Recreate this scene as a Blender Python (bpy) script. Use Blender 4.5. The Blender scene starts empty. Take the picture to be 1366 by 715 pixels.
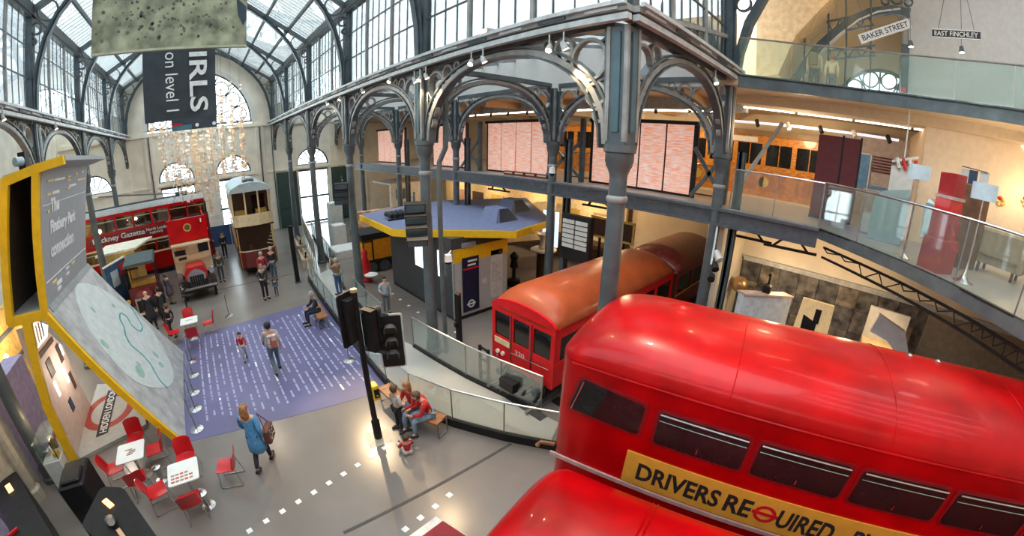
import bpy, math, random
from math import pi, sin, cos, radians as rad
from mathutils import Vector, Matrix
random.seed(7)
S = bpy.context.scene
COL = S.collection
# ---------------------------------------------------------------- camera (fisheye lens), sky, exposure
H = 6.5
cd = bpy.data.cameras.new('camera')
cd.type = 'PANO'; cd.panorama_type = 'FISHEYE_LENS_POLYNOMIAL'
cd.sensor_fit = 'HORIZONTAL'; cd.sensor_width = 36.0; cd.fisheye_fov = rad(170)
cd.fisheye_polynomial_k0 = 0.0
cd.fisheye_polynomial_k1 = -0.0721402624
cd.fisheye_polynomial_k2 = -3.4935833e-05
cd.fisheye_polynomial_k3 = 2.51161381e-05
cd.fisheye_polynomial_k4 = -2.7709447e-07
cd.clip_start = 0.05; cd.clip_end = 300
cam = bpy.data.objects.new('camera', cd); COL.objects.link(cam)
cam.matrix_world = Matrix.Translation((0, 0, H)) @ Matrix(((0.7375435, 0.2026368, -0.6441800), (-0.6751090, 0.2439156, -0.6962277), (0.0160441, 0.9483899, 0.3167003))).to_4x4()
S.camera = cam
W = bpy.data.worlds.new('sky'); S.world = W; W.use_nodes = True
bg = W.node_tree.nodes['Background']; bg.inputs[0].default_value = (0.9, 0.96, 1.0, 1); bg.inputs[1].default_value = 5.4
S.view_settings.view_transform = 'Standard'; S.view_settings.look = 'None'
S.view_settings.exposure = 0.0; S.view_settings.gamma = 1.0; S.view_settings.use_curve_mapping = False
S.cycles.use_denoising = True; S.cycles.max_bounces = 7; S.cycles.transparent_max_bounces = 24
S.cycles.diffuse_bounces = 4; S.cycles.glossy_bounces = 3; S.cycles.transmission_bounces = 4
S.cycles.caustics_reflective = False; S.cycles.caustics_refractive = False; S.cycles.sample_clamp_indirect = 4.0

def lamp(kind, loc, energy, color=(1, 1, 1), size=0.2, rot=None, target=None, spot=80, blend=0.5, size_y=None):
    d = bpy.data.lights.new(kind.lower() + '_lamp', kind); d.energy = energy; d.color = color
    if kind == 'AREA':
        d.size = size
        if size_y: d.shape = 'RECTANGLE'; d.size_y = size_y
    else: d.shadow_soft_size = size
    if kind == 'SPOT': d.spot_size = rad(spot); d.spot_blend = blend
    o = bpy.data.objects.new(d.name, d); COL.objects.link(o); o.location = loc
    if target is not None: o.rotation_euler = (Vector(target) - Vector(loc)).to_track_quat('-Z', 'Y').to_euler()
    elif rot: o.rotation_euler = rot
    return o
WARM = (1.0, 0.72, 0.42)

# ---------------------------------------------------------------- materials
_M = {}
def mat(name, col, rough=0.6, metal=0.0, var=0.08, scale=6.0, bump=0.0, coat=0.0, emit=0, emit_col=None, alpha=1.0, spec=0.5, stretch=None):
    if name in _M: return _M[name]
    m = bpy.data.materials.new(name); m.use_nodes = True; nt = m.node_tree; b = nt.nodes['Principled BSDF']
    b.inputs['Roughness'].default_value = rough; b.inputs['Metallic'].default_value = metal
    b.inputs['Coat Weight'].default_value = coat; b.inputs['Coat Roughness'].default_value = 0.05
    b.inputs['Specular IOR Level'].default_value = spec
    tc = nt.nodes.new('ShaderNodeTexCoord'); mp = nt.nodes.new('ShaderNodeMapping'); nz = nt.nodes.new('ShaderNodeTexNoise')
    nt.links.new(tc.outputs['Object'], mp.inputs[0]); nt.links.new(mp.outputs[0], nz.inputs['Vector'])
    if stretch: mp.inputs['Scale'].default_value = stretch
    nz.inputs['Scale'].default_value = scale; nz.inputs['Detail'].default_value = 5
    rp = nt.nodes.new('ShaderNodeValToRGB'); nt.links.new(nz.outputs['Fac'], rp.inputs[0])
    c0 = tuple(max(0, c * (1 - var * 2)) for c in col[:3]) + (1,); c1 = tuple(min(1, c * (1 + var * 2)) for c in col[:3]) + (1,)
    rp.color_ramp.elements[0].color = c0; rp.color_ramp.elements[1].color = c1
    rp.color_ramp.elements[0].position = 0.3; rp.color_ramp.elements[1].position = 0.7
    nt.links.new(rp.outputs[0], b.inputs['Base Color'])
    if bump:
        bp = nt.nodes.new('ShaderNodeBump'); bp.inputs['Strength'].default_value = bump; bp.inputs['Distance'].default_value = 0.02
        nt.links.new(nz.outputs['Fac'], bp.inputs['Height']); nt.links.new(bp.outputs[0], b.inputs['Normal'])
    if emit:
        b.inputs['Emission Color'].default_value = tuple(emit_col or col)[:3] + (1,); b.inputs['Emission Strength'].default_value = emit
    if alpha < 1: b.inputs['Alpha'].default_value = alpha
    _M[name] = m
    return m
def glass_mat(name, tint, gloss=0.12, diffuse=0.0, dcol=(0.8, 0.9, 0.9), rough=0.03, fres=0.8):
    m = bpy.data.materials.new(name); m.use_nodes = True; nt = m.node_tree; nt.nodes.clear()
    out = nt.nodes.new('ShaderNodeOutputMaterial'); tr = nt.nodes.new('ShaderNodeBsdfTransparent'); gl = nt.nodes.new('ShaderNodeBsdfGlossy')
    tr.inputs[0].default_value = tint + (1,); gl.inputs['Roughness'].default_value = rough
    lw = nt.nodes.new('ShaderNodeFresnel'); lw.inputs[0].default_value = 1.45
    ad = nt.nodes.new('ShaderNodeMath'); ad.operation = 'MULTIPLY_ADD'; ad.inputs[1].default_value = fres; ad.inputs[2].default_value = gloss
    nt.links.new(lw.outputs[0], ad.inputs[0])
    mx = nt.nodes.new('ShaderNodeMixShader'); nt.links.new(ad.outputs[0], mx.inputs[0]); nt.links.new(gl.outputs[0], mx.inputs[2])
    if diffuse:
        df = nt.nodes.new('ShaderNodeBsdfDiffuse'); df.inputs[0].default_value = dcol + (1,)
        m2 = nt.nodes.new('ShaderNodeMixShader'); m2.inputs[0].default_value = diffuse
        nt.links.new(tr.outputs[0], m2.inputs[1]); nt.links.new(df.outputs[0], m2.inputs[2]); nt.links.new(m2.outputs[0], mx.inputs[1])
    else: nt.links.new(tr.outputs[0], mx.inputs[1])
    nt.links.new(mx.outputs[0], out.inputs[0]); _M[name] = m
    return m
IRON = mat('painted iron', (0.095, 0.112, 0.12), 0.4, var=0.12, scale=3, spec=0.5)
IRON_L = mat('painted iron highlight grey', (0.3, 0.3, 0.29), 0.4, var=0.12, scale=4)
IRON_D = mat('dark iron', (0.06, 0.085, 0.1), 0.4, var=0.15, scale=3)
TEAL = mat('teal iron recess', (0.07, 0.13, 0.155), 0.5, var=0.06, scale=3)
TRUNK = mat('light grey trunking', (0.5, 0.52, 0.52), 0.45, var=0.1)
CREAM = mat('cream plaster', (0.88, 0.8, 0.66), 0.8, var=0.05, scale=1.2)
WHITEP = mat('white plaster', (0.75, 0.72, 0.67), 0.8, var=0.04, scale=1.0)
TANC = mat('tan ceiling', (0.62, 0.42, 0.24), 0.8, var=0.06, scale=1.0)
BLACK = mat('black plastic', (0.01, 0.009, 0.01), 0.55, var=0.2, spec=.35)
DGREY = mat('dark grey laminate', (0.052, 0.052, 0.056), 0.6, var=0.08)
YELLOW = mat('yellow paint', (0.85, 0.48, 0.006), 0.5, var=0.04)
CHROME = mat('brushed steel', (0.6, 0.6, 0.6), 0.25, 1.0, var=0.05)
STEEL_D = mat('dull steel', (0.28, 0.28, 0.28), 0.4, 0.8, var=0.1)
RED = mat('bus red gloss paint', (0.47, 0.001, 0.003), 0.3, var=0.16, scale=1.3, coat=.12, spec=.22)
RED_D = mat('dark red paint', (0.2, 0.006, 0.012), 0.4, var=0.15, coat=0.4)
RED_P = mat('red plastic', (0.55, 0.008, 0.012), 0.35, var=0.05, coat=0.3)
WHITE = mat('white laminate', (0.8, 0.79, 0.76), 0.4, var=0.02)
OFFW = mat('off white paint', (0.62, 0.61, 0.58), 0.6, var=0.04)
WOOD = mat('varnished bench wood', (0.32, 0.13, 0.05), 0.45, var=0.25, scale=4, stretch=(1, 8, 1))
AMBER = mat('amber varnished teak', (0.52, 0.2, 0.022), 0.35, var=0.25, scale=5, stretch=(1, 1, 6), coat=0.4)
GOLD = mat('gold leaf', (0.75, 0.5, 0.12), 0.35, 0.4)
GLASS = glass_mat('balustrade glass', (0.955, 0.985, 0.975), 0.015, 0.05, (0.75, 0.9, 0.85), fres=.45)
GLASS2 = glass_mat('green tinted gallery glass', (0.88, 0.965, 0.945), 0.015, 0.09, (0.55, 0.74, 0.68), fres=.4)
WGLASS = glass_mat('window glass', (0.93, 0.985, 1.0), 0.04)
RGLASS = glass_mat('frosted roof glass', (0.9, 0.96, 0.98), 0.02, 0.08, (0.8, 0.9, 0.93))
DGLASS = mat('dark vehicle glass', (0.012, 0.012, 0.013), 0.08, var=0.1, spec=0.4)
MARBLE = mat('dark marble panel', (0.13, 0.12, 0.11), 0.35, var=0.55, scale=2.2, bump=0.05)
SKIN = mat('skin', (0.62, 0.36, 0.25), 0.55, var=0.04)

# ---------------------------------------------------------------- mesh helpers
class MB:
    def __init__(s): s.v = []; s.f = []
    def add(s, vs, fs):
        o = len(s.v); s.v += [tuple(p) for p in vs]; s.f += [tuple(i + o for i in f) for f in fs]; return s
    def box(s, x0, x1, y0, y1, z0, z1):
        return s.add([(x0, y0, z0), (x1, y0, z0), (x1, y1, z0), (x0, y1, z0), (x0, y0, z1), (x1, y0, z1), (x1, y1, z1), (x0, y1, z1)],
                     [(0, 3, 2, 1), (4, 5, 6, 7), (0, 1, 5, 4), (1, 2, 6, 5), (2, 3, 7, 6), (3, 0, 4, 7)])
    def cbox(s, x, y, z, a, b, c): return s.box(x - a / 2, x + a / 2, y - b / 2, y + b / 2, z - c / 2, z + c / 2)
    def bbox(s, x0, x1, y0, y1, z0, z1, e=0.02):
        # box with chamfered vertical and top edges
        p = [(x0 + e, y0), (x1 - e, y0), (x1, y0 + e), (x1, y1 - e), (x1 - e, y1), (x0 + e, y1), (x0, y1 - e), (x0, y0 + e)]
        q = [(x0 + 2 * e, y0 + e), (x1 - 2 * e, y0 + e), (x1 - e, y0 + 2 * e), (x1 - e, y1 - 2 * e), (x1 - 2 * e, y1 - e), (x0 + 2 * e, y1 - e), (x0 + e, y1 - 2 * e), (x0 + e, y0 + 2 * e)]
        vs = [(a, b, z0) for a, b in p] + [(a, b, z1 - e) for a, b in p] + [(a, b, z1) for a, b in q]
        fs = [tuple(range(7, -1, -1)), tuple(range(16, 24))]
        for r in (0, 8):
            for i in range(8): j = (i + 1) % 8; fs.append((r + i, r + j, r + 8 + j, r + 8 + i))
        return s.add(vs, fs)
    def beam(s, p, q, w, h=None, up=(0, 0, 1)):
        p = Vector(p); q = Vector(q); h = h or w; d = (q - p).normalized(); u = Vector(up)
        if abs(d.dot(u)) > 0.98: u = Vector((0, 1, 0))
        a = d.cross(u).normalized() * w / 2; b = a.cross(d).normalized() * h / 2
        vs = [p - a - b, p + a - b, p + a + b, p - a + b, q - a - b, q + a - b, q + a + b, q - a + b]
        return s.add(vs, [(0, 3, 2, 1), (4, 5, 6, 7), (0, 1, 5, 4), (1, 2, 6, 5), (2, 3, 7, 6), (3, 0, 4, 7)])
    def tube(s, path, r, n=8, closed=False, flat=1.0):
        P = [Vector(p) for p in path]; m = len(P); R = r if isinstance(r, (list, tuple)) else [r] * m
        vs = []; ref = None
        for i in range(m):
            a = P[i - 1] if (i > 0 or closed) else P[i]; b = P[(i + 1) % m] if (i < m - 1 or closed) else P[i]
            d = (b - a).normalized()
            if ref is None:
                ref = Vector((0, 0, 1)) if abs(d.z) < 0.9 else Vector((1, 0, 0))
            x = d.cross(ref).normalized(); y = x.cross(d).normalized(); ref = y
            for k in range(n):
                t = 2 * pi * k / n; vs.append(P[i] + (x * cos(t) + y * sin(t) * flat) * R[i])
        fs = []
        for i in range(m if closed else m - 1):
            j = (i + 1) % m
            for k in range(n): l = (k + 1) % n; fs.append((i * n + k, i * n + l, j * n + l, j * n + k))
        if not closed: fs += [tuple(range(n - 1, -1, -1)), tuple((m - 1) * n + k for k in range(n))]
        return s.add(vs, fs)
    def lathe(s, prof, c=(0, 0, 0), n=16, sq=0):
        vs = []
        for r, z in prof:
            for k in range(n):
                t = 2 * pi * k / n; vs.append((c[0] + r * cos(t), c[1] + r * sin(t), c[2] + z))
        fs = []
        for i in range(len(prof) - 1):
            for k in range(n): l = (k + 1) % n; fs.append((i * n + k, i * n + l, (i + 1) * n + l, (i + 1) * n + k))
        fs += [tuple(range(n - 1, -1, -1)), tuple((len(prof) - 1) * n + k for k in range(n))]
        return s.add(vs, fs)
    def prism(s, poly, f, t0, t1):
        # poly: 2D outline; f(a, b, t) -> 3D
        n = len(poly); vs = [f(a, b, t0) for a, b in poly] + [f(a, b, t1) for a, b in poly]
        fs = [tuple(range(n - 1, -1, -1)), tuple(range(n, 2 * n))] + [(i, (i + 1) % n, n + (i + 1) % n, n + i) for i in range(n)]
        return s.add(vs, fs)
    def band(s, pts, w, f, t0, t1, closed=False):
        # ribbon of width w following 2D pts, extruded t0..t1 through f(a, b, t)
        n = len(pts); L = []
        for i in range(n):
            a = pts[i - 1] if (i > 0 or closed) else pts[i]; b = pts[(i + 1) % n] if (i < n - 1 or closed) else pts[i]
            d = Vector((b[0] - a[0], b[1] - a[1])); d.normalize(); nx, ny = -d.y * w / 2, d.x * w / 2
            L.append(((pts[i][0] + nx, pts[i][1] + ny), (pts[i][0] - nx, pts[i][1] - ny)))
        vs = []
        for o, q in L: vs += [f(*o, t0), f(*q, t0), f(*q, t1), f(*o, t1)]
        fs = []
        for i in range(n if closed else n - 1):
            j = (i + 1) % n
            for k in range(4): l = (k + 1) % 4; fs.append((i * 4 + k, j * 4 + k, j * 4 + l, i * 4 + l))
        if not closed: fs += [(0, 1, 2, 3), tuple((n - 1) * 4 + k for k in (3, 2, 1, 0))]
        return s.add(vs, fs)
    def ell(s, c, r, n=12, m=8, t0=-pi / 2, t1=pi / 2):
        vs = []; fs = []
        for i in range(m + 1):
            t = t0 + (t1 - t0) * i / m
            for k in range(n):
                a = 2 * pi * k / n; vs.append((c[0] + r[0] * cos(t) * cos(a), c[1] + r[1] * cos(t) * sin(a), c[2] + r[2] * sin(t)))
        for i in range(m):
            for k in range(n): l = (k + 1) % n; fs.append((i * n + k, i * n + l, (i + 1) * n + l, (i + 1) * n + k))
        fs += [tuple(range(n - 1, -1, -1)), tuple(m * n + k for k in range(n))]
        return s.add(vs, fs)
    def grid(s, G, close_u=False):
        m = len(G); n = len(G[0]); vs = [p for r in G for p in r]; fs = []
        for i in range(m - 1):
            for k in range(n if close_u else n - 1): l = (k + 1) % n; fs.append((i * n + k, i * n + l, (i + 1) * n + l, (i + 1) * n + k))
        return s.add(vs, fs)
    def build(s, name, m, parent=None, smooth=False, kind=None, world=False):
        me = bpy.data.meshes.new(name); me.from_pydata(s.v, [], s.f); me.validate(); me.update()
        me.materials.append(m)
        if smooth:
            me.polygons.foreach_set('use_smooth', [True] * len(me.polygons)); me.set_sharp_from_angle(angle=rad(42))
        o = bpy.data.objects.new(name, me); COL.objects.link(o)
        if parent is not None: link(o, parent, world)
        if kind: o['kind'] = kind
        return o
def mw(o):
    m = o.matrix_basis.copy()
    if o.parent: m = mw(o.parent) @ o.matrix_parent_inverse @ m
    return m
def link(o, parent, world=False):
    o.parent = parent
    if world: o.matrix_parent_inverse = mw(parent).inverted()
def tag(o, label, cat, group=None):
    o['label'] = label; o['category'] = cat
    if group: o['group'] = group
    return o
def thing(name, label, cat, loc=(0, 0, 0), rz=0, group=None, scale=1.0):
    o = bpy.data.objects.new(name, None); COL.objects.link(o); o.location = loc; o.rotation_euler = (0, 0, rz); o.scale = (scale,) * 3
    o.empty_display_size = 0.1
    return tag(o, label, cat, group)
def struct(o, label=None):
    o['kind'] = 'structure'
    if label: o['label'] = label
    return o
def dup(o, loc=None, rz=None, label=None, parent=None, group=None):
    c = o.copy(); COL.objects.link(c)
    if parent is not None: c.parent = parent
    if loc is not None: c.location = loc
    if rz is not None: c.rotation_euler = (0, 0, rz)
    if label: c['label'] = label
    if group: c['group'] = group
    for ch in list(o.children): dup(ch, parent=c)
    return c
def text(s, size, m, name, parent, M, depth=0.004, align='LEFT', world=True, space=1.0, bold=0.0):
    cu = bpy.data.curves.new(name, 'FONT'); cu.body = s; cu.size = size; cu.extrude = depth; cu.align_x = align; cu.space_character = space; cu.offset = bold
    cu.resolution_u = 3
    t = bpy.data.objects.new(name, cu); COL.objects.link(t)
    dg = bpy.context.evaluated_depsgraph_get(); me = bpy.data.meshes.new_from_object(t.evaluated_get(dg))
    bpy.data.objects.remove(t); bpy.data.curves.remove(cu)
    me.transform(M); me.materials.clear(); me.materials.append(m)
    o = bpy.data.objects.new(name, me); COL.objects.link(o)
    if parent is not None: link(o, parent, world)
    o['kind'] = 'stuff'
    return o
def frame(o, x, y):
    # matrix whose local x,y axes are the given world directions, origin o
    x = Vector(x).normalized(); y = Vector(y).normalized(); z = x.cross(y).normalized()
    return Matrix(((x.x, y.x, z.x, o[0]), (x.y, y.y, z.y, o[1]), (x.z, y.z, z.z, o[2]), (0, 0, 0, 1)))
def arcpts(cx, cy, r, a0=0, a1=2 * pi, n=20, ry=None):
    k = n if abs(a1 - a0 - 2 * pi) < 1e-6 else n - 1
    return [(cx + r * cos(a0 + (a1 - a0) * i / k), cy + (ry or r) * sin(a0 + (a1 - a0) * i / k)) for i in range(n)]
# ================================================================ SETTING
XR, XL, XT, Y0, D, SILL, EAVE, CAP = 5.58, -5.85, 10.84, 3.51, 6.13, 8.6, 12.0, 6.45
YS = [Y0 + D * k for k in range(6)]; YW = YS[5]
# ---- floor
FLOOR = mat('grey resin floor', (0.2, 0.17, 0.15), 0.23, var=0.07, scale=0.5, spec=0.5)
floor = struct(MB().box(-14, 20.2, -8, YW + 0.5, -0.2, 0).build('floor', FLOOR))
def gpoly(name, pts, z0, z1, m, parent=None, kind=None):
    return MB().prism(pts, lambda a, b, t: (a, b, t), z0, z1).build(name, m, parent, kind=kind)
j = MB().beam((4.65, 4.95, 0.002), (0.55, 5.0, 0.002), 0.07, 0.006).build('joint_strip', mat('dark joint rubber', (0.06, 0.055, 0.05), 0.7), floor)
MB().beam((4.3, 21.0, 0.002), (-2.3, 21.2, 0.002), 0.06, 0.006).build('joint_strip', mat('dark joint rubber', (0, 0, 0)), floor)
tm = MB().cbox(0, 0, 0.004, 0.115, 0.115, 0.006).build('tile', WHITE, floor)
tm.location = (2.29, 6.63, 0); tm.rotation_euler = (0, 0, 0.2)
tiles = [(2.29 - 0.373 * k, 6.63 - 0.074 * k) for k in range(1, 10)]
tiles += [(2.69, 4.62), (2.31, 4.55), (1.93, 4.49), (1.56, 4.43)]
tiles += [(6.75, 15.8), (6.75, 15.0), (6.72, 14.2), (6.7, 13.4), (6.68, 12.6), (6.66, 11.4), (6.9, 10.3)]
for x, y in tiles:
    c = dup(tm, (x, y, 0), parent=floor)
# ---- walls
OUT = mat('pale stone outside', (0.7, 0.7, 0.68), 0.8)
def far_wall():
    # cream end wall with arched window openings, built as pieces round the openings
    m = MB(); f = lambda a, b, t: (a, YW + t, b)
    # openings: half-round windows (cx, r) with spring at z 5.0 and a rectangular opening below
    wins = [(-2.3, 1.4, True), (2.15, 1.4, True), (8.75, 1.4, True), (-8.6, 1.35, False)]
    xs = [-14]
    top = 8.7
    for cx, r, low in sorted(wins):
        m.box(xs[-1], cx - r, YW, YW + 0.5, 0, top)
        xs.append(cx + r)
        pts = [(cx - r, top), (cx - r, 5.0)] + arcpts(cx, 5.0, r, pi, 0, 17)[1:-1] + [(cx + r, 5.0), (cx + r, top)]
        m.prism(pts[::-1], f, 0, 0.5)
        if low:
            m.box(cx - r, cx + r, YW, YW + 0.5, 4.62, 5.0)
            m.box(cx - r, cx - r + 0.1, YW, YW + 0.5, 0, 4.62); m.box(cx + r - 0.1, cx + r, YW, YW + 0.5, 0, 4.62)
        else: m.box(cx - r, cx + r, YW, YW + 0.5, 0, 5.0)
    m.box(xs[-1], 20.2, YW, YW + 0.5, 0, top)
    # gable with the big lunette (centre -0.13, spring 8.9, radius 4.1)
    R0 = 4.05; cx = -0.13
    pts = [(-6.2, 8.7), (cx - R0, 8.7)] + arcpts(cx, 8.9, R0, pi, 0, 25) + [(cx + R0, 8.7), (6.0, 8.7), (6.0, 12.2), (cx, 15.7), (-6.2, 12.2)]
    m.prism(pts[::-1], f, 0, 0.5)
    m.box(-14, -6.2, YW, YW + 0.5, 8.7, 10.2); m.box(6.0, 20.2, YW, YW + 0.5, 8.7, 10.2)
    w = struct(m.build('wall_back', CREAM))
    # string courses and pilasters
    t = MB(); t.box(-14, 20, YW - 0.14, YW, 8.45, 8.72); t.box(-14, 20, YW - 0.08, YW, 4.7, 4.82)
    t.build('cornice', CREAM, w)
    for x in (-5.85, -4.35, -3.95, -0.5, 0.4, 4.25, 4.65, 6.6, 7.0, 10.4, 10.84, 13.5):
        MB().box(x - 0.13, x + 0.13, YW - 0.1, YW, 0, 8.45).build('pilaster', CREAM, w)
    for x in (-4.1, 4.45, 5.4): MB().tube([(x, YW - 0.16, 0), (x, YW - 0.16, 8.4)], 0.05, 6).build('downpipe', IRON, w)
    # lunette ring moulding
    MB().band(arcpts(cx, 8.9, R0 + 0.12, pi, 0, 30), 0.3, f, -0.12, 0.02).build('arch_moulding', WHITEP, w)
    return w
wall_back = far_wall()
def fan_window(name, cx, z0, r, n=6, rings=False, y=YW + 0.2):
    bw = 0.085 if r > 3 else 0.07
    f = lambda a, b, t: (a, y + t, b)
    w = struct(MB().band(arcpts(cx, z0, r - 0.06, pi, 0, 21), 0.12, f, -0.05, 0.05).band([(cx - r, z0), (cx + r, z0)], 0.14, f, -0.06, 0.06).build(name, IRON))
    for k in range(1, n):
        a = pi * k / n
        MB().band([(cx + 0.25 * r * cos(a), z0 + 0.25 * r * sin(a)), (cx + r * 0.98 * cos(a), z0 + r * 0.98 * sin(a))], bw, f, -0.03, 0.03).build('glazing_bar', IRON, w)
    MB().band(arcpts(cx, z0, 0.25 * r, pi, 0, 11), 0.05, f, -0.03, 0.03).build('hub', IRON, w)
    if rings:
        for k in range(n):
            a = pi * (k + 0.5) / n; q = 0.78 * r; rr = min(0.17 * r, q * sin(pi / 2 / n) * 0.9)
            MB().band(arcpts(cx + q * cos(a), z0 + q * sin(a), rr, n=18), bw, f, -0.03, 0.03, True).build('ring', IRON, w)
            q = 0.45 * r; rr *= 0.55
            MB().band(arcpts(cx + q * cos(a), z0 + q * sin(a), rr, n=14), bw * .8, f, -0.03, 0.03, True).build('ring', IRON, w)
    else:
        MB().band(arcpts(cx, z0, 0.8 * r, pi, 0, 17), 0.04, f, -0.03, 0.03).build('glazing_bar', IRON, w)
    for k in range(n):
        a0, a1 = pi * k / n, pi * (k + 1) / n
        MB().prism([(cx, z0)] + arcpts(cx, z0, r, a0, a1, 5), f, -0.005, 0.005).build('pane', WGLASS, w)
    return w
fan_window('window_1', -2.3, 5.0, 1.4); fan_window('window_2', 2.15, 5.0, 1.4); fan_window('window_3', 8.75, 5.0, 1.4); fan_window('window_31', -8.6, 5.0, 1.35)
fan_window('window_4', -0.13, 8.9, 4.05, 8, True)
# glazed openings under the half-round windows, dark framed; green doors folded beside the right one
for i, (cx, r) in enumerate(((-2.3, 1.3), (2.15, 1.3), (8.75, 1.3))):
    fr = MB(); y = YW + 0.2
    for x in (cx - r, cx, cx + r): fr.box(x - 0.06, x + 0.06, y - 0.05, y + 0.05, 0, 4.6)
    for z in (0.05, 2.2, 4.45): fr.box(cx - r, cx + r, y - 0.04, y + 0.04, z, z + 0.16)
    w = struct(fr.build('window_%d' % (5 + i), IRON_D))
    for a in (0, 1):
        for z0, z1 in ((0.2, 2.2), (2.36, 4.45)): MB().box(cx - r + a * r + 0.06, cx + a * r - 0.06, y - 0.01, y + 0.01, z0, z1).build('pane', WGLASS, w)
GREEN = mat('dark green door paint', (0.03, 0.06, 0.05), 0.5)
for k, (x0, x1) in enumerate(((5.5, 7.2), (10.2, 11.8))):
    d = struct(MB().box(x0, x1, YW - 0.42, YW - 0.32, 0.05, 4.6).build('door_%d' % (k + 1), GREEN))
    for z0, z1 in ((0.3, 1.5), (1.7, 3.0), (3.2, 4.4)): MB().box(x0 + 0.2, x1 - 0.2, YW - 0.46, YW - 0.42, z0, z1).build('door_panel', GREEN, d)
# side walls
wl = MB(); wl.box(-11.4, -11.0, -8, YW, 0, 9.75)
struct(wl.build('wall_left', CREAM))
for k in range(6):
    MB().box(-11.02, -10.85, YS[k] - 0.3, YS[k] + 0.3, 0, 8.3).build('pilaster', CREAM, bpy.data.objects['wall_left'])
WR = mat('cream right wall', (0.72, 0.6, 0.42), 0.8, var=0.06, scale=0.8)
struct(MB().box(17.2, 17.6, -8, 9.5, 0, 8.62).box(17.2, 17.6, -8, -2.25, 8.62, 13.3).box(17.2, 17.6, 1.25, 9.5, 8.62, 12.5).prism([(-2.25, 13.3), (-2.25, 8.62)] + arcpts(-.5, 8.7, 1.72, pi, 0, 15) + [(1.25, 8.62), (1.25, 13.3)], lambda a, b, t: (t, a, b), 17.2, 17.6).box(19.8, 20.2, 9.5, YW, 0, 9.5).box(17.2, 20.2, 9.5, 9.8, 0, 4.6).build('wall_right', WR))
struct(MB().box(-11.4, 17.6, -8.4, -8.0, 0, 13).build('wall_front', CREAM))
# ---- clerestory: outlines of windows between the columns
post_m = MB().box(-0.09, 0.09, -0.12, 0.12, 8.7, 12.05)
def clerestory(n, o, ax, L, flip):
    # o: world point of the bay start; ax: unit direction of the bay; L: length
    ax = Vector(ax); nrm = Vector((ax.y, -ax.x, 0)) * (1 if flip else -1)
    f = lambda a, b, t: tuple(Vector(o) + ax * a + nrm * t + Vector((0, 0, b)))
    fr = MB()
    fr.prism([(0, 8.68), (L, 8.68), (L, 8.86), (0, 8.86)], f, -0.1, 0.1); fr.prism([(0, 11.8), (L, 11.8), (L, 12.05), (0, 12.05)], f, -0.12, 0.12)
    w = struct(fr.build('window_%d' % n, IRON)); w['label'] = 'tall iron framed clerestory window above the arcade'
    step = L / 12
    protos = {}
    for k in range(1, 12):
        big = k % 4 == 0; wd = 0.09 if big else 0.03
        key = 'mullion' if big else 'glazing_bar'
        if key not in protos:
            b = MB().prism([(-wd / 2, 8.86), (wd / 2, 8.86), (wd / 2, 11.8), (-wd / 2, 11.8)], lambda a, b, t: tuple(ax * a + nrm * t + Vector((0, 0, b))), -0.05 if big else -0.015, 0.05 if big else 0.015).build(key, IRON_L if big else IRON, w)
            protos[key] = b; c = b
        else: c = protos[key].copy(); COL.objects.link(c)
        c.location = Vector(o) + ax * step * k
    for z in (9.85, 10.85):
        MB().prism([(0, z - 0.02), (L, z - 0.02), (L, z + 0.02), (0, z + 0.02)], f, -0.02, 0.02).build('transom', IRON, w)
    pm = None
    for k in range(12):
        for z in (8.86, 9.85, 10.85):
            if pm is None:
                pm = MB().prism([(0.02, 0), (step - 0.02, 0), (step - 0.02, 0.97), (0.02, 0.97)], lambda a, b, t: tuple(ax * a + nrm * t + Vector((0, 0, b))), -0.004, 0.004).build('pane', WGLASS, w); c = pm
            else: c = pm.copy(); COL.objects.link(c)
            c.location = Vector(o) + ax * step * k + Vector((0, 0, z))
    return w
n = 8
for k in range(5):
    clerestory(n, (XR, YS[k], 0), (0, 1, 0), D, True); n += 1
for k in range(-1, 5):
    clerestory(n, (XL, Y0 + D * k, 0), (0, 1, 0), D, False); n += 1
clerestory(n, (XR, Y0, 0), (1, 0, 0), XT - XR, True)
# ---- roof: rafters, purlins, glazing bars, panes
RIDGE = 15.35; CX = (XR + XL) / 2
def roof():
    r = struct(MB().box(CX - 0.15, CX + 0.15, -2.6, YW, RIDGE - 0.1, RIDGE + 0.12).build('ceiling', IRON))
    for s, xe in ((1, XR), (-1, XL)):
        dx = CX - xe; P = lambda t, y, dz=0.0: (xe + dx * t, y, EAVE + (RIDGE - EAVE) * t + dz)
        y0 = Y0 if s > 0 else -2.6
        MB().box(xe - 0.16, xe + 0.16, y0, YW, EAVE - 0.12, EAVE + 0.25).build('eaves_beam', IRON, r)
        ks = range(0, 6) if s > 0 else range(-1, 6)
        for t in (0.2, 0.4, 0.6, 0.8):
            MB().beam(P(t, y0), P(t, YW), 0.09, 0.18).build('purlin', IRON, r)
        g = MB(); nb = int((YW - y0) / 0.34)
        for i in range(nb):
            y = y0 + 0.34 * i; g.beam(P(0, y, 0.13), P(1, y, 0.13), 0.02, 0.025)
        g.build('glazing_bar', OFFW, r, kind='stuff')
        for k in range(len(ks) - 1):
            ya = max(y0, Y0 + D * ks[k]); yb = Y0 + D * (ks[k] + 1)
            for i in range(5):
                a, b = i / 5, (i + 1) / 5
                MB().add([P(a, ya, 0.16), P(b, ya, 0.16), P(b, yb, 0.16), P(a, yb, 0.16), P(a, ya, 0.17), P(b, ya, 0.17), P(b, yb, 0.17), P(a, yb, 0.17)],
                         [(0, 3, 2, 1), (4, 5, 6, 7), (0, 1, 5, 4), (1, 2, 6, 5), (2, 3, 7, 6), (3, 0, 4, 7)]).build('pane', RGLASS, r)
    return r
ceiling = roof()
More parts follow.
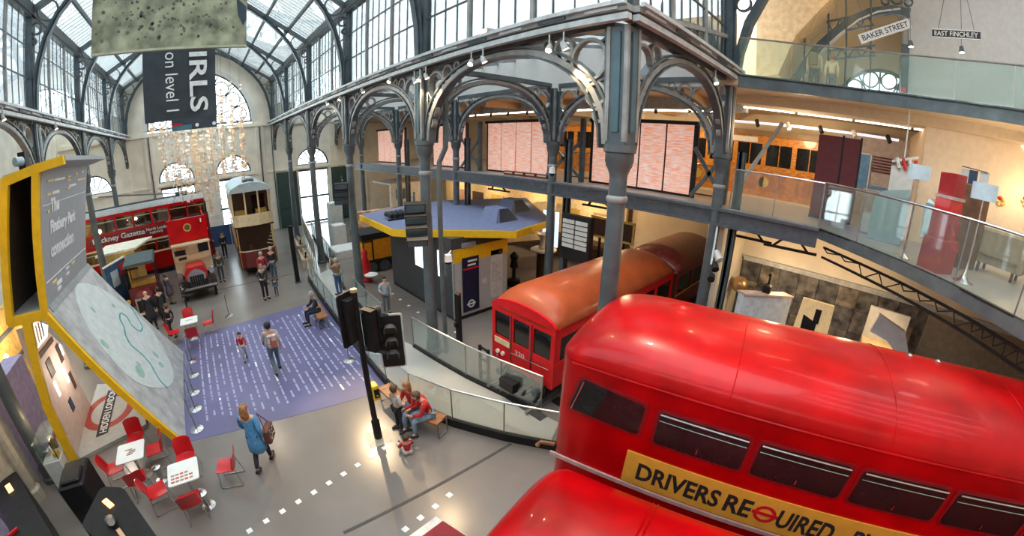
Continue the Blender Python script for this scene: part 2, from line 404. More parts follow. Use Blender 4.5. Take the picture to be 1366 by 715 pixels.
def roof_rib(k):
    # arched rib with ring-filled spandrels, one frame of the roof
    y = Y0 + D * k; f = lambda a, b, t: (a, t, b)
    half = [(5.42, 8.75), (5.38, 9.6), (5.26, 10.3), (5.02, 11.1), (4.62, 11.85), (4.1, 12.5), (3.45, 13.1), (2.6, 13.7), (1.6, 14.15), (0.7, 14.4), (0, 14.45)]
    pts = half + [(-a, b) for a, b in half[-2::-1]]
    pts = [(a * (XR - CX) / 5.58 + CX + (0 if True else 0), b) for a, b in pts]
    t = thing('roof_rib', 'arched iron roof rib, %s from the end wall' % ['nearest, sixth', 'fifth', 'fourth', 'third', 'second', 'first'][min(k + 1, 5)], 'roof rib', (0, y, 0), group='roof ribs')
    MB().band(pts, 0.16, f, -0.11, 0.11).band([(a, b) for a, b in pts], 0.05, f, -0.16, 0.16).build('arch', IRON_D, t)
    rf = MB()
    for s, xe in ((1, XR), (-1, XL)):
        rf.beam((xe, 0, EAVE), (CX, 0, RIDGE), 0.14, 0.22)
    rf.build('rafter', IRON, t)
    for s in (1, -1):
        for (a, b, rr) in ((4.98, 12.02, 0.36), (5.33, 11.45, 0.18), (4.4, 12.7, 0.14), (5.44, 11.05, 0.1), (3.95, 12.95, 0.09)):
            MB().band(arcpts(CX + s * a * (XR - CX) / 5.58, b - 0.02, rr, n=18), 0.06, f, -0.05, 0.05, True).build('ring', IRON, t)
    for xe in (XR, XL): MB().box(xe - 0.12, xe + 0.12, -0.13, 0.13, 8.7, 12.0).build('post', IRON_D, t)
    return t
for k in range(1, 6):
    t = roof_rib(k)
    if k == 5: t.location.y -= 0.25
    t['label'] = ['', 'arched iron roof rib nearest the viewer', 'arched iron roof rib beyond the hanging grey panel', 'middle arched iron roof rib over the trams', 'arched iron roof rib one bay before the end wall', 'arched iron roof rib against the end wall'][k]
# corner posts of the clerestory at the crossing
for x, y, lb in ((XR, Y0, 'iron clerestory post standing over the near corner column'), (XT, Y0, 'iron clerestory post over the column at the right end of the crossing')):
    p = MB().box(x - 0.16, x + 0.16, y - 0.16, y + 0.16, 8.7, 13.5).box(x - 0.07, x + 0.07, y - 0.2, y + 0.2, 8.7, 13.5).build('window_post', IRON_D); tag(p, lb, 'post')
# transept rib springing from the crossing column towards the right
tr = thing('transept_rib', 'big dark teal arched rib springing at the upper right balcony', 'roof rib', (XT, 0, 0))
pts = [(3.3, 8.5), (3.2, 9.2), (2.95, 10.0), (2.5, 10.8), (1.9, 11.5), (1.1, 12.1), (0.2, 12.5), (-1, 12.8)]
ff = lambda a, b, t: (t, a, b)
MB().band(pts, 0.2, ff, -0.14, 0.14).build('arch', IRON_D, tr)
MB().band([(3.42, 8.5), (3.4, 13)], 0.12, ff, -0.1, 0.1).build('post', IRON, tr)
for a, b, rr in ((3.1, 10.55, 0.2), (2.9, 11.2, 0.3), (2.3, 12.0, 0.4)): MB().band(arcpts(a, b, rr, n=18), 0.06, ff, -0.05, 0.05, True).build('ring', IRON, tr)
# ---- aisle roofs (lean-to glass rising outward) and plaster friezes
for nm, xa, xb, ya, yb, sgn in (('right', XR, XT, Y0, YW, 1), ('left', XL, -11.0, -8, YW, -1)):
    a = struct(MB().box(min(xa, xb), max(xa, xb), ya, ya + 0.1, 8.62, 8.7).build('trim_aisle_%s' % nm, IRON))
    N = 12
    for k in range(int((yb - ya) / 1.02)):
        y = ya + 1.02 * k
        MB().beam((xa + sgn * .1, y, 8.72), (xb, y, 9.66), 0.06, 0.1).build('glazing_bar', IRON_L, a)
    for i, (t0, t1) in enumerate(((0, .5), (.5, 1))):
        P = lambda t, y, dz=0: (xa + (xb - xa) * t, y, 8.76 + 0.95 * t + dz)
        MB().add([P(t0, ya), P(t1, ya), P(t1, yb), P(t0, yb), P(t0, ya, .02), P(t1, ya, .02), P(t1, yb, .02), P(t0, yb, .02)],
                 [(0, 3, 2, 1), (4, 5, 6, 7), (0, 1, 5, 4), (1, 2, 6, 5), (2, 3, 7, 6), (3, 0, 4, 7)]).build('pane', RGLASS, a)
struct(MB().box(XT - 0.05, XT + 0.3, Y0 - 0.1, YW, 8.28, 9.75).build('wall_aisle_frieze', WHITEP))
# level-1 ceiling / level-2 floor
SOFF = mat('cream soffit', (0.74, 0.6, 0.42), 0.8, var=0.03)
lv2 = [(10.46, 3.1), (10.8, 2.4), (11.05, 1.76), (11.3, 0.9), (11.44, 0.08), (11.5, -0.8), (11.46, -1.7), (11.3, -2.7), (11.02, -3.74), (10.6, -4.9), (10.1, -6), (9.5, -8)]
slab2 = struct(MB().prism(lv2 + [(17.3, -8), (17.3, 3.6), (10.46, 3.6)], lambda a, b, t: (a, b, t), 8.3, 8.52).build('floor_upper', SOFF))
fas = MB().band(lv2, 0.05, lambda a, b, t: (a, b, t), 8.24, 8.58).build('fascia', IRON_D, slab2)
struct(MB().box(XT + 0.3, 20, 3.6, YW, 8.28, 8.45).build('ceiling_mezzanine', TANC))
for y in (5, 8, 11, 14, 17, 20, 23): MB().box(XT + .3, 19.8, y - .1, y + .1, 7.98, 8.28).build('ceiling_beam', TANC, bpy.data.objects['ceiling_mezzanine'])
MB().box(13.2, 13.5, 3.6, 26, 7.9, 8.28).build('duct', TRUNK, bpy.data.objects['ceiling_mezzanine'])
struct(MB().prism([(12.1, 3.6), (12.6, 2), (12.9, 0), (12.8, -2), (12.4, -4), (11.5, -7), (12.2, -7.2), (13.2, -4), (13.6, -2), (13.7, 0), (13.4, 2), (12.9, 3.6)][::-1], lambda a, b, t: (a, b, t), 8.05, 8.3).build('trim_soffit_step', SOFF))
# level 1 floor (mezzanine) with dark edge beam
lv1 = [(XT, YW - 5), (XT, 0.7), (9.05, -1.2), (7.7, -2.45), (6.9, -3.05), (6.0, -3.9), (5, -5.5), (4.6, -8)]
M1 = mat('grey mezzanine floor', (0.34, 0.32, 0.29), 0.3, var=0.08, scale=.8)
slab1 = struct(MB().prism((lv1 + [(17.2, -8), (17.2, 9.6), (19.8, 9.6), (19.8, YW - 5)])[::-1], lambda a, b, t: (a, b, t), 4.84, 5.0).build('floor_mezzanine', M1))
EDGE = mat('dark edge beam', (0.09, 0.1, 0.115), 0.4, var=0.1)
e = MB()
e.prism([(4.55, -.12), (4.62, -.12), (4.62, -.02), (4.96, -.02), (4.96, -.12), (5.03, -.12), (5.03, .04), (4.55, .04)], lambda a, b, t: (XT + b - .04, t, a), .7, YW - 5)
e.build('edge_beam', EDGE, slab1)
MB().box(XT - 0.02, XT + 0.06, .7, YW - 5, 5.0, 5.06).build('kerb', IRON_L, slab1)
MB().band(lv1[1:], 0.1, lambda a, b, t: (a, b, t), 4.78, 5.02).build('edge_fascia', IRON, slab1)
# cream bulkhead under the mezzanine, marble wall and light channel
struct(MB().box(13.9, 14.2, -8, 3.3, 3.1, 4.83).box(11.2, 14.2, 3.3, 3.5, 0, 4.83).build('wall_bulkhead', CREAM))
mar = struct(MB().box(14.05, 14.3, -3.2, 3.3, 0, 3.1).build('wall_marble', MARBLE))
k = 0
for i in range(9):
    for jz in range(4):
        y = 3.25 - i * 0.68
        pm = MB().box(13.99 + 0.015 * ((i * 7 + jz * 3) % 3), 14.06, y - 0.665, y - 0.01, 0.1 + jz * 0.74, 0.1 + jz * 0.74 + 0.725).build('panel', mat('marble slab %d' % ((i * 5 + jz * 3) % 4), [(0.2, 0.18, 0.16), (0.13, 0.125, 0.12), (0.26, 0.22, 0.17), (0.17, 0.16, 0.15)][(i * 5 + jz * 3) % 4], 0.35, var=0.4, scale=3), mar)
MB().box(13.75, 13.9, -8, 3.2, 3.05, 3.2).build('channel', TRUNK, mar)
struct(MB().box(13.9, 14.3, -8, -3.2, 0, 3.1).build('wall_lower_brown', mat('brown grey plaster', (0.33, 0.28, 0.22), 0.8)))
# upper level room behind the curved balcony
UW = struct(MB().box(15.2, 15.5, -8, -1.35, 8.5, 13.5).box(15.5, 17.3, -1.5, -1.2, 8.5, 13.5).build('wall_upper_white', mat('cool white plaster', (.6, .63, .66), .8, var=.03)))
struct(MB().box(15.2, 17.3, 3.0, 3.3, 8.5, 13.5).build('wall_upper_cream', CREAM))
fan = fan_window('window_30', 0.0, 0.0, 1.7, 6, True, y=0)
for o in [fan]: o.matrix_world = Matrix.Translation((17.3, -0.5, 8.72)) @ Matrix.Rotation(-pi / 2, 4, 'Z')
tt = thing('roof_truss', 'dark lattice truss in the upper gallery behind the hanging signs', 'truss', (14.2, 0, 0))
rib = [(2.5, 8.6), (2.28, 9.15), (1.93, 9.73), (1.58, 10.23), (1.11, 10.69), (.52, 11.17), (-.06, 11.45), (-.75, 11.58), (-1.3, 11.5)]
MB().band(rib, .26, lambda a, b, t: (t, a, b), -.08, .08).build('arch_rib', IRON_D, tt)
MB().band([(a - .25, b + .02) for a, b in rib[:-1]], .05, lambda a, b, t: (t, a, b), -.1, .1).build('inner_flange', OFFW, tt)
for (y0, z0, y1, z1, h) in ((1.28, 11.12, -.17, 11.45, .4), (1.22, 10.18, -.24, 10.42, .3)):
    MB().beam((0, y0, z0), (0, y1, z1), .06).build('chord', IRON_D, tt); MB().beam((0, y0, z0 - h), (0, y1, z1 - h), .06).build('chord', IRON_D, tt)
    for i in range(7):
        a, b = i / 7, (i + 1) / 7
        p = (0, y0 + (y1 - y0) * a, z0 + (z1 - z0) * a - (h if i % 2 else 0)); q = (0, y0 + (y1 - y0) * b, z0 + (z1 - z0) * b - (0 if i % 2 else h)); MB().beam(p, q, .045).build('lattice_bar', IRON_D, tt)
for y, rr, z in ((2.15, .2, 8.85), (-.55, .12, 11.85), (-.9, .18, 11.95), (-1.25, .12, 11.85)):
    MB().band(arcpts(y, z, rr, n=16), 0.05, lambda a, b, t: (t, a, b), -0.05, 0.05, True).build('ring', IRON_D, tt)
struct(MB().prism([(3.3, 9.0), (2.6, 9.1), (2.1, 10.3), (1.0, 11.5), (1.0, 13.2), (3.3, 13.2)], lambda a, b, t: (t, a, b), 13.0, 15.2).build('ceiling_upper', mat('warm vault plaster', (0.72, 0.52, 0.3), 0.8)))
# unseen roofs added over transept and upper gallery, mostly boarded to cut sky light
ct_ = struct(MB().box(10.9, 17.6, -8, 3.4, 13.3, 13.5).build('ceiling_gallery_added', mat('added ceiling boards', (.55, .42, .28), .8)))
BRD = mat('added ceiling boards', (0, 0, 0))
tc2 = struct(MB().box(-11.4, 10.9, -2.5, -2.2, 15.2, 15.5).build('ceiling_transept_added', IRON))
for i in range(11):
    x0 = -11.3 + 2.02 * i
    for (ya, za, yb, zb) in ((3.5, 12.1, -2.35, 15.4), (-8.2, 12.1, -2.35, 15.4)):
        if ya > 0 and x0 < 5.4 and x0 > -7.5: continue
        P4 = lambda xa, xb, dz: [(xa, ya, za + dz), (xb, ya, za + dz), (xb, yb, zb + dz), (xa, yb, zb + dz)]
        for nm, xa, xb, m_ in (('added_roof_board', x0, x0 + 1.2, BRD), ('pane' if (x0 > .5 and ya < 0) else 'added_roof_board', x0 + 1.22, x0 + 2.0, RGLASS if (x0 > .5 and ya < 0) else BRD)):
            MB().add(P4(xa, xb, 0) + P4(xa, xb, .04), [(0, 3, 2, 1), (4, 5, 6, 7), (0, 1, 5, 4), (1, 2, 6, 5), (2, 3, 7, 6), (3, 0, 4, 7)]).build(nm, m_, tc2)
# narrow gallery posts in front of the far lunette
for y, l in ((1.95, 'first'), (1.2, 'second'), (0.65, 'third'), (-0.1, 'fourth')): tag(MB().tube([(13.9, y, 8.52), (13.9, y, 13.28)], 0.03, 6).build('gallery_post', IRON_D), l + ' thin dark post from the left in the upper gallery', 'post', 'gallery posts')
# ================================================================ ARCADES
def column(loc, label, pil=True, base_z=0.0, s=1.0, gh=SILL):
    t = thing('arcade_column', label, 'column', (loc[0], loc[1], base_z))
    z = -base_z
    MB().lathe([(.3 * s, z), (.3 * s, z + .12), (.25 * s, z + .16), (.25 * s, z + .42), (.21 * s, z + .5)], n=12).build('base', IRON, t, True)
    MB().lathe([(.2 * s, z + .45), (.185 * s, z + 3), (.165 * s, z + 6.0)], n=14).build('shaft', IRON, t, True)
    MB().lathe([(.17 * s, z + 5.55), (.2 * s, z + 5.58), (.2 * s, z + 5.64), (.17 * s, z + 5.67)], n=14).build('ring', IRON_L, t, True)
    MB().lathe([(.165 * s, z + 5.95), (.175 * s, z + 6.02), (.21 * s, z + 6.1), (.25 * s, z + 6.16), (.25 * s, z + 6.2), (.265 * s, z + 6.22), (.265 * s, z + 6.36), (.3 * s, z + 6.38), (.3 * s, z + 6.5)], n=14).build('capital', IRON, t, True)
    if pil:
        s = s * .8
        MB().box(-.25 * s, .25 * s, -.25 * s, .25 * s, z + 6.5, z + gh - .2).build('pilaster', IRON, t)
        for a in (-1, 1):
            MB().box(-.09 * s, .09 * s, a * .27 * s - .02, a * .27 * s + .02, z + 6.7, z + gh - .3).build('recess', TEAL, t)
            MB().box(a * .27 * s - .02, a * .27 * s + .02, -.09 * s, .09 * s, z + 6.7, z + gh - .3).build('recess', TEAL, t)
        for ax in (-1, 1):
            for ay in (-1, 1):
                MB().box(ax * .23 * s - .035, ax * .23 * s + .035, ay * .23 * s - .035, ay * .23 * s + .035, z + 6.55, z + gh - .2).build('bead', IRON_L, t)
    return t
names_r = ['tall iron corner column in front of the red bus roof', 'iron column beside the grey ticket kiosk, drainpipe clamped to it', 'iron column with a black loudspeaker standing by the glass ramp', 'iron column in front of the green doors', 'farthest iron column of the right arcade']
c0 = column((XR, YS[0]), names_r[0], s=.9)
for k in range(1, 5): dup(c0, (XR, YS[k], 0), label=names_r[k]) if k > 0 else None
names_l = ['', 'iron column left of the yellow display, foot by the black box', 'iron column hidden behind the yellow framed display', 'iron column between the yellow display and the white kiosk', 'iron column in front of the red double-deck trolleybus']
for k in range(1, 5): dup(c0, (XL, YS[k], 0), label=names_l[k])
dup(c0, (XT, YS[0], 0), label='iron column at the mezzanine corner beside the amber carriage')
names_t = ['', 'aisle column between the two groups of pink lit strips', 'aisle column left of the widest pink strip group', 'aisle column behind the cream room block', 'aisle column farthest along the mezzanine beam']
for k in range(1, 5): dup(c0, (XT, YS[k], 0), label=names_t[k])
# twin stanchions beside the aisle columns
for k in range(0, 4):
    p = MB().box(-.12, .12, -.04, .04, 0, 6.6).box(-.12, -.08, -.1, .1, 0, 6.6).box(.08, .12, -.1, .1, 0, 6.6).build('steel_stanchion', IRON_D)
    p.location = (XT + .35, YS[k] - .45, 0); tag(p, ['steel stanchion beside the mezzanine corner column', 'steel stanchion beside the aisle column near the departure board', 'steel stanchion at the aisle column behind the kiosk roof', 'steel stanchion at the far aisle column'][k], 'stanchion')
def arch(L, loc, ang, label, group, lo=6.5, hi=8.42, e=.28):
    t = thing('iron_arch', label, 'arch', (loc[0], loc[1], 0), ang, group)
    f = lambda a, b, t_: (a, t_, b)
    h = L / 2 - e; n = 21; pts = []
    for i in range(n):
        th = pi * i / (n - 1); cx = -cos(th); cz = sin(th)
        pts.append((L / 2 + h * (abs(cx) ** .92) * (1 if cx > 0 else -1), lo + (hi - .1 - lo) * cz ** .92))
    MB().band(pts, .1, f, -.07, .07).build('arch_rib', IRON_L, t)
    q = [(L / 2 + (a - L / 2) * 1.045, b + .1) for a, b in pts]
    MB().band(q, .05, f, -.1, .1).build('arch_moulding', IRON, t)
    q = [(L / 2 + (a - L / 2) * .965, b - .07) for a, b in pts]
    MB().band(q, .035, f, -.1, .1).build('arch_moulding', IRON, t)
    MB().band([(.25, hi + .06), (L - .25, hi + .06)], .14, f, -.09, .09).build('top_rail', IRON, t)
    k = L / 6.13
    for sx in (0, 1):
        X = (lambda a: L - a) if sx else (lambda a: a)
        rg = [(.66, 7.93, .36), (.5, 7.33, .19), (1.22, 8.17, .2), (.42, 6.98, .11), (1.62, 8.3, .1)]
        if L < 5.5: rg = [(.58, 7.95, .3), (.46, 7.4, .17), (1.02, 8.18, .17), (.4, 7.05, .1)]
        for a, b, r in rg:
            MB().band(arcpts(X(a), b, r, n=20), .055, f, -.06, .06, True).build('ring', IRON_L, t)
        MB().band([(X(.29), 6.7), (X(.29), hi)], .06, f, -.07, .07).build('edge_bar', IRON, t)
        for a0, b0, a1, b1 in ((.3, 7.6, .48, 7.55), (1.0, 7.85, 1.1, 7.9), (.3, 8.3, .45, 8.2)):
            MB().band([(X(a0), b0), (X(a1), b1)], .04, f, -.04, .04).build('web', IRON, t)
    return t
a0 = arch(D, (XR, YS[0]), pi / 2, 'near iron arch of the right arcade between corner column and kiosk column', 'arcade arches')
la = ['iron arch of the right arcade, second from the corner column', 'iron arch of the right arcade above the speaker column', 'iron arch of the right arcade before the green doors', 'iron arch of the right arcade meeting the end wall']
for k in range(1, 5): dup(a0, (XR, YS[k], 0), label=la[k - 1])
la = ['iron arch of the left arcade cut by the left edge of the picture', 'iron arch of the left arcade above the yellow display', 'iron arch of the left arcade right of the yellow display', 'iron arch of the left arcade above the trolleybus poles', 'iron arch of the left arcade meeting the end wall']
for k in range(0, 5): dup(a0, (XL, YS[k], 0), label=la[k])
la = ['aisle arch in front of the nearer pink strips', 'aisle arch in front of the widest pink strip group', 'aisle arch in front of the narrow pink strips', 'aisle arch in front of the farthest pink strips', 'aisle arch against the end wall']
for k in range(0, 5): dup(a0, (XT, YS[k], 0), label=la[k])
a1 = arch(XT - XR, (XR, Y0), 0, 'iron arch crossing from the corner column to the mezzanine corner', 'arcade arches')
la = ['cross arch over the aisle at the kiosk column', 'cross arch over the aisle at the speaker column', 'cross arch over the aisle at the third column']
for k in range(1, 4): dup(a1, (XR, YS[k], 0), label=la[k - 1])
# lighting trunking along the sills
def trunk(p, q, off, label):
    t = thing('lighting_track', label, 'lighting track', p)
    P, Q = Vector(p), Vector(q); o = Vector(off)
    MB().beam(P + o * .5, Q + o * .5, .5, .1).build('sill', IRON_L, t, world=True)
    MB().beam(P + o * 1.1 + Vector((0, 0, -.14)), Q + o * 1.1 + Vector((0, 0, -.14)), .12, .1).build('trunking', TRUNK, t, world=True)
    MB().beam(P + o * 1.5 + Vector((0, 0, .06)), Q + o * 1.5 + Vector((0, 0, .06)), .07, .07).build('pipe', TRUNK, t, world=True)
    n = int((Q - P).length / 1.02); d = (Q - P) / n
    for i in range(n): MB().beam(P + d * (i + .15) + o * 1.3 + Vector((0, 0, -.01)), P + d * (i + .75) + o * 1.3 + Vector((0, 0, -.01)), .09, .05).build('track', IRON_D if i % 2 else TRUNK, t, world=True)
    return t
lamp('SPOT', (5.0, 15.4, 8.1), 2600, WARM, .04, target=(2.2, 6.2, 0), spot=34)
lamp('SPOT', (5.2, 9.0, 8.0), 700, WARM, .05, target=(5.4, 6.5, 0), spot=60)
lamp('SPOT', (5.3, 3.0, 8.1), 450, (1, .85, .65), .05, target=(5.3, -.4, 4.2), spot=85)
trunk((XR, Y0 - .3, 8.62), (XR, YW, 8.62), (-.3, 0, 0), 'grey cable trunking along the right clerestory sill')
trunk((XL, -2, 8.62), (XL, YW, 8.62), (.3, 0, 0), 'grey cable trunking along the left clerestory sill')
trunk((XR - .2, Y0, 8.62), (XT, Y0, 8.62), (0, -.3, 0), 'grey cable trunking along the crossing clerestory sill')
# spotlights on the trunking
def spot(loc, d, label, lit=True, power=60):
    t = thing('spotlight', label, 'spotlight', loc, group='spotlights', scale=.62)
    d = Vector(d).normalized(); u = Vector((0, 0, 1)); L = Vector(loc)
    MB().tube([(0, 0, .38), (0, 0, .05)], .025, 6).build('stem', TRUNK, t)
    MB().tube([d * -.12, d * -.05, d * .12], [.05, .085, .1], 10).build('housing', TRUNK, t, True)
    MB().tube([d * .115, d * .135], .085, 10).build('lens', mat('lit lamp lens', (1, .8, .55), .3, emit=22, emit_col=(1, .68, .36)) if lit else mat('unlit lens', (.5, .5, .5), .1), t)
    if lit:
        l = lamp('SPOT', L + d * .25, power * 4, WARM, .05, target=L + d * 3, spot=75)
    return t
sp = [(13.18, 8.3, 'bright spotlight with a starry glare on the right sill'), (15.6, 8.3, 'spotlight left of the brightest one on the sill'), (17.4, 8.33, 'spotlight third bright one toward the end wall'), (11.0, 8.33, 'spotlight right of the brightest one'),
      (9.5, 8.13, 'left lamp of the three at the kiosk column'), (9.2, 8.13, 'middle lamp of the three at the kiosk column'), (8.9, 8.15, 'right lamp of the three at the kiosk column'),
      (7.0, 8.2, 'left lamp of the pair mid near arch'), (6.6, 8.2, 'right lamp of the pair mid near arch'), (4.77, 8.15, 'left lamp of the pair near the corner column'), (4.45, 8.15, 'right lamp of the pair near the corner column')]
for i, (y, z, lb) in enumerate(sp): spot((5.2, y, z), (-.5 if i % 2 else .35, -.2, -.8), lb, True, 30)
spot((9.0, 3.2, 8.13), (-.2, -.4, -.85), 'spotlight hanging under the crossing sill')
b = thing('floodlight', 'square floodlight sitting on top of the right sill', 'floodlight', (5.35, 6.67, 8.75))
MB().cbox(0, 0, 0, .22, .28, .24).build('housing', TRUNK, b); MB().cbox(-.12, 0, 0, .02, .18, .16).build('lens', mat('lit lamp lens', (1, 1, 1)), b)
for i, y in enumerate((8.0, 12.5, 17.0)): spot((-5.45, y, 8.33), (.3, .1, -.9), ['spotlight on the left sill nearest the picture edge', 'spotlight on the left sill above the display', 'spotlight on the left sill beyond the display'][i], True, 25)
# drainpipe on kiosk column
tag(MB().tube([(5.86, 9.36, 0), (5.86, 9.36, 4.6), (5.86, 9.34, 5.9), (5.98, 9.2, 6.3), (6.0, 9.2, 8.2)], .075, 8).build('drainpipe', IRON), 'grey drainpipe running up beside the kiosk column', 'pipe')
# ================================================================ RED BUSES (foreground)
def textfit(s, m, name, parent, o, x, y, w, h, depth=0.004, world=False, bold=0.0, center=True):
    # lettering scaled to exactly w x h; o is its lower left corner, x and y its directions
    t = text(s, 1.0, m, name, None, Matrix.Identity(4), depth=0.0, bold=bold)
    me = t.data; xs = [v.co.x for v in me.vertices]; ys = [v.co.y for v in me.vertices]
    x0, x1, y0, y1 = min(xs), max(xs), min(ys), max(ys)
    me.transform(frame(o, x, y) @ Matrix.Diagonal((w / (x1 - x0), h / (y1 - y0), 1, 1)) @ Matrix.Translation((-x0, -y0, 0)))
    t['kind'] = 'stuff'
    link(t, parent, world); return t
def shell(L, Wd, z0, zs, zt, rc=0.35, dome=1.2, nu=34, base=False, p=2.3):
    # rounded roof shell: u along length, y across, zs = spring height, zt = crest
    us = [0] + [rc * (1 - cos(pi / 2 * i / 7)) for i in range(1, 8)]
    us = us + [rc + (L - 2 * rc) * i / nu for i in range(1, nu)] + [L - a for a in us[::-1]]
    G = []
    for u in us:
        e = min(u, L - u); k = 1.0 if e > rc else math.sqrt(max(0, 1 - ((rc - e) / rc) ** 2)); inset = (1 - k) * rc
        kd = 1.0 if e > dome else (1 - ((dome - e) / dome) ** 2.4) ** .5 if e > 0 else 0.0
        hw = Wd / 2 - inset; row = []
        row += [(u, Wd / 2 - hw, z0), (u, Wd / 2 - hw, zs)]
        for i in range(1, 16):
            a = pi * i / 16; cx = -cos(a); cz = sin(a)
            row.append((u, Wd / 2 + hw * abs(cx) ** (2 / p) * (1 if cx > 0 else -1), zs + (zt - zs) * kd * cz ** (2 / p)))
        row += [(u, Wd / 2 + hw, zs), (u, Wd / 2 + hw, z0)]
        G.append(row)
    m = MB().grid(G)
    m.f.append(tuple(range(len(G[0])))[::-1]); k = (len(G) - 1) * len(G[0]); m.f.append(tuple(k + i for i in range(len(G[0]))))
    return m
bus = thing('double_decker_bus', 'large glossy red double-decker bus with a yellow recruitment panel, filling the lower right', 'bus', (3.62, 2.71, 0), rad(-77.2))
def off(m, dx, dy, dz=0): m.v = [(a + dx, b + dy, c + dz) for a, b, c in m.v]; return m
off(shell(8.4, 2.42, 3.72, 3.74, 4.24, .38, 1.1, p=2.2), -.26, 0).build('roof', RED, bus, True)
off(shell(8.4, 2.42, 2.0, 3.74, 3.75, .38, .2), -.26, 0).build('upper_body', RED, bus, True)
off(shell(8.36, 2.42, .35, 1.98, 2.0, .3, .2), -.22, 0).build('lower_body', RED, bus, True)
# upper deck windows: dark glass in rubber and metal frames
FR = mat('window frame red', (0.25, 0.004, 0.008), 0.4); RUB = mat('black rubber', (0.01, 0.01, 0.01), 0.5)
def quadpanel(name, q, m, parent, t=0.012, y=0.0):
    return MB().prism(q, lambda a, b, t_: (a, t_, b), y - t, y).build(name, m, parent)
def inset(q, e):
    cx = sum(a for a, b in q) / len(q); cz = sum(b for a, b in q) / len(q)
    return [(a + (e if a < cx else -e), b + (e if b < cz else -e)) for a, b in q]
def soft(q, r=.06):
    out = []
    n = len(q)
    for i in range(n):
        p0, p1, p2 = Vector(q[i - 1]), Vector(q[i]), Vector(q[(i + 1) % n])
        a = p1 + (p0 - p1).normalized() * r; b = p1 + (p2 - p1).normalized() * r
        for t in (0, .33, .67, 1): out.append(tuple((1 - t) ** 2 * a + 2 * t * (1 - t) * p1 + t * t * b))
    return out
wins = [[(.02, 2.98), (1.07, 2.93), (1.1, 3.44), (.17, 3.54)]] + [[(u0, 2.9), (u1, 2.9), (u1, 3.43), (u0, 3.43)] for u0, u1 in ((1.27, 2.46), (2.57, 3.76), (3.88, 5.08), (5.2, 6.4), (6.52, 7.7))]
for i, q in enumerate(wins):
    q = q[::1]
    fr = quadpanel('window', soft(inset(q, -.035), .09), FR, bus, .02, -.0)
    g = quadpanel('pane', soft(inset(q, .012), .07), DGLASS, fr, .008, -.02)
    if i != 0:
        MB().tube([(q[0][0] + .03, -.045, 3.4), (q[1][0] - .03, -.045, 3.4)], .014, 6).build('vent_bar', CHROME, fr)
        MB().tube([(q[0][0] + .03, -.04, 3.3), (q[1][0] - .03, -.04, 3.3)], .007, 6).build('vent_rail', CHROME, fr)
        MB().cbox((q[0][0] + q[1][0]) / 2, -.04, 3.0, .015, .02, .07).build('catch', CHROME, fr)
    else: MB().tube([(.22, -.04, 3.5), (.08, -.04, 3.0)], .012, 6).build('trim_strip', CHROME, fr)
# end window of upper deck
MB().box(-.285, -.25, .35, 2.05, 2.95, 3.5).build('end_window', DGLASS, bus)
# roof details
for u in (2.05, 4.05, 6.05):
    pts = [(u, 1.21 + 1.215 * -cos(a), 3.74 + .508 * sin(a) ** (2 / 2.2)) for a in [pi * i / 24 for i in range(1, 24)]]
    pts = [(u, 1.21 + 1.213 * (abs(-cos(a)) ** (2 / 2.2)) * (-1 if cos(a) > 0 else 1), 3.74 + .506 * sin(a) ** (2 / 2.2)) for a in [pi * i / 24 for i in range(1, 24)]]
    MB().tube(pts, .006, 4).build('roof_seam', RED, bus)
MB().tube([(.0, -.004, 3.72), (8.0, -.004, 3.72)], .016, 6).build('gutter', RED, bus)
MB().lathe([(.22, 0), (.22, .02), (.1, .06), (0.01, .065)], (1.05, 1.55, 4.19), 16).build('roof_vent', RED, bus, True)
MB().lathe([(.05, 0), (.05, .03), (.01, .05)], (4.6, 1.75, 4.19), 10).build('roof_stud', CHROME, bus, True)
MB().lathe([(.05, 0), (.05, .03), (.01, .05)], (5.1, 1.8, 4.18), 10).build('roof_stud', CHROME, bus, True)
MB().box(-.2, 8.0, -.03, .0, 1.93, 2.0).build('waist_trim', mat('pink cream trim', (.62, .42, .38), .4), bus)
AD = mat('yellow orange advert', (0.8, 0.42, 0.05), 0.5, var=.04)
ad = MB().box(.98, 5.9, -.02, .0, 2.03, 2.62).build('advert_panel', AD, bus)
INK = mat('black lettering', (0.02, 0.018, 0.02), 0.6)
for s, a, b in (('DRIVERS', 1.18, 2.38), ('RE', 2.46, 2.83), ('UIRED.', 3.2, 4.06), ('PUS', 4.26, 4.78)):
    textfit(s, INK, 'lettering', ad, (a, -.024, 2.15), (1, 0, 0), (0, 0, 1), b - a, .33, bold=.03)
RINK = mat('roundel red', (0.6, 0.01, 0.02), .5)
MB().band(arcpts(3.02, 2.315, .13, n=24), .05, lambda a, b, t: (a, t, b), -.026, -.02, True).build('roundel_ring', RINK, ad)
MB().box(2.84, 3.2, -.03, -.02, 2.29, 2.345).build('roundel_bar', RINK, ad)
MB().tube([(-.2, .1, 2.05), (-.38, -.02, 2.1), (-.42, -.05, 2.02)], [.035, .03, .04], 8).build('lamp_bracket', mat('brass', (.5, .3, .15), .35, .8), bus)
for u in (1.5, 6.4):
    for y in (.05, 2.1): MB().tube([(u, y, .5), (u, y + .28, .5)], .5, 20).build('wheel', BLACK, bus)
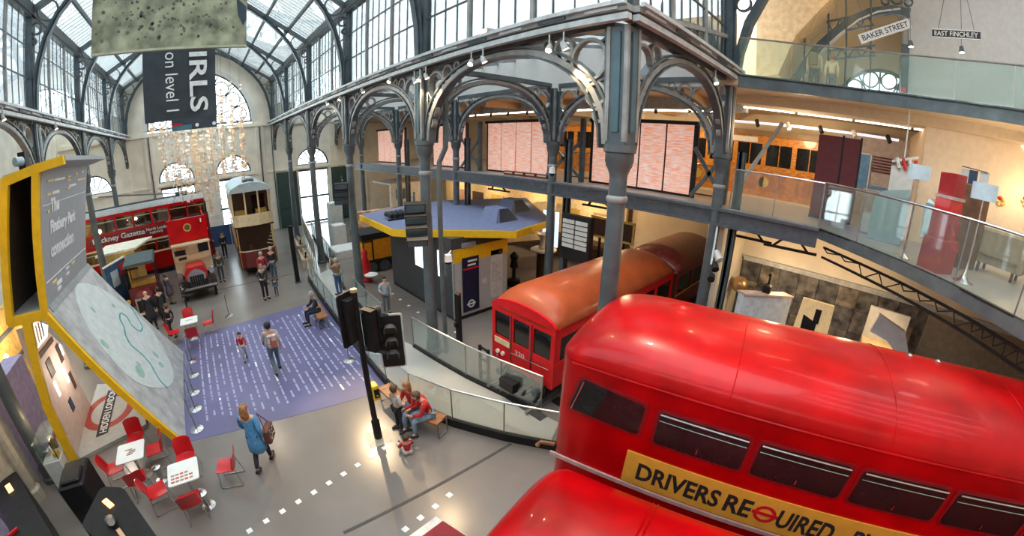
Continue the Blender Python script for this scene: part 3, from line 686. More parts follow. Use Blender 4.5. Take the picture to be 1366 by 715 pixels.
# second vehicle in front
rv = thing('red_coach', 'lower red vehicle nearest the viewer, only its shiny curved roof showing', 'bus', (3.62, 2.71, 0), rad(-77.2))
off(shell(8.0, 2.4, 2.0, 2.05, 2.74, .4, .55, p=2.6), .04, -2.87).build('roof', RED, rv, True)
off(shell(8.0, 2.4, .35, 1.99, 2.0, .4, .2), .04, -2.87).build('body', RED, rv, True)
for dy in (-.03, .03):
    MB().tube([(1.62 + dy, -2.87 + 1.2 + 1.203 * (abs(cos(a)) ** (2 / 2.6)) * (-1 if cos(a) > 0 else 1), 2.05 + .693 * sin(a) ** (2 / 2.6)) for a in [pi * i / 24 for i in range(1, 24)]], .013, 4).build('roof_seam', RED, rv)
for u in (1.6, 6.4):
    for y in (-2.84, -.95): MB().tube([(u, y, .5), (u, y + .28, .5)], .5, 20).build('wheel', BLACK, rv)
# red carpet by the floor edge
mt = gpoly('red_mat', [(2.18, 4.34), (2.23, 4.17), (2.55, 2.9), (1.0, 2.9), (1.2, 4.21)], 0.001, .012, mat('white mat border', (.75, .72, .66), .7))
tag(mt, 'red floor mat with a white border at the bottom edge', 'mat')
gpoly('mat_field', [(2.22, 4.17), (2.53, 2.92), (1.02, 2.92), (1.19, 4.05)], .012, .018, mat('mat red', (.3, .03, .035), .85, bump=.3, scale=60), mt)

# ================================================================ TUBE TRAIN
ORNG = mat('worn copper red roof paint', (0.42, 0.075, 0.02), 0.36, var=0.12, scale=1.2, coat=.08, spec=.4)
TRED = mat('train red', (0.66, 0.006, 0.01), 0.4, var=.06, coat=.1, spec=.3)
def train_car(x, L, label, face, roofm):
    t = thing('tube_carriage', label, 'train', (x, 5.12, 0), rad(1.0))
    Wd = 2.2
    off(shell(L, Wd, 2.3, 2.36, 3.0, .25, .75, p=2.0), 0, 0).build('roof', roofm, t, True)
    b = MB()
    y0, y1 = 0, Wd
    # body shell built round the side windows
    b.box(0.06, L, 0, .06, .75, 1.45); b.box(0.06, L, Wd - .06, Wd, .75, 2.36); b.box(.06, L, 0, .06, 2.1, 2.36); b.box(.05, L, .05, Wd - .05, .7, .78)
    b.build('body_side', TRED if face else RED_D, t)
    n = int(L / 1.15)
    for k in range(n + 1):
        x0 = .06 + k * (L - .2) / n
        MB().box(x0, x0 + .16, 0, .06, 1.45, 2.1).build('window_pillar', TRED if face else RED_D, t)
        if k < n: MB().box(x0 + .16, x0 + (L - .2) / n, .03, .045, 1.45, 2.1).build('side_window', DGLASS, t)
    MB().box(.05, L, -.015, 0, 1.38, 1.43).build('waist_rail', GOLD if not face else TRED, t)
    if face:
        f = MB(); cx = Wd / 2
        # front: left window, door with window, right window as openings in a curved-top panel
        fr = lambda a, b_, t_: (t_, a, b_)
        cut = [(.12, .68), (.82, 1.38), (1.52, 2.08)]
        f.prism([(0, .72), (Wd, .72), (Wd, 1.5), (0, 1.5)], fr, 0, .08)
        for a, b_ in ((0, .12), (.68, .82), (1.38, 1.52), (2.08, 2.2)): f.prism([(a, 1.5), (b_, 1.5), (b_, 2.2), (a, 2.2)], fr, 0, .08)
        top = [(0, 2.2), (Wd, 2.2), (Wd, 2.4)] + [(cx + cx * cos(a), 2.36 + .3 * sin(a)) for a in [pi * i / 12 for i in range(1, 12)]] + [(0, 2.4)]
        f.prism(top, fr, 0, .08)
        f.build('front_panel', TRED, t)
        for i, (a, b_) in enumerate(cut):
            MB().box(.03, .045, a, b_, 1.5, 2.2).build('front_window', DGLASS, t)
        for a in (.72, 1.44): MB().box(-.02, .0, a, a + .04, .78, 2.25).build('door_edge', RED_D, t)
        MB().box(-.02, 0, 1.5, 2.08, 1.28, 1.44).build('destination_plate', mat('cream plate', (.75, .62, .35), .5), t)
        textfit('320', WHITE, 'lettering', t, (-.006, 1.3, 1.2), (0, -1, 0), (0, 0, 1), .34, .12)
        for y in (1.75, 1.95): MB().tube([(-.05, y, 1.02), (.02, y, 1.02)], .06, 12).build('headlamp', mat('lamp glass', (.85, .8, .7), .2), t)
        MB().tube([(-.06, 1.9, .95), (-.06, 1.9, .88)], .03, 8).build('lamp', CHROME, t)
        MB().beam((-.05, .1, 1.3), (-.05, 1.4, 1.2), .02).build('handrail', CHROME, t)
        cp = MB().box(-.35, 0, .9, 1.3, .42, .62).box(-.5, -.3, .85, 1.35, .38, .66); cp.build('coupler', BLACK, t)
        for y in (.35, 1.7): MB().tube([(-.25, y, .55), (.1, y, .55)], .09, 10).build('buffer_gear', IRON_D, t)
        for y in (.2, .6, 1.5): MB().tube([(.0, y, .75), (-.3, y + .1, .35), (-.1, y + .2, .2), (.2, y + .1, .3)], .03, 6).build('hose', BLACK, t)
    for x0 in (.9, L - 1.4):
        bg_ = MB().box(x0 - .7, x0 + .7, .3, 1.9, .3, .7)
        bgo = bg_.build('bogie', BLACK, t)
        for dx in (-.5, .5):
            for y in (.35, 1.65): MB().tube([(x0 + dx, y, .38), (x0 + dx, y + .15, .38)], .36, 14).build('wheel', IRON_D, bgo)
    return t
train_car(6.12, 6.4, 'red tube carriage with an orange copper roof, front end facing the ramp', True, ORNG)
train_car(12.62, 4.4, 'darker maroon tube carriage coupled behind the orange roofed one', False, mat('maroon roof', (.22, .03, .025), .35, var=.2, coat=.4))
tk = thing('railway_track', 'short track under the red tube carriage', 'track', (5.7, 6.2, 0))
for y in (-.75, .75): MB().box(-.1, 11, y - .04, y + .04, .03, .14).build('rail', STEEL_D, tk)
for k in range(14): MB().box(k * .8, k * .8 + .25, -1.15, 1.15, 0, .05).build('sleeper', BLACK, tk)
g = thing('buffer_frame', 'black lattice buffer frame left of the tube carriage front', 'frame', (5.75, 7.35, 0))
for y in (-.25, .1): MB().beam((0, y, 0), (0, y, 1.15), .07).build('post', BLACK, g)
for z in (.35, .75, 1.1): MB().beam((0, -.25, z), (0, .1, z), .05).build('cross_bar', BLACK, g)

# ================================================================ KIOSK with yellow edged roof slab
kx0, kx1, ky0, ky1 = 7.35, 9.9, 11.0, 16.1
kk = thing('grey_kiosk', 'dark grey ticket kiosk block with a yellow headed front', 'kiosk', (kx0, ky0, 0))
MB().box(kx0 + .02, kx1 - .02, ky0 + .05, ky1, .12, 2.7).build('body', DGREY, kk, world=True)
MB().box(kx0 + .03, kx1, ky0 - .02, ky1, 0, .14).build('plinth', BLACK, kk, world=True)
MB().box(kx0, kx1, ky0 - .01, ky0 + .05, .14, 2.32).build('front_panel', mat('light grey graphic panel', (.46, .45, .43), .5, var=.03), kk, world=True)
MB().prism([(kx0, 2.26), (kx1, 2.22), (kx1, 2.78), (kx0, 2.74)], lambda a, b, t: (a, t, b), ky0 - .03, ky0 + .05).build('header', YELLOW, kk, world=True)
MB().box(kx0 - .02, kx0 + .06, ky0 - .02, ky0 + .05, .1, 2.7).build('corner_post', mat('mid grey trim', (.3, .3, .3), .5), kk, world=True)
bn = MB().box(7.72, 8.46, ky0 - .06, ky0 - .03, .27, 2.38).build('navy_sign', mat('navy sign', (.008, .01, .035), .4), kk, world=True)
MB().box(7.74, 8.44, ky0 - .07, ky0 - .06, 1.92, 1.98).build('red_line', RINK, bn, world=True)
for z, w in ((2.2, .42), (2.05, .36)): MB().box(7.95, 7.95 + w, ky0 - .066, ky0 - .06, z, z + .07).build('heading', WHITE, bn, world=True)
ff = lambda a, b, t: (a, t, b)
MB().band(arcpts(8.08, .56, .13, n=22), .055, ff, ky0 - .066, ky0 - .06, True).build('roundel_ring', WHITE, bn, world=True)
MB().box(7.88, 8.28, ky0 - .068, ky0 - .06, .535, .59).build('roundel_bar', WHITE, bn, world=True)
po = MB().box(9.05, 9.65, ky0 - .03, ky0 - .01, .5, 2.42).build('info_poster', OFFW, kk, world=True)
MB().box(9.45, 9.6, ky0 - .036, ky0 - .03, 2.2, 2.36).build('poster_icon', DGREY, po, world=True)
for i in range(9): MB().box(9.12, 9.38 + .1 * (i % 3), ky0 - .036, ky0 - .03, 1.9 - i * .09, 1.93 - i * .09).build('text_line', mat('grey print', (.42, .4, .38), .7), po, world=True)
MB().tube([(9.25, ky0 - .035, .75), (9.35, ky0 - .035, .9), (9.5, ky0 - .035, .8)], .01, 4).build('print_mark', AD, po, world=True)
MB().box(8.65, 8.85, ky0 - .04, ky0 - .01, 1.2, 1.4).build('plate', OFFW, kk, world=True)
SCR = mat('lit white screen', (.8, .85, .9), .3, emit=2.2, emit_col=(.9, .96, 1))
for y0, y1 in ((13.0, 13.72), (11.64, 11.98)):
    sc = MB().box(kx0 - .03, kx0 + .02, y0, y1, 1.56, 2.54).build('wall_screen', SCR, kk, world=True)
    n = 4 if y1 - y0 > .5 else 2
    for i in range(1, n): MB().box(kx0 - .04, kx0 - .03, y0 + (y1 - y0) * i / n - .012, y0 + (y1 - y0) * i / n + .012, 1.56, 2.54).build('divider', DGREY, sc, world=True)
MB().prism([(7.3, 11), (9.9, 11), (9.9, 16), (7.3, 16)], lambda a, b, t: (a, b, t), 2.7, 3.15).build('neck', DGREY, kk, world=True)
sg = MB().box(7.7, 8.3, 10.9, 10.97, 2.78, 2.93).build('small_sign', mat('dim sign', (.25, .27, .28), .5), kk, world=True)
PUR = mat('blue grey roof felt', (.15, .17, .29), .75, var=.05)
rf = thing('kiosk_roof', 'irregular blue grey roof slab with a thick yellow edge over the kiosk', 'roof', (8, 12, 3))
poly = [(6.15, 16.6), (5.98, 12.9), (6.25, 12.5), (9.2, 9.75), (11.7, 10.35), (15.2, 15.4), (11, 17.4), (8.5, 17.2)]
MB().prism(poly, lambda a, b, t: (a, b, t), 3.12, 3.38).build('yellow_edge', YELLOW, rf, world=True)
MB().prism([((a - 9.5) * .985 + 9.5, (b - 13.5) * .985 + 13.5) for a, b in poly], lambda a, b, t: (a, b, t), 3.36, 3.39).build('roof_top', PUR, rf, world=True)
for x, y in ((9.6, 11.6), (11.6, 12.9)):
    m = MB(); z = 3.39; w, d, h = .95, 1.0, .5
    m.add([(x - w * .2, y - d / 2, z), (x + w, y - d / 2, z), (x + w, y + d / 2, z), (x - w * .2, y + d / 2, z), (x + w * .1, y - d * .3, z + h), (x + w * .65, y - d * .3, z + h), (x + w * .65, y + d * .5, z + h), (x + w * .1, y + d * .5, z + h)],
          [(0, 3, 2, 1), (4, 5, 6, 7), (0, 1, 5, 4), (1, 2, 6, 5), (2, 3, 7, 6), (3, 0, 4, 7)])
    hat = m.build('roof_light', PUR, rf, world=True)
    MB().add([(x + w * .0, y - d / 2 - .005, z), (x + w, y - d / 2 - .005, z), (x + w * .62, y - d * .3 - .01, z + h * .96), (x + w * .16, y - d * .3 - .01, z + h * .96)] + [(x, y - .4, z), (x + w, y - .4, z), (x + w * .62, y - .25, z + h * .9), (x + w * .16, y - .25, z + h * .9)],
             [(0, 1, 2, 3), (7, 6, 5, 4), (0, 4, 5, 1), (1, 5, 6, 2), (2, 6, 7, 3), (3, 7, 4, 0)]).build('dark_face', mat('dark blue glass face', (.02, .03, .05), .4), hat, world=True)
# cable junk and spot rig on the roof
rig = thing('lighting_rig', 'black stage lighting gear lying on the roof slab left of the column', 'lighting rig', (6.6, 14.6, 3.39))
for i in range(4):
    MB().tube([(.1 + i * .22, -.3, .16), (.1 + i * .22, .3, .18)], .1, 10).build('lamp_can', BLACK, rig, True)
MB().tube([(-.1, 0, .34), (1.0, .0, .36)], .03, 6).build('bar', IRON_L, rig); MB().box(-.1, 1.0, -.35, -.28, 0, .05).build('base_rail', BLACK, rig)

# ================================================================ TRAFFIC LIGHTS
TLX, TLY = 2.34, 7.05
tl = thing('traffic_light', 'black traffic light pole with signal heads on crossing arms', 'traffic light', (TLX, TLY, 0))
MB().tube([(0, 0, 0), (0, 0, 3.72)], .065, 10).build('pole', BLACK, tl, True)
MB().lathe([(.1, 0), (.1, .5), (.07, .55)], n=10).build('pole_sleeve', BLACK, tl, True)
MB().tube([(0, 0, 3.7), (0, 0, 3.76)], .075, 10).build('pole_cap', mat('tan cap', (.45, .3, .2), .5), tl, True)
LENS = mat('dark signal lens', (.03, .03, .03), .2)
def head(c, d, name, border=False, w=.52, h=1.1, z=3.0):
    # d: horizontal facing direction
    d = Vector((d[0], d[1], 0)).normalized(); s = Vector((d.y, -d.x, 0)); c = Vector(c)
    P = lambda a, t, z_: tuple(c + s * a + d * t + Vector((0, 0, z_)))
    if border:
        hd = MB().prism(soft([(-w / 2 - .02, -h / 2 - .02), (w / 2 + .02, -h / 2 - .02), (w / 2 + .02, h / 2 + .02), (-w / 2 - .02, h / 2 + .02)], .05), lambda a, b, t: P(a, t, b), -.02, .0).build(name, OFFW, tl)
        hd2 = MB().prism(soft([(-w / 2 + .015, -h / 2 + .015), (w / 2 - .015, -h / 2 + .015), (w / 2 - .015, h / 2 - .015), (-w / 2 + .015, h / 2 - .015)], .04), lambda a, b, t: P(a, t, b), .0, .015).build('backing_board', BLACK, hd)
    else:
        hd = MB().prism(soft([(-w / 2, -h / 2), (w / 2, -h / 2), (w / 2, h / 2), (-w / 2, h / 2)], .06), lambda a, b, t: P(a, t, b), -.02, .01).build(name, BLACK, tl)
    MB().prism([(-.15, -.46), (.15, -.46), (.15, .46), (-.15, .46)], lambda a, b, t: P(a, t, b), -.18, -.0).build('housing', BLACK, hd)
    for i, z_ in enumerate((.3, 0, -.3)):
        MB().tube([P(0, .01, z_), P(0, .03, z_)], .1, 16).build('lens', LENS, hd, True)
        vs = []
        for q in range(13):
            a = -.35 + (pi + .7) * q / 12
            for t, rr in ((.0, .125), (.24 - .1 * abs(cos(a)), .135), (.24 - .1 * abs(cos(a)), .125), (.0, .115)): vs.append(P(rr * cos(a), t, z_ + rr * sin(a)))
        fs = [(q * 4 + k, q * 4 + (k + 1) % 4, (q + 1) * 4 + (k + 1) % 4, (q + 1) * 4 + k) for q in range(12) for k in range(4)]
        MB().add(vs, fs).build('visor', mat('grey visor', (.11, .105, .1), .5) if border else BLACK, hd, True)
    return hd
head((-.16, .1, 3.12), (-.4, .75), 'signal_head', w=.5, h=1.15)
head((.3, -.08, 2.85), (.95, .35), 'signal_head', w=.34, h=.95)
head((.6, -.22, 2.5), (-.45, -.9), 'signal_head', True, w=.5, h=1.22)
MB().beam((0, 0, 3.3), (.62, -.2, 3.08), .05, .08).build('arm', IRON_D, tl); MB().beam((0, 0, 2.45), (.6, -.2, 2.2), .05, .08).build('arm', IRON_D, tl)
MB().beam((0, 0, 3.35), (-.2, .1, 3.35), .05, .08).build('arm', BLACK, tl); MB().beam((0, 0, 2.8), (-.2, .1, 2.8), .05, .08).build('arm', BLACK, tl)
bx = MB().bbox(.04, .2, -.12, .12, 1.12, 1.5, .02).build('push_button_box', mat('signal yellow', (.85, .55, .02), .4), tl)
MB().box(.06, .18, -.14, -.12, 1.2, 1.42).build('button_face', BLACK, bx)
MB().tube([(.12, -.15, 1.26), (.12, -.13, 1.26)], .025, 8).build('button', CHROME, bx)
pl_ = gpoly('floor_patch', [(2.0, 6.8), (2.6, 6.7), (2.7, 7.2), (2.1, 7.35)], .0005, .003, mat('lighter floor patch', (.42, .37, .3), .35), floor)  # lighter patch of floor around the pole foot
# ================================================================ YELLOW FRAMED DISPLAY
ds = thing('display_stand', 'tall yellow framed display with grey text wall and sloping white city map', 'display', (-4.2, 9.4, 0))
fy = lambda a, b, t: (a, t, b)
def yel(poly, t0=9.3, t1=9.42, name='yellow_edge', m=None): return MB().prism(poly, fy, t0, t1).build(name, m or YELLOW, ds, world=True)
def yseg(a, b, w=.17, e=.07):
    a, b = Vector(a), Vector(b); d = (b - a).normalized() * e
    MB().band([tuple(a - d), tuple(b + d)], w, fy, 9.3 + .001 * len(ds.children), 9.42).build('yellow_edge', YELLOW, ds, world=True)
yseg((-4.88, 4.02), (-4.2, 6.68)); yseg((-4.06, 4.0), (-3.52, 6.74), .15); yseg((-4.2, 6.68), (-3.5, 6.8), .18); yseg((-3.5, 6.8), (-2.93, 6.86), .17, .03); yseg((-4.88, 4.0), (-4.08, 3.98), .19)
yseg((-4.5, 4.0), (-4.87, 2.0), .2); yseg((-4.87, 2.0), (-4.95, .1), .2, .08); yseg((-4.06, 3.98), (-2.17, .02), .16, .0)
DARKIN = mat('dark box interior', (.05, .035, .025), .7)
GREYP = mat('light grey graphic wall', (.36, .37, .38), .5, var=.02)
MB().prism([(-4.95, 4.1), (-4.85, 4.1), (-4.17, 6.7), (-4.27, 6.7)], fy, 9.42, 13.1).build('back_panel', DARKIN, ds, world=True)
MB().prism([(-4.12, 4.05), (-3.99, 4.05), (-3.4, 6.8), (-3.55, 6.8)], fy, 9.42, 13.1).build('text_wall', GREYP, ds, world=True)
MB().prism([(-4.27, 6.7), (-3.3, 6.76), (-2.88, 6.85), (-2.88, 6.94), (-3.5, 6.88), (-4.27, 6.8)], fy, 9.42, 13.2).build('top_panel', GREYP, ds, world=True)
MB().prism([(-4.95, 4.0), (-4.0, 3.96), (-4.0, 4.08), (-4.95, 4.1)], fy, 9.42, 13.1).build('shelf_panel', GREYP, ds, world=True)
MB().prism([(-4.95, 4.1), (-4.0, 4.1), (-3.5, 6.7), (-4.2, 6.7)], fy, 13.05, 13.15).build('end_panel', DARKIN, ds, world=True)
# lettering on the leaning wall: wall plane through A (bottom) and B (top)
A = Vector((-3.985, 9.4, 4.05)); B = Vector((-3.395, 9.4, 6.8)); upd = (B - A).normalized()
def onwall(y, z, lift=.012):
    t = (z - A.z) / (B.z - A.z); p = A + (B - A) * t; return Vector((p.x + lift, y, z))
WINK = mat('white lettering', (.9, .9, .88), .5); YINK = mat('yellow lettering', (.85, .65, .3), .5)
def wt(s, y, z, w, h, m=WINK, b=.02): textfit(s, m, 'lettering', ds, onwall(y, z), (0, 1, 0), upd, w, h, world=True, bold=b)
wt('The', 9.98, 5.88, .62, .3, b=.05); wt('Finsbury Park', 9.95, 5.38, 2.05, .36, b=.05); wt('connection', 9.92, 4.96, 1.85, .3, b=.05)
def bar(y, z, w, h, m):
    p = onwall(y, z); q = onwall(y, z + h)
    MB().add([(p.x, y, p.z), (p.x, y + w, p.z), (q.x, y + w, q.z), (q.x, y, q.z), (p.x - .02, y, p.z), (p.x - .02, y + w, p.z), (q.x - .02, y + w, q.z), (q.x - .02, y, q.z)],
             [(0, 1, 2, 3), (7, 6, 5, 4), (0, 4, 5, 1), (1, 5, 6, 2), (2, 6, 7, 3), (3, 7, 4, 0)]).build('print_bar', m, ds, world=True)
for y, z, w, h, m in ((9.75, 6.5, .4, .05, YINK), (10.2, 6.5, .8, .05, WINK), (11.2, 6.52, .3, .04, YINK), (11.2, 6.44, .3, .04, YINK), (11.9, 6.55, .2, .05, YINK), (12.5, 6.58, .2, .05, WINK), (12.1, 6.4, .8, .04, YINK),
                      (9.75, 6.24, .3, .05, YINK), (10.1, 6.24, .5, .06, WINK), (11.2, 6.26, .3, .04, YINK), (11.4, 6.3, .6, .05, WINK), (9.8, 5.9, .1, .05, YINK), (9.5, 6.06, 3.5, .015, WINK), (9.5, 4.55, 3.5, .015, WINK),
                      (9.9, 4.42, .3, .05, YINK), (10.2, 4.3, .4, .08, WINK), (10.2, 4.18, .3, .07, WINK), (11.0, 4.45, .25, .05, WINK), (11.0, 4.32, .25, .05, WINK), (11.5, 4.45, .3, .05, YINK)): bar(y, z, w, h, m)
# sloping map
MAPM = mat('pale grey map ground', (.45, .45, .44), .5, var=.13, scale=3)
TH = Vector((-4.0, 9.42, 4.08)); NB = Vector((-2.08, 9.42, .02)); FB = Vector((-2.08, 14.8, .02)); FT = Vector((-4.0, 13.3, 4.08))
nrm = (NB - TH).cross(FT - TH).normalized(); nrm = nrm if nrm.z > 0 else -nrm
def M3(u, v, t=0.0):
    # u 0..1 along depth, v 0..1 down the slope
    a = TH + (FT - TH) * u; b = NB + (FB - NB) * u; return tuple(a + (b - a) * v + nrm * t)
def slab(poly, t0, t1, name, m):
    return MB().prism(poly, lambda a, b, t: M3(a, b, t), t0, t1).build(name, m, ds, world=True)
slab([(0, 0), (1, 0), (1, 1), (0, 1)], -.1, 0, 'map_table', MAPM)
slab([(.02, .0), (.98, .0), (.98, .035), (.02, .035)], .0, .03, 'fold_strip', mat('fold grey', (.28, .29, .29), .5))
def blob(c, r, n, seed, sx=1, sy=1, rot=0):
    random.seed(seed); out = []
    for i in range(n):
        a = 2 * pi * i / n; q = r * (1 + random.uniform(-.12, .12)); x, y = q * cos(a) * sx, q * sin(a) * sy
        out.append((c[0] + x * cos(rot) - y * sin(rot), c[1] + x * sin(rot) + y * cos(rot)))
    return out
slab([(.54 + .4 * cos(a) * (1 + .03 * sin(5 * a)), .47 + .42 * sin(a) * (1 + .03 * cos(4 * a))) for a in [2 * pi * i / 40 for i in range(40)]], .0, .012, 'city_area', mat('pale mint city area', (.62, .67, .65), .5, var=.05, scale=5))
GRN = mat('green park patch', (.33, .5, .42), .6)
for i, (c, r, sx) in enumerate((((.28, .62), .05, 1), ((.22, .35), .045, .6), ((.34, .6), .03, .5), ((.62, .72), .04, .6), ((.56, .78), .035, .7), ((.75, .3), .02, 1), ((.45, .2), .03, .5))):
    slab(blob(c, r, 12, i, sx, .8), .012, .016, 'park_patch', GRN)
rp = [(.98, .42), (.9, .5), (.83, .56), (.74, .55), (.72, .48), (.77, .42), (.74, .37), (.66, .38), (.6, .43), (.52, .46), (.47, .52), (.48, .6), (.46, .68), (.4, .74), (.36, .8), (.36, .86)]
sm = []
for i in range(len(rp) - 1):
    p0, p1, p2, p3 = rp[max(i - 1, 0)], rp[i], rp[i + 1], rp[min(i + 2, len(rp) - 1)]
    for k in range(5):
        t = k / 5; sm.append(tuple(.5 * (2 * p1[j] + (p2[j] - p0[j]) * t + (2 * p0[j] - 5 * p1[j] + 4 * p2[j] - p3[j]) * t * t + (3 * p1[j] - p0[j] - 3 * p2[j] + p3[j]) * t ** 3) for j in (0, 1)))
MB().band(sm, .012, lambda a, b, t: M3(a, b, t), .012, .022).build('river_line', mat('teal river', (.1, .38, .4), .5), ds, world=True)
# information wall under the slope and the roundel platform
iw = thing('information_wall', 'pinkish information wall with lit screens under the yellow display', 'display wall', (-5.2, 10.1, 0))
PK = mat('pinkish grey panel', (.7, .55, .48), .6, var=.04)
MB().prism([(10.1, .1), (12.6, .1), (12.4, 2.2), (11.4, 3.3), (10.3, 3.55)], lambda a, b, t: (t, a, b), -5.32, -5.2).build('panel', PK, iw, world=True)
fx = lambda a, b, t: (t, a, b)
def onx(q, name, m, t=.02): MB().prism(q, fx, -5.2, -5.2 + t).build(name, m, iw, world=True)
onx([(10.45, 2.85), (11.6, 2.8), (11.9, 3.0), (11.3, 3.35), (10.5, 3.45)], 'photo_panel', mat('bright photo print', (.7, .62, .5), .4, var=.3, scale=3, emit=1.2, emit_col=(1, .9, .75)))
for k in range(5): onx([(10.55 + k * .2, 2.9), (10.62 + k * .2, 2.9), (10.75 + k * .2, 3.3), (10.68 + k * .2, 3.3)], 'photo_strip', mat('print strip %d' % (k % 3), [(.35, .12, .1), (.1, .2, .4), (.6, .5, .3)][k % 3], .5), .03)
textfit('BEING A PICTURE', mat('dark print', (.1, .07, .06), .6), 'lettering', iw, (-5.175, 10.4, 2.58), (0, 1, 0), (0, 0, 1), 1.5, .14, world=True) if False else None
onx([(10.5, 2.6), (11.9, 2.55), (11.9, 2.68), (10.5, 2.73)], 'heading_strip', mat('dark print', (.12, .08, .06), .6))
for q, m in (([(10.9, 1.95), (11.25, 1.95), (11.25, 2.4), (10.9, 2.4)], 0), ([(11.85, 1.9), (12.1, 1.9), (12.1, 2.4), (11.85, 2.4)], 0), ([(11.2, .75), (11.45, .75), (11.45, 1.1), (11.2, 1.1)], 2), ([(12.0, 1.0), (12.2, 1.0), (12.2, 1.5), (12.0, 1.5)], 0)):
    onx(q, 'photo_print', mat('brown photo print', (.09, .06, .045), .5) if m == 0 else mat('blue print', (.03, .06, .12), .5))
for q in ([(10.85, 1.45), (10.98, 1.45), (10.98, 1.85), (10.85, 1.85)], [(11.75, 1.35), (11.88, 1.35), (11.88, 1.75), (11.75, 1.75)], [(12.15, 2.0), (12.25, 2.0), (12.25, 2.3), (12.15, 2.3)]): onx(q, 'lit_label', SCR)
lamp('POINT', (-4.55, 11.6, 1.9), 45, (1, .85, .7), .1)  # added lamp with no fixture, brightens the information wall
rpf = thing('roundel_platform', 'low pale platform printed with a red roundel under the yellow display', 'platform', (-4.6, 12, 0))
MB().prism([(-5.2, 9.95), (-3.2, 10.65), (-3.5, 13.2), (-5.2, 13.9)], lambda a, b, t: (a, b, t), 0, .1).build('deck', mat('pale grey deck', (.45, .44, .41), .5, var=.04), rpf, world=True)
fz = lambda a, b, t: (a, b, t)
MB().band(arcpts(-4.48, 12.0, .72, n=40, ry=.86), .26, fz, .1, .105, True).build('roundel_ring', mat('faded roundel red', (.4, .05, .04), .5), rpf, world=True)
MB().prism([(-4.72, 10.72), (-4.36, 10.8), (-4.33, 13.25), (-4.69, 13.2)], fz, .105, .112).build('roundel_bar', INK, rpf, world=True)
textfit('HIDDEN LONDON', WHITE, 'lettering', rpf, (-4.4, 10.85, .116), (.01, 1, 0), (-1, .02, 0), 2.3, .24, world=True, bold=.02)
# white showcase and black boxes in the near left corner
sc = thing('showcase', 'pale showcase with lit glass top holding small models at left', 'showcase', (-5.35, 9.5, 0))
MB().bbox(-5.55, -5.07, 9.0, 10.0, 0, .85, .03).build('cabinet', OFFW, sc, world=True)
for x, y, w, d, h, m in ((-5.43, 9.3, .15, .16, .16, CHROME), (-5.3, 9.55, .2, .12, .22, BLACK), (-5.18, 9.2, .13, .18, .12, AD), (-5.43, 9.78, .14, .12, .2, WHITE), (-5.2, 9.82, .14, .12, .18, RED_P)):
    mb = MB().bbox(x - w / 2, x + w / 2, y - d / 2, y + d / 2, .855, .85 + h, .02); o = mb.build('model_block', m); tag(o, {0: ''}.get(1) or 'small %s model block in the left showcase' % {CHROME: 'silver', BLACK: 'black', AD: 'orange', WHITE: 'white', RED_P: 'red'}[m], 'model')
for x, y in ((-5.55, 9), (-5.07, 9), (-5.07, 10), (-5.55, 10)): MB().cbox(x + (.02 if x < -5.4 else -.02), y + (.02 if y < 9.5 else -.02), 1.1, .02, .02, .5).build('glass_post', CHROME, sc, world=True)
MB().box(-5.55, -5.07, 9, 10, 1.35, 1.36).build('glass_top', GLASS, sc, world=True)
MB().box(-5.55, -5.07, 9, 9.01, .86, 1.35).build('glass_side', GLASS, sc, world=True)
MB().box(-5.08, -5.07, 9.01, 10, .86, 1.35).build('glass_side', GLASS, sc, world=True)
lamp('POINT', (-5.3, 9.6, 1.7), 12, WARM, .1)
tag(MB().bbox(-4.7, -4.1, 7.55, 8.45, 0, 1.1, .04).bbox(-4.62, -4.15, 7.6, 8.1, 1.1, 1.2, .03).build('equipment_box', BLACK), 'black equipment box at the foot of the left column', 'box')
def pylon(name, label, poly, h, ty):
    t = thing(name, label, 'cabinet', (poly[0][0], poly[0][1], 0))
    MB().prism(soft(poly, .12), fz, 0, h).build('body', BLACK, t, world=True)
    return t
pb = pylon('black_cabinet', 'tall black cabinet with a small lit orange sign, bottom left', [(-3.5, 5.6), (-2.55, 4.4), (-2.1, 4.7), (-2.75, 6.2), (-3.2, 6.4)], 1.75, 0)
LIT = mat('small lit sign', (1, .5, .2), .4, emit=3, emit_col=(1, .45, .15))
MB().prism([(-3.13, 5.98), (-2.98, 5.78), (-2.9, 5.83), (-3.05, 6.03)], fz, 1.75, 1.78).build('lit_sign', LIT, pb, world=True)
MB().tube([(-2.95, 5.5, 1.77), (-2.85, 5.3, 1.9)], [.09, .06], 10).build('knob', STEEL_D, pb, world=True)
MB().beam((-2.8, 5.25, 1.77), (-2.55, 4.75, 1.77), .07, .03).build('label_strip', mat('tan label', (.6, .35, .2), .5), pb, world=True)
pc = pylon('black_cabinet', 'black cabinet with red handles cut by the lower left corner', [(-6.4, 8.1), (-4.2, 4.4), (-3.55, 4.7), (-5.9, 8.5)], 1.2, 0)
MB().prism([(-6.02, 8.0), (-5.85, 7.75), (-5.75, 7.82), (-5.92, 8.07)], fz, 1.2, 1.23).build('lit_sign', LIT, pc, world=True)
MB().beam((-5.3, 6.6, 1.25), (-5.65, 6.3, 1.25), .05).build('red_handle', RED_P, pc, world=True)
MB().beam((-5.65, 6.3, 1.25), (-5.5, 5.8, 1.25), .05).build('red_handle', RED_P, pc, world=True)
pd = MB().box(-6.9, -6.3, 7.6, 12.0, .0, 2.4).build('lilac_panel', mat('lilac lit panel', (.42, .36, .55), .6)); tag(pd, 'lilac display panel behind the left column at the picture edge', 'panel')
pe = thing('stone_pier', 'stone coloured moulded pier beside the lilac panel', 'pier', (-6.15, 8.7, 0))
MB().lathe([(.22, 0), (.22, .3), (.15, .36), (.15, 3.2)], (-6.15, 9.0, 0), 10).build('shaft', mat('stone', (.42, .36, .28), .7), pe, world=True)
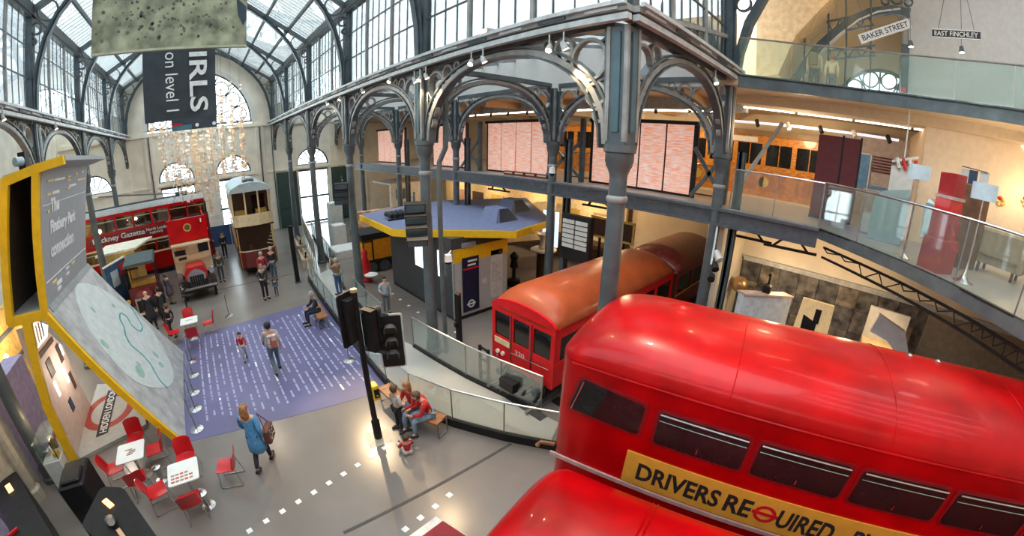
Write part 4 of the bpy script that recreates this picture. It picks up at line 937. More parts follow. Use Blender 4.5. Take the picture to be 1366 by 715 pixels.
MB().box(-6.3, -6.2, 8.2, 9.6, 0, 3.2).build('side', mat('stone', (0, 0, 0)), pe, world=True)
# warm lit alcove seen at far left
al = thing('lit_alcove', 'warm lit amber alcove at the left edge behind the yellow display', 'alcove', (-8.5, 15.5, 0))
MB().box(-8.9, -8.6, 12.5, 19, 0, 2.7).build('back_wall', mat('amber wall', (.6, .36, .1), .7, var=.12), al, world=True)
MB().box(-8.6, -7.2, 12.5, 13, 0, .8).build('counter', BLACK, al, world=True)
for z in (1.9, .9): MB().box(-8.6, -8.5, 12.5, 19, z, z + .12).build('shelf', IRON_D, al, world=True)
for y in (14.6, 17): MB().tube([(-8.3, y, 1.5), (-8.25, y, 1.5)], .14, 12).build('round_lamp', mat('lit lamp lens', (1, 1, 1)), al, world=True)
lamp('POINT', (-7.8, 15.3, 1.9), 90, WARM, .15); lamp('POINT', (-7.8, 18.0, 2.2), 60, WARM, .15)
sg = thing('signal_lamp', 'black two lamp signal hanging at the upper left behind the display', 'signal', (-5.0, 12.5, 6.6))
MB().cbox(0, 0, .35, .2, .3, .85).build('case', BLACK, sg)
for z in (.15, .55): MB().tube([(0, -.12, z), (-.12, -.32, z)], .12, 10).build('lamp_hood', mat('pale blue hood', (.35, .45, .5), .4), sg, True)

# ================================================================ CARPET GRAPHIC
CPT = mat('lilac purple floor graphic', (.125, .115, .23), .4, var=.1, scale=.6)
cpp = [(-2.6, 9.5), (3.52, 8.62), (3.72, 13.4), (4.0, 16.35), (-2.3, 15.95)]
cp = MB().prism(cpp, fz, .0005, .006).build('floor_graphic', CPT); tag(cp, 'large purple printed floor graphic with rows of small white text', 'floor graphic')
random.seed(3); tx = MB(); br = MB()
for i in range(23):
    x = -1.45 + i * .225; y = 9.75 + (.0 if i % 3 else .2) + max(0, .0 - .0) - .0; y_end = 15.8
    ys = y - (x + 1.45) * .13 + random.uniform(0, .5)
    while ys < y_end - .3:
        ln = random.uniform(.08, .42); w = .056
        (br if random.random() < .04 else tx).box(x - w / 2, x + w / 2, ys, ys + ln, .006, .0085)
        ys += ln + random.uniform(.03, .12) + (random.random() < .12) * random.uniform(.2, .7)
tx.build('printed_text', mat('lilac print', (.36, .34, .52), .6), cp, kind='stuff'); br.build('printed_heading', mat('white print', (.8, .8, .85), .6), cp, kind='stuff')

# ================================================================ GLASS BALUSTRADES
def balustrade(pts, label, z0=0.0, h=1.1, plinth=.22, name='glass_balustrade', rail=CHROME, pl_out=.06, post=True, gm=None):
    t = thing(name, label, 'balustrade', (pts[0][0], pts[0][1], z0))
    # resample into panels of about 1.35 m
    P = [Vector(p) for p in pts]; cum = [0]
    for a, b in zip(P, P[1:]): cum.append(cum[-1] + (b - a).length)
    n = max(1, round(cum[-1] / 1.35)); Q = []
    for i in range(n + 1):
        s = cum[-1] * i / n; k = max(j for j in range(len(cum) - 1) if cum[j] <= s + 1e-9) if s < cum[-1] else len(cum) - 2
        Q.append(P[k] + (P[k + 1] - P[k]) * ((s - cum[k]) / (cum[k + 1] - cum[k])))
    if plinth: MB().band([tuple(q) for q in Q], .1, fz, z0, z0 + plinth).build('plinth', BLACK, t, world=True)
    for a, b in zip(Q, Q[1:]):
        d = (b - a).normalized() * .012
        MB().band([tuple(a + d), tuple(b - d)], .014, fz, z0 + plinth, z0 + h - .02).build('glass_panel', gm or GLASS, t, world=True)
    MB().tube([(q.x, q.y, z0 + h) for q in Q], .024, 8).build('handrail', rail, t, world=True)
    if post:
        for q in Q: MB().cbox(q.x, q.y, z0 + h / 2, .02, .02, h - .04).build('post', STEEL_D, t, world=True)
    return t
def spline(pts, k=5):
    out = []
    for i in range(len(pts) - 1):
        p0, p1, p2, p3 = pts[max(i - 1, 0)], pts[i], pts[i + 1], pts[min(i + 2, len(pts) - 1)]
        for q in range(k):
            t = q / k; out.append(tuple(.5 * (2 * p1[j] + (p2[j] - p0[j]) * t + (2 * p0[j] - 5 * p1[j] + 4 * p2[j] - p3[j]) * t * t + (3 * p1[j] - p0[j] - 3 * p2[j] + p3[j]) * t ** 3) for j in (0, 1)))
    return out + [pts[-1]]
balustrade(spline([(4.1, 19.3), (3.86, 16.2), (3.72, 13.5), (3.56, 10.5), (3.5, 8.64), (3.6, 7.3), (3.93, 6.46), (4.48, 5.4), (5.15, 4.3), (5.3, 4.05)]), 'long curved glass balustrade with a black plinth beside the purple floor')
balustrade(spline([(5.2, 10.3), (5.3, 9.3), (5.45, 8.05), (5.62, 6.94), (5.8, 6.2), (5.98, 5.3)]), 'inner curved glass balustrade before the tube carriage front', plinth=.1)
balustrade([(6.9, 29), (5.8, 20.5), (5.15, 16.8)], 'straight glass balustrade beside the man photographing', plinth=.15)
balustrade([(5.05, 15.2), (4.95, 13.6), (4.9, 11.9)], 'glass balustrade at the walkway by the boy in pale blue', plinth=.12)
rp = MB().prism([(4.1, 19.3), (3.76, 13.5), (3.53, 8.64), (3.64, 7.3), (3.96, 6.46), (4.5, 5.4), (5.2, 4.3), (6.0, 4.7), (5.7, 6.6), (5.45, 8), (5.2, 10.4), (4.9, 11.9), (5.0, 15), (5.2, 17), (5.6, 20.5)], fz, .0004, .02)
struct(rp.build('trim_1', mat('pale ramp floor', (.42, .4, .36), .35, var=.05, scale=.7)))

# ================================================================ HANGING BANNERS
PANM = mat('mottled sage canvas', (.24, .25, .17), .8, var=.32, scale=2.6, bump=.3)
hp = thing('painted_canvas', 'large mottled sage green hanging canvas cut by the top edge', 'hanging canvas', (-.65, 10, 8.9))
random.seed(11)
MB().box(-1.69, 1.7, -.04, .04, .02, 3.2).build('canvas', PANM, hp)
MB().box(-1.7, 1.71, -.05, .05, .0, .05).build('bottom_bar', mat('pale batten', (.38, .39, .28), .7), hp)
sp_ = mat('dark mould blotch', (.09, .11, .085), .85, var=.2)
for i in range(150):
    x = random.gauss(-.9 + (i % 3) * .9, .45); z = .25 + abs(random.gauss(.5, .4)); r = random.uniform(.012, .045)
    if abs(x) < 1.6: MB().prism(blob((x, z), r, 7, i, 1, 1), lambda a, b, t: (a, t, b), -.044, -.04).build('blotch', sp_, hp)
MB().prism([(1.45, 1.15), (1.68, .95), (1.68, .62), (1.62, .5), (1.5, .75)], lambda a, b, t: (a, t, b), -.05, -.04).build('dark_corner', mat('dark corner print', (.03, .05, .07), .8), hp)
for x in (-1.6, 1.6): MB().tube([(x, 0, 3.2), (x, 0, 5.6)], .01, 4).build('wire', IRON_D, hp)
BNM = mat('charcoal banner cloth', (.045, .055, .065), .8, var=.15, scale=2)
hb = thing('hanging_banner', 'charcoal hanging banner with white sideways lettering', 'banner', (-.58, 13, 7.64))
G = []
for i in range(9):
    x = -1.04 + 2.08 * i / 8; yy = .03 * sin(i * 1.7); G.append([(x, yy + .0, -.02 + .04 * i / 8), (x, yy + .01 * sin(i), 1.3), (x, yy, 2.75)])
MB().grid(G).add([(a, b + .015, c) for r in G for a, b, c in r], [(i * 3 + k + 1, i * 3 + k, (i + 1) * 3 + k, (i + 1) * 3 + k + 1) for i in range(8) for k in range(2)]).build('cloth', BNM, hb, True)
MB().tube([(-1.06, 0, 2.75), (1.06, 0, 2.75)], .03, 8).build('top_pole', IRON_D, hb)
for x in (-1, 1): MB().tube([(x, 0, 2.75), (x, 0, 7.25)], .008, 4).build('wire', IRON_D, hb)
textfit('GIRLS', WINK, 'lettering', hb, (.28, -.05, 2.63), (0, 0, -1), (1, 0, 0), 2.46, .52, bold=.02)
textfit('on level 1', WINK, 'lettering', hb, (-.4, -.05, 1.9), (0, 0, -1), (1, 0, 0), 1.66, .36, bold=.0)
b2 = thing('hanging_banner', 'small dark hanging banner strip just below the charcoal one', 'banner', (-.28, 17, 7.55))
MB().box(-.86, .86, -.02, .02, .03, 1.2).build('cloth', BNM, b2)
MB().box(-.86, -.1, -.03, -.02, .02, .22).build('teal_block', mat('teal block', (.06, .16, .2), .7), b2); MB().box(-.86, -.45, -.035, -.03, .2, .28).build('red_block', RINK, b2)
for x in (.1, .75): MB().tube([(x, -.03, .17), (x, -.022, .17)], .07, 12).build('white_dot', WINK, b2)
for x in (-.8, .8): MB().tube([(x, 0, 1.2), (x, 0, 6.9)], .008, 4).build('wire', IRON_D, b2)
# paper garlands
lamp('POINT', (.3, 19.5, 8.6), 260, (1, .8, .55), .2)  # lamp without a fixture, added to warm the garlands
random.seed(21)
PAPS = [mat('paper flake warm', (.75, .52, .32), .7, var=.1), mat('paper flake cream', (.8, .7, .55), .7, var=.1), mat('paper flake rust', (.72, .46, .3), .7, var=.15), mat('paper flake pale', (.78, .76, .72), .7)]
cnt = 0
for row, (yy, z0, z1) in enumerate(((21.2, 5.0, 8.6), (22.4, 4.2, 9.6), (23.6, 3.5, 9.9), (24.8, 3.4, 8.6))):
    for i in range(9):
        x = -2.3 + i * .52 + row * .13 + random.uniform(-.08, .08)
        t = thing('paper_garland', 'hanging string of warm paper flakes under the banners', 'garland', (x, yy, 0), group='paper garlands')
        lo = max(z0 + random.uniform(0, 1.2) + (1.6 if abs(x) > 2.0 else 0), 5.5 if (x > .85 and yy > 21.5) else (4.3 if x < -.2 else 0)); hi = z1 + random.uniform(-.5, .6)
        MB().tube([(0, 0, lo), (0, 0, EAVE + (RIDGE - EAVE) * (1 - abs(x - CX) / 5.7) + .0)], .006, 3).build('string', IRON_L, t)
        fl = MB(); z = lo
        while z < hi:
            a = random.uniform(0, pi); w = random.uniform(.07, .15); h = random.uniform(.1, .2); dx, dy = cos(a) * w, sin(a) * w; ox = random.uniform(-.05, .05)
            fl.add([(ox - dx, -dy, z), (ox + dx, dy, z + .03), (ox + dx * .8, dy, z + h), (ox - dx, -dy * .6, z + h * .8), (ox - dx, -dy + .012, z), (ox + dx, dy + .012, z + .03), (ox + dx * .8, dy + .012, z + h), (ox - dx, -dy * .6 + .012, z + h * .8)],
                   [(0, 1, 2, 3), (7, 6, 5, 4), (0, 4, 5, 1), (1, 5, 6, 2), (2, 6, 7, 3), (3, 7, 4, 0)])
            z += random.uniform(.13, .24)
        fl.build('paper_flakes', PAPS[(i + row) % 4], t, kind='stuff')
# ================================================================ VEHICLES AT THE FAR END
CRMV = mat('cream vehicle paint', (.72, .58, .36), .45, var=.05, coat=.3)
GRR = mat('grey canvas roof', (.32, .31, .29), .6, var=.1); BLR = mat('pale blue grey roof', (.42, .5, .53), .5, var=.05)
def rect(t, name, m, x0, x1, y, z0, z1, d=.02):
    return MB().box(x0, x1, y - d, y, z0, z1).build(name, m, t)
tb = thing('trolleybus', 'red double-deck trolleybus with newspaper advert standing across the far end', 'bus', (-.35, 27.3, 0), rad(5))
Lt = 9.0
b = MB(); b.box(-Lt, 0, 0, 2.4, .35, 1.5).box(-Lt, 0, 0, 2.4, 2.1, 3.1).box(-Lt, 0, 0, 2.4, 3.85, 4.05); b.build('body', RED, tb)
MB().box(-Lt + .05, -.05, .08, 2.3, 1.5, 2.1).box(-Lt + .05, -.05, .08, 2.3, 3.1, 3.85).build('interior', mat('warm interior', (.35, .25, .15), .7), tb)
for i in range(8):
    x0 = -Lt + .1 + i * 1.11
    for z0, z1 in ((1.5, 2.1), (3.1, 3.85)):
        w = MB().box(x0 + .06, x0 + 1.05, .0, .02, z0, z1).build('window', glass_mat('vehicle window', (.75, .72, .65), .15) if 'vehicle window' not in _M else _M['vehicle window'], tb)
        MB().box(x0 - .05, x0 + .06, -.01, .08, z0, z1).build('window_pillar', RED, tb)
        MB().box(x0 + .06, x0 + 1.05, -.012, .0, z1 - .16, z1 - .13).build('vent_bar', CRMV, w)
rect(tb, 'cream_band', CRMV, -Lt, -.0, 0, 2.12, 2.22); rect(tb, 'cream_band', CRMV, -Lt, -.0, 0, 1.36, 1.46)
adp = rect(tb, 'advert_panel', RED_D, -7.4, -2.2, 0, 2.42, 2.98)
textfit('Hackney Gazette', WHITE, 'lettering', adp, (-7.1, -.03, 2.5), (1, 0, 0), (0, 0, 1), 3.2, .4, bold=.02)
textfit('North London', WHITE, 'lettering', adp, (-3.8, -.03, 2.7), (1, 0, 0), (0, 0, 1), 1.4, .18, bold=.02)
textfit('NEWS', WHITE, 'lettering', adp, (-3.6, -.03, 2.5), (1, 0, 0), (0, 0, 1), .8, .13, bold=.02)
MB().grid([[(x, 1.2 - 1.2 * cos(a), 4.05 + .28 * sin(a)) for a in [pi * k / 10 for k in range(11)]] for x in (-Lt, -Lt * .5, 0)]).box(-Lt, 0, .02, 2.38, 4.02, 4.06).build('roof', GRR, tb, True)
MB().box(-Lt, 0, 1.0, 1.4, 4.3, 4.4).build('boom_gantry', IRON_D, tb)
for y in (1.0, 1.4): MB().tube([(-1.2, y, 4.45), (-6.5, y + .3, 5.1)], .03, 6).build('trolley_boom', IRON_D, tb)
MB().cbox(-1.3, 1.2, 4.5, .8, .5, .16).build('boom_base', IRON_D, tb)
MB().box(0, .25, .3, 2.1, .35, 1.2).box(0, .15, .1, 2.3, 1.2, 3.1).build('nose', RED_D, tb)
MB().box(.01, .1, .2, 2.2, 3.1, 3.85).build('front_window', DGLASS, tb)
for x in (-1.6, -7.2):
    for y in (-.02, 2.1): MB().tube([(x, y, .48), (x, y + .3, .48)], .46, 18).build('wheel', BLACK, tb)
MB().box(-Lt + .2, -.3, .1, 2.3, .15, .36).build('skirt', BLACK, tb)
# veteran bus with red bonnet and red upper panel
ob = thing('veteran_bus', 'veteran open-top bus with red bonnet, silver radiator and red front panel', 'bus', (-1.3, 21.5, 0), rad(3))
MB().box(-.95, .95, 0, 4.6, 1.0, 1.85).box(-.9, .9, .0, 4.6, 1.85, 2.6).build('lower_saloon', CRMV, ob)
up = MB(); up.box(-.98, .98, -.05, .05, 2.65, 3.75).box(-.98, -.9, .05, 4.9, 2.65, 3.45).box(.9, .98, .05, 4.9, 2.65, 3.45).box(-.98, .98, .05, 4.9, 2.58, 2.68)
up.build('upper_deck', RED, ob)
MB().band(arcpts(-.0, 3.3, .17, n=20), .05, lambda a, b, t: (a, t, b), -.07, -.05, True).build('emblem_ring', GOLD, ob)
MB().tube([(0, -.06, 3.3), (0, -.05, 3.3)], .12, 14).build('emblem', IRON_D, ob)
textfit('1', WHITE, 'lettering', ob, (.68, -.06, 3.45), (1, 0, 0), (0, 0, 1), .06, .18)
MB().box(-.95, .95, -.5, .02, 2.52, 2.6).build('cab_canopy', CRMV, ob)
cf = MB(); cf.box(-.95, .95, -.1, 0, 1.7, 2.0).box(-.95, -.88, -.1, 0, 1.7, 2.52).box(.88, .95, -.1, 0, 1.7, 2.52).box(-.95, .35, -.08, 0, 2.28, 2.52).build('cab_front', CRMV, ob)
MB().box(.35, .88, -.05, -.03, 2.0, 2.5).build('cab_window', DGLASS, ob); MB().box(-.85, -.3, -.05, -.03, 2.0, 2.26).build('cab_window', DGLASS, ob)
rect(ob, 'blind', WHITE, -.12, .25, -.1, 2.32, 2.5); rect(ob, 'plate', INK, -.7, -.3, -.1, 1.78, 1.92); rect(ob, 'plate', AD, -.75, -.4, -.1, 2.3, 2.38)
bonp = [(-.55, 1.0), (.55, 1.0), (.55, 1.35), (.38, 1.6), (-.38, 1.6), (-.55, 1.35)]
MB().prism(bonp, lambda a, b, t: (a, t, b), -1.15, -.1).build('bonnet', RED_P, ob)
rd = MB().prism([(-.42, .62), (.42, .62), (.46, 1.22), (.25, 1.42), (0, 1.5), (-.25, 1.42), (-.46, 1.22)], lambda a, b, t: (a, t, b), -1.25, -1.15).build('radiator_shell', CHROME, ob)
MB().box(-.36, .36, -1.28, -1.25, .68, 1.2).build('radiator_core', BLACK, rd)
for k in range(7): MB().box(-.33 + k * .11, -.31 + k * .11, -1.3, -1.28, .68, 1.2).build('radiator_bar', STEEL_D, rd)
for x in (-.78, .78):
    MB().tube([(x, -1.1, 1.25), (x, -.9, 1.25)], .14, 12).build('headlamp', CHROME, ob, True)
    MB().tube([(x - .06, -.9, .42), (x + .06, -.9, .42)], .42, 18).build('wheel', BLACK, ob)
    MB().band([(-.4 + -.9, .5), (-1.2, .82), (-.9, .92), (-.6, .82), (-.35, .5)], .05, lambda a, b, t: (t, a, b), x - .14, x + .14).build('mudguard', BLACK, ob)
for x in (-.8, .8): MB().tube([(x - .08, 3.4, .48), (x + .08, 3.4, .48)], .48, 18).build('wheel', BLACK, ob)
MB().box(-.8, .8, -1.4, -1.3, .5, .58).box(-.5, .5, -1.3, 4.6, .55, .95).build('chassis', BLACK, ob)
MB().beam((-.9, -1.3, .62), (.9, -1.3, .62), .1, .12).build('bumper', CHROME, ob)
for y in (.5, 1.5, 2.5, 3.5):
    for x in (-.45, .45): MB().box(x - .35, x + .35, y, y + .35, 2.7, 3.0).box(x - .35, x + .35, y + .35, y + .42, 2.7, 3.4).build('deck_seat', mat('dark seat', (.09, .03, .03), .7), ob)
# cream tram, end on
ct = thing('tram', 'cream and maroon double-deck tram standing end-on with a pale blue roof', 'tram', (2.12, 21.9, 0), rad(-1))
MAR = mat('maroon tram paint', (.16, .02, .02), .4, coat=.3); BRN = mat('brown interior wood', (.06, .027, .014), .6)
roofp = [(-1.15, 4.5), (1.15, 4.5), (1.0, 4.72), (.55, 4.92), (0, 4.98), (-.55, 4.92), (-1.0, 4.72)]
MB().prism(roofp, lambda a, b, t: (a, t, b), -.1, 6.6).build('roof', BLR, ct); MB().bbox(-.3, .3, .6, 1.4, 4.95, 5.12, .04).build('roof_hatch', IRON_D, ct)
for x in (-1.03, -.35, .35, 1.03): MB().box(x - .04, x + .04, 0, .08, 3.3, 4.5).build('upper_post', CRMV, ct)
for k in range(6):
    for x in (-1.05, 1.05): MB().box(x - .03, x + .03, .9 + k * 1.1, 1.0 + k * 1.1, 3.3, 4.5).build('side_post', CRMV, ct)
MB().band([(-1.05, .25), (-.8, .02), (-.3, -.1), (.3, -.1), (.8, .02), (1.05, .25)], .05, fz, 2.75, 3.35).build('cream_apron', CRMV, ct)
MB().box(-1.08, -1.02, .2, 6.6, 2.75, 3.3).box(1.02, 1.08, .2, 6.6, 2.75, 3.3).build('side_panel', CRMV, ct)
MB().box(-1.05, 1.05, .1, 6.5, 2.66, 2.75).build('upper_floor', BRN, ct)
MB().box(-1.0, 1.0, 1.2, 1.3, 2.75, 4.5).box(-1, 1, 1.3, 1.4, .8, 2.66).build('bulkhead', BRN, ct)
MB().box(.1, .8, 1.15, 1.2, 3.3, 4.2).build('bulkhead_window', DGLASS, ct)
for x in (-.6, .5): MB().box(x - .3, x + .3, .5, .9, 3.0, 3.5).build('bench_seat', mat('ochre seat', (.5, .3, .06), .6), ct)
MB().band([(-1.0, .3), (-.7, .02), (0, -.08), (.7, .02), (1.0, .3)], .05, fz, .55, 1.45).build('dash_panel', MAR, ct)
MB().band([(-1.0, .27), (-.7, -.01), (0, -.11), (.7, -.01), (1.0, .27)], .02, fz, 1.4, 1.46).build('gold_line', CRMV, ct)
for x in (-.95, .95): MB().tube([(x, .25, .5), (x, .25, 2.7)], .03, 6).build('platform_pole', GOLD, ct)
MB().tube([(-.3, .3, .55), (-.3, .3, 1.7)], .09, 8).build('controller', BRN, ct)
MB().box(-1.03, 1.03, 1.4, 6.4, .55, 1.45).build('saloon', MAR, ct)
for k in range(5):
    for x in (-1.0, 1.0): MB().box(x - .02, x + .02, 1.55 + k, 2.4 + k, 1.55, 2.5).build('saloon_window', DGLASS, ct)
for k in range(6):
    for x in (-1.0, 1.0): MB().box(x - .04, x + .04, 1.4 + k, 1.52 + k, 1.45, 2.66).build('saloon_pillar', CRMV, ct)
for i in range(5): MB().beam((.55 + .08 * i, .12, 1.7 + .16 * i), (.85, .1, 1.6 + .2 * i), .03).build('stair_tread', CRMV, ct)
MB().box(-.8, .8, .6, 6, .2, .5).build('truck_frame', BLACK, ct)
for y in (1.6, 4.6):
    for x in (-.72, .72): MB().tube([(x - .06, y, .36), (x + .06, y, .36)], .36, 16).build('wheel', BLACK, ct)
# old dark lorry
lo = thing('old_taxi', 'old dark maroon motor cab with a grey canvas roof left of the veteran bus', 'vehicle', (-3.75, 19.6, 0), rad(5))
MB().prism([(-.75, 2.3), (.75, 2.3), (.68, 2.42), (-.68, 2.42)], lambda a, b, t: (a, t, b), .2, 2.8).build('canvas_roof', mat('blue grey canvas', (.06, .085, .09), .6), lo)
for x in (-.7, .7):
    for y in (.3, 1.4, 2.7): MB().beam((x, y, .9), (x, y, 2.3), .05).build('roof_post', BLACK, lo)
MB().box(-.7, .7, .9, 2.8, .55, 1.2).box(-.7, .7, .3, .4, .55, 1.3).build('body', MAR, lo)
MB().box(-.6, .6, 1.0, 1.5, 1.2, 1.4).build('seat', mat('ochre seat', (0, 0, 0)), lo)
MB().prism([(-.38, .65), (.38, .65), (.38, 1.05), (.25, 1.2), (-.25, 1.2), (-.38, 1.05)], lambda a, b, t: (a, t, b), -.75, .3).build('bonnet', MAR, lo)
MB().box(-.38, .38, -.85, -.75, .5, 1.15).build('radiator', CHROME, lo); MB().box(-.32, .32, -.88, -.85, .55, 1.05).build('radiator_core', BLACK, lo)
MB().box(-.6, .6, -1.0, -.92, .45, .53).build('bumper', CRMV, lo)
for x in (-.72, .72):
    MB().tube([(x, -.55, 1.0), (x, -.4, 1.0)], .1, 10).build('headlamp', GOLD, lo)
    for y in (-.4, 2.1): MB().tube([(x - .05, y, .4), (x + .05, y, .4)], .4, 18).build('wheel', BLACK, lo)
MB().box(-.5, .5, -.9, 2.8, .4, .55).build('chassis', BLACK, lo)
# white exhibition kiosk and blue poster
wk = thing('exhibition_booth', 'cream topped exhibition booth between the left columns', 'booth', (-5.2, 22.5, 0))
MB().box(-1.0, .9, 0, 2.4, .0, 2.55).build('body', mat('amber booth wall', (.62, .42, .12), .6), wk)
MB().prism([(-1.1, -.1), (1.0, .1), (1.6, 2.6), (-1.1, 2.5)], fz, 2.55, 2.65).build('top', mat('cream booth top', (.8, .72, .58), .6), wk)
for z in (.8, 1.6): MB().box(-1.02, .92, -.03, 0, z, z + .1).build('shelf_line', BRN, wk)
pp = thing('poster_board', 'tall dark blue poster board leaning by the old motor cab', 'poster board', (-5.0, 20.6, 0), rad(68))
MB().box(-.9, .9, -.04, .04, .1, 2.5).build('board', mat('deep blue poster', (.03, .07, .13), .4, var=.4, scale=2), pp)
MB().box(-.9, .9, -.05, .05, 2.5, 2.56).build('white_edge', WHITE, pp); MB().box(-.5, .1, -.05, -.04, 1.5, 2.2).build('poster_figure', mat('pale figure', (.4, .45, .5), .6), pp); MB().box(.3, .8, -.05, -.04, 1.8, 2.35).build('poster_block', RINK, pp)
# orange vehicle behind the kiosk
ov = thing('orange_locomotive', 'small orange works locomotive behind the kiosk', 'vehicle', (7.9, 18.2, 0))
MB().bbox(-.6, .95, 0, 1.6, .7, 1.75, .06).build('cab_body', mat('orange paint', (.75, .26, .01), .4), ov); MB().box(-1.1, -.62, 0, 1.6, .7, 1.6).build('door_panel', mat('orange paint', (0, 0, 0)), ov)
MB().box(-1.15, 1.0, -.02, 1.62, 1.75, 2.05).build('roof', BLACK, ov); MB().box(-1.1, 1.0, .0, 1.6, .25, .7).build('frame', BLACK, ov)
for x in (-.7, 0, .7): MB().tube([(x, -.03, .3), (x, .1, .3)], .28, 14).build('wheel', IRON_D, ov)
for x in (-1.1, -.6, 1.0): MB().box(x - .03, x + .03, -.04, .0, .7, 1.9).build('cab_post', BLACK, ov)
rw = thing('red_machine_part', 'red and white machine part standing behind the speaker column', 'exhibit', (6.5, 17.3, 0))
MB().lathe([(.25, 0), (.3, .1), (.2, .4), (.26, .8), (.12, 1.2), (.16, 1.4), (.05, 1.6)], n=12).build('red_body', RED_P, rw, True)
MB().lathe([(.05, .3), (.3, .34), (.34, .42), (.1, .5)], (.1, -.35, 0), 12).build('white_dish', WHITE, rw, True)
# ================================================================ FURNITURE
def chair():
    t = thing('cafe_chair', 'x', 'chair', group='red cafe chairs')
    G = []
    for i in range(6):
        y = -.2 + .42 * i / 5; G.append([(x, y, .45 + .03 * (abs(x) / .22) ** 2 - .015 * sin(pi * i / 5)) for x in (-.22, -.14, -.05, .05, .14, .22)])
    def thick(G, dz, dy): 
        m = MB().grid(G); g2 = [[(a, b + dy, c + dz) for a, b, c in r] for r in G]; n = len(m.v); m.grid(g2)
        R, C_ = len(G), len(G[0]); rim = [k for k in range(C_)] + [i * C_ + C_ - 1 for i in range(1, R)] + [(R - 1) * C_ + k for k in range(C_ - 2, -1, -1)] + [i * C_ for i in range(R - 2, 0, -1)]
        for a, b in zip(rim, rim[1:] + rim[:1]): m.f.append((a, b, b + n, a + n))
        return m
    thick(G, -.015, 0).build('seat', RED_P, t, True)
    G = []
    for i in range(6):
        z = .47 + .38 * i / 5; G.append([(x, -.2 - .1 * (i / 5) ** 1.3 + .05 * (abs(x) / .22) ** 2, z - (.04 if i == 5 and abs(x) > .2 else 0)) for x in (-.22, -.14, -.05, .05, .14, .22)])
    thick(G, 0, -.015).build('backrest', RED_P, t, True)
    for x in (-.18, .18):
        MB().tube([(x, -.2, .43), (x * 1.2, -.26, .015)], .011, 6).build('leg', CHROME, t); MB().tube([(x, .18, .43), (x * 1.2, .24, .015)], .011, 6).build('leg', CHROME, t)
    MB().tube([(-.18, .18, .43), (.18, .18, .43)], .01, 6).build('seat_rail', CHROME, t)
    MB().tube([(-.215, -.26, .014), (-.215, .24, .014)], .01, 6).build('floor_runner', CHROME, t); MB().tube([(.215, -.26, .014), (.215, .24, .014)], .01, 6).build('floor_runner', CHROME, t)
    return t
ch0 = None
chs = [(-3.3, 9.62, 180, 'red cafe chair on the far side of the left table'), (-2.75, 8.9, 95, 'red cafe chair right of the left table'), (-3.78, 8.65, -80, 'red cafe chair left of the left table'), (-3.2, 8.05, 10, 'red cafe chair on the near side of the left table'),
       (-2.0, 8.2, 175, 'red cafe chair beyond the right table'), (-2.72, 7.45, -75, 'red cafe chair left of the right table, brightly lit seat'), (-2.0, 6.85, 5, 'red cafe chair on the near side of the right table'), (-1.1, 7.5, 75, 'red cafe chair standing alone right of the tables'),
       (-1.75, 16.7, 180, 'red cafe chair beyond the small far table'), (-1.6, 15.05, 0, 'red cafe chair before the small far table'), (-2.35, 15.75, -90, 'red cafe chair left of the small far table'), (-.95, 15.85, 90, 'red cafe chair right of the small far table')]
for x, y, a, lb in chs:
    # backrest is on local -y: a = 0 faces +y (towards the far end)
    if ch0 is None: ch0 = chair(); o = ch0; o.location = (x, y, 0); o.rotation_euler = (0, 0, rad(a)); o['label'] = lb
    else: dup(ch0, (x, y, 0), rad(a), lb)
def table(x, y, label, prints):
    t = thing('cafe_table', label, 'table', (x, y, 0), group='white cafe tables')
    MB().prism(soft([(-.34, -.35), (.34, -.35), (.34, .35), (-.34, .35)], .06), fz, .72, .745).build('table_top', WHITE, t)
    MB().tube([(0, 0, .02), (0, 0, .72)], .03, 8).build('pedestal', CHROME, t); MB().lathe([(.24, 0), (.24, .01), (.05, .04), (.03, .05)], n=20).build('base', CHROME, t, True)
    for i, (a, b, w, h, m) in enumerate(prints): MB().box(a, a + w, b, b + h, .745, .748).build('print', m, t)
    return t
PM = mat('brown table print', (.4, .22, .16), .6); PR = mat('red table print', (.6, .08, .06), .6)
random.seed(5)
table(-3.24, 8.66, 'white cafe table with a single brown print, nearer the display', [(-.12 + random.uniform(-.02, .06) + .05 * (i % 3), -.12 + .06 * (i // 2), .1, .04, PM) for i in range(8)])
table(-1.99, 7.41, 'white cafe table with black and red prints, right of the first', [(-.27 + .1 * (i % 5), -.27 + .1 * (i // 5), .08, .05, PM if i % 3 else PR) for i in range(14)])
table(-1.66, 15.8, 'small far white cafe table beside the boy in black', [(-.15, 0, .3, .05, mat('grey print', (0, 0, 0)))])
for i, (x, y, lb) in enumerate(((-2.75, 8.3, 'small steel floor post between the two cafe tables'), (-1.75, 7.0, 'small steel floor post before the right cafe table'))):
    t = thing('floor_post', lb, 'post', (x, y, 0)); MB().lathe([(.16, 0), (.16, .02), (.06, .04), (.06, .3), (.11, .34), (.11, .4), (.02, .44)], n=14).build('dome', CHROME, t, True)
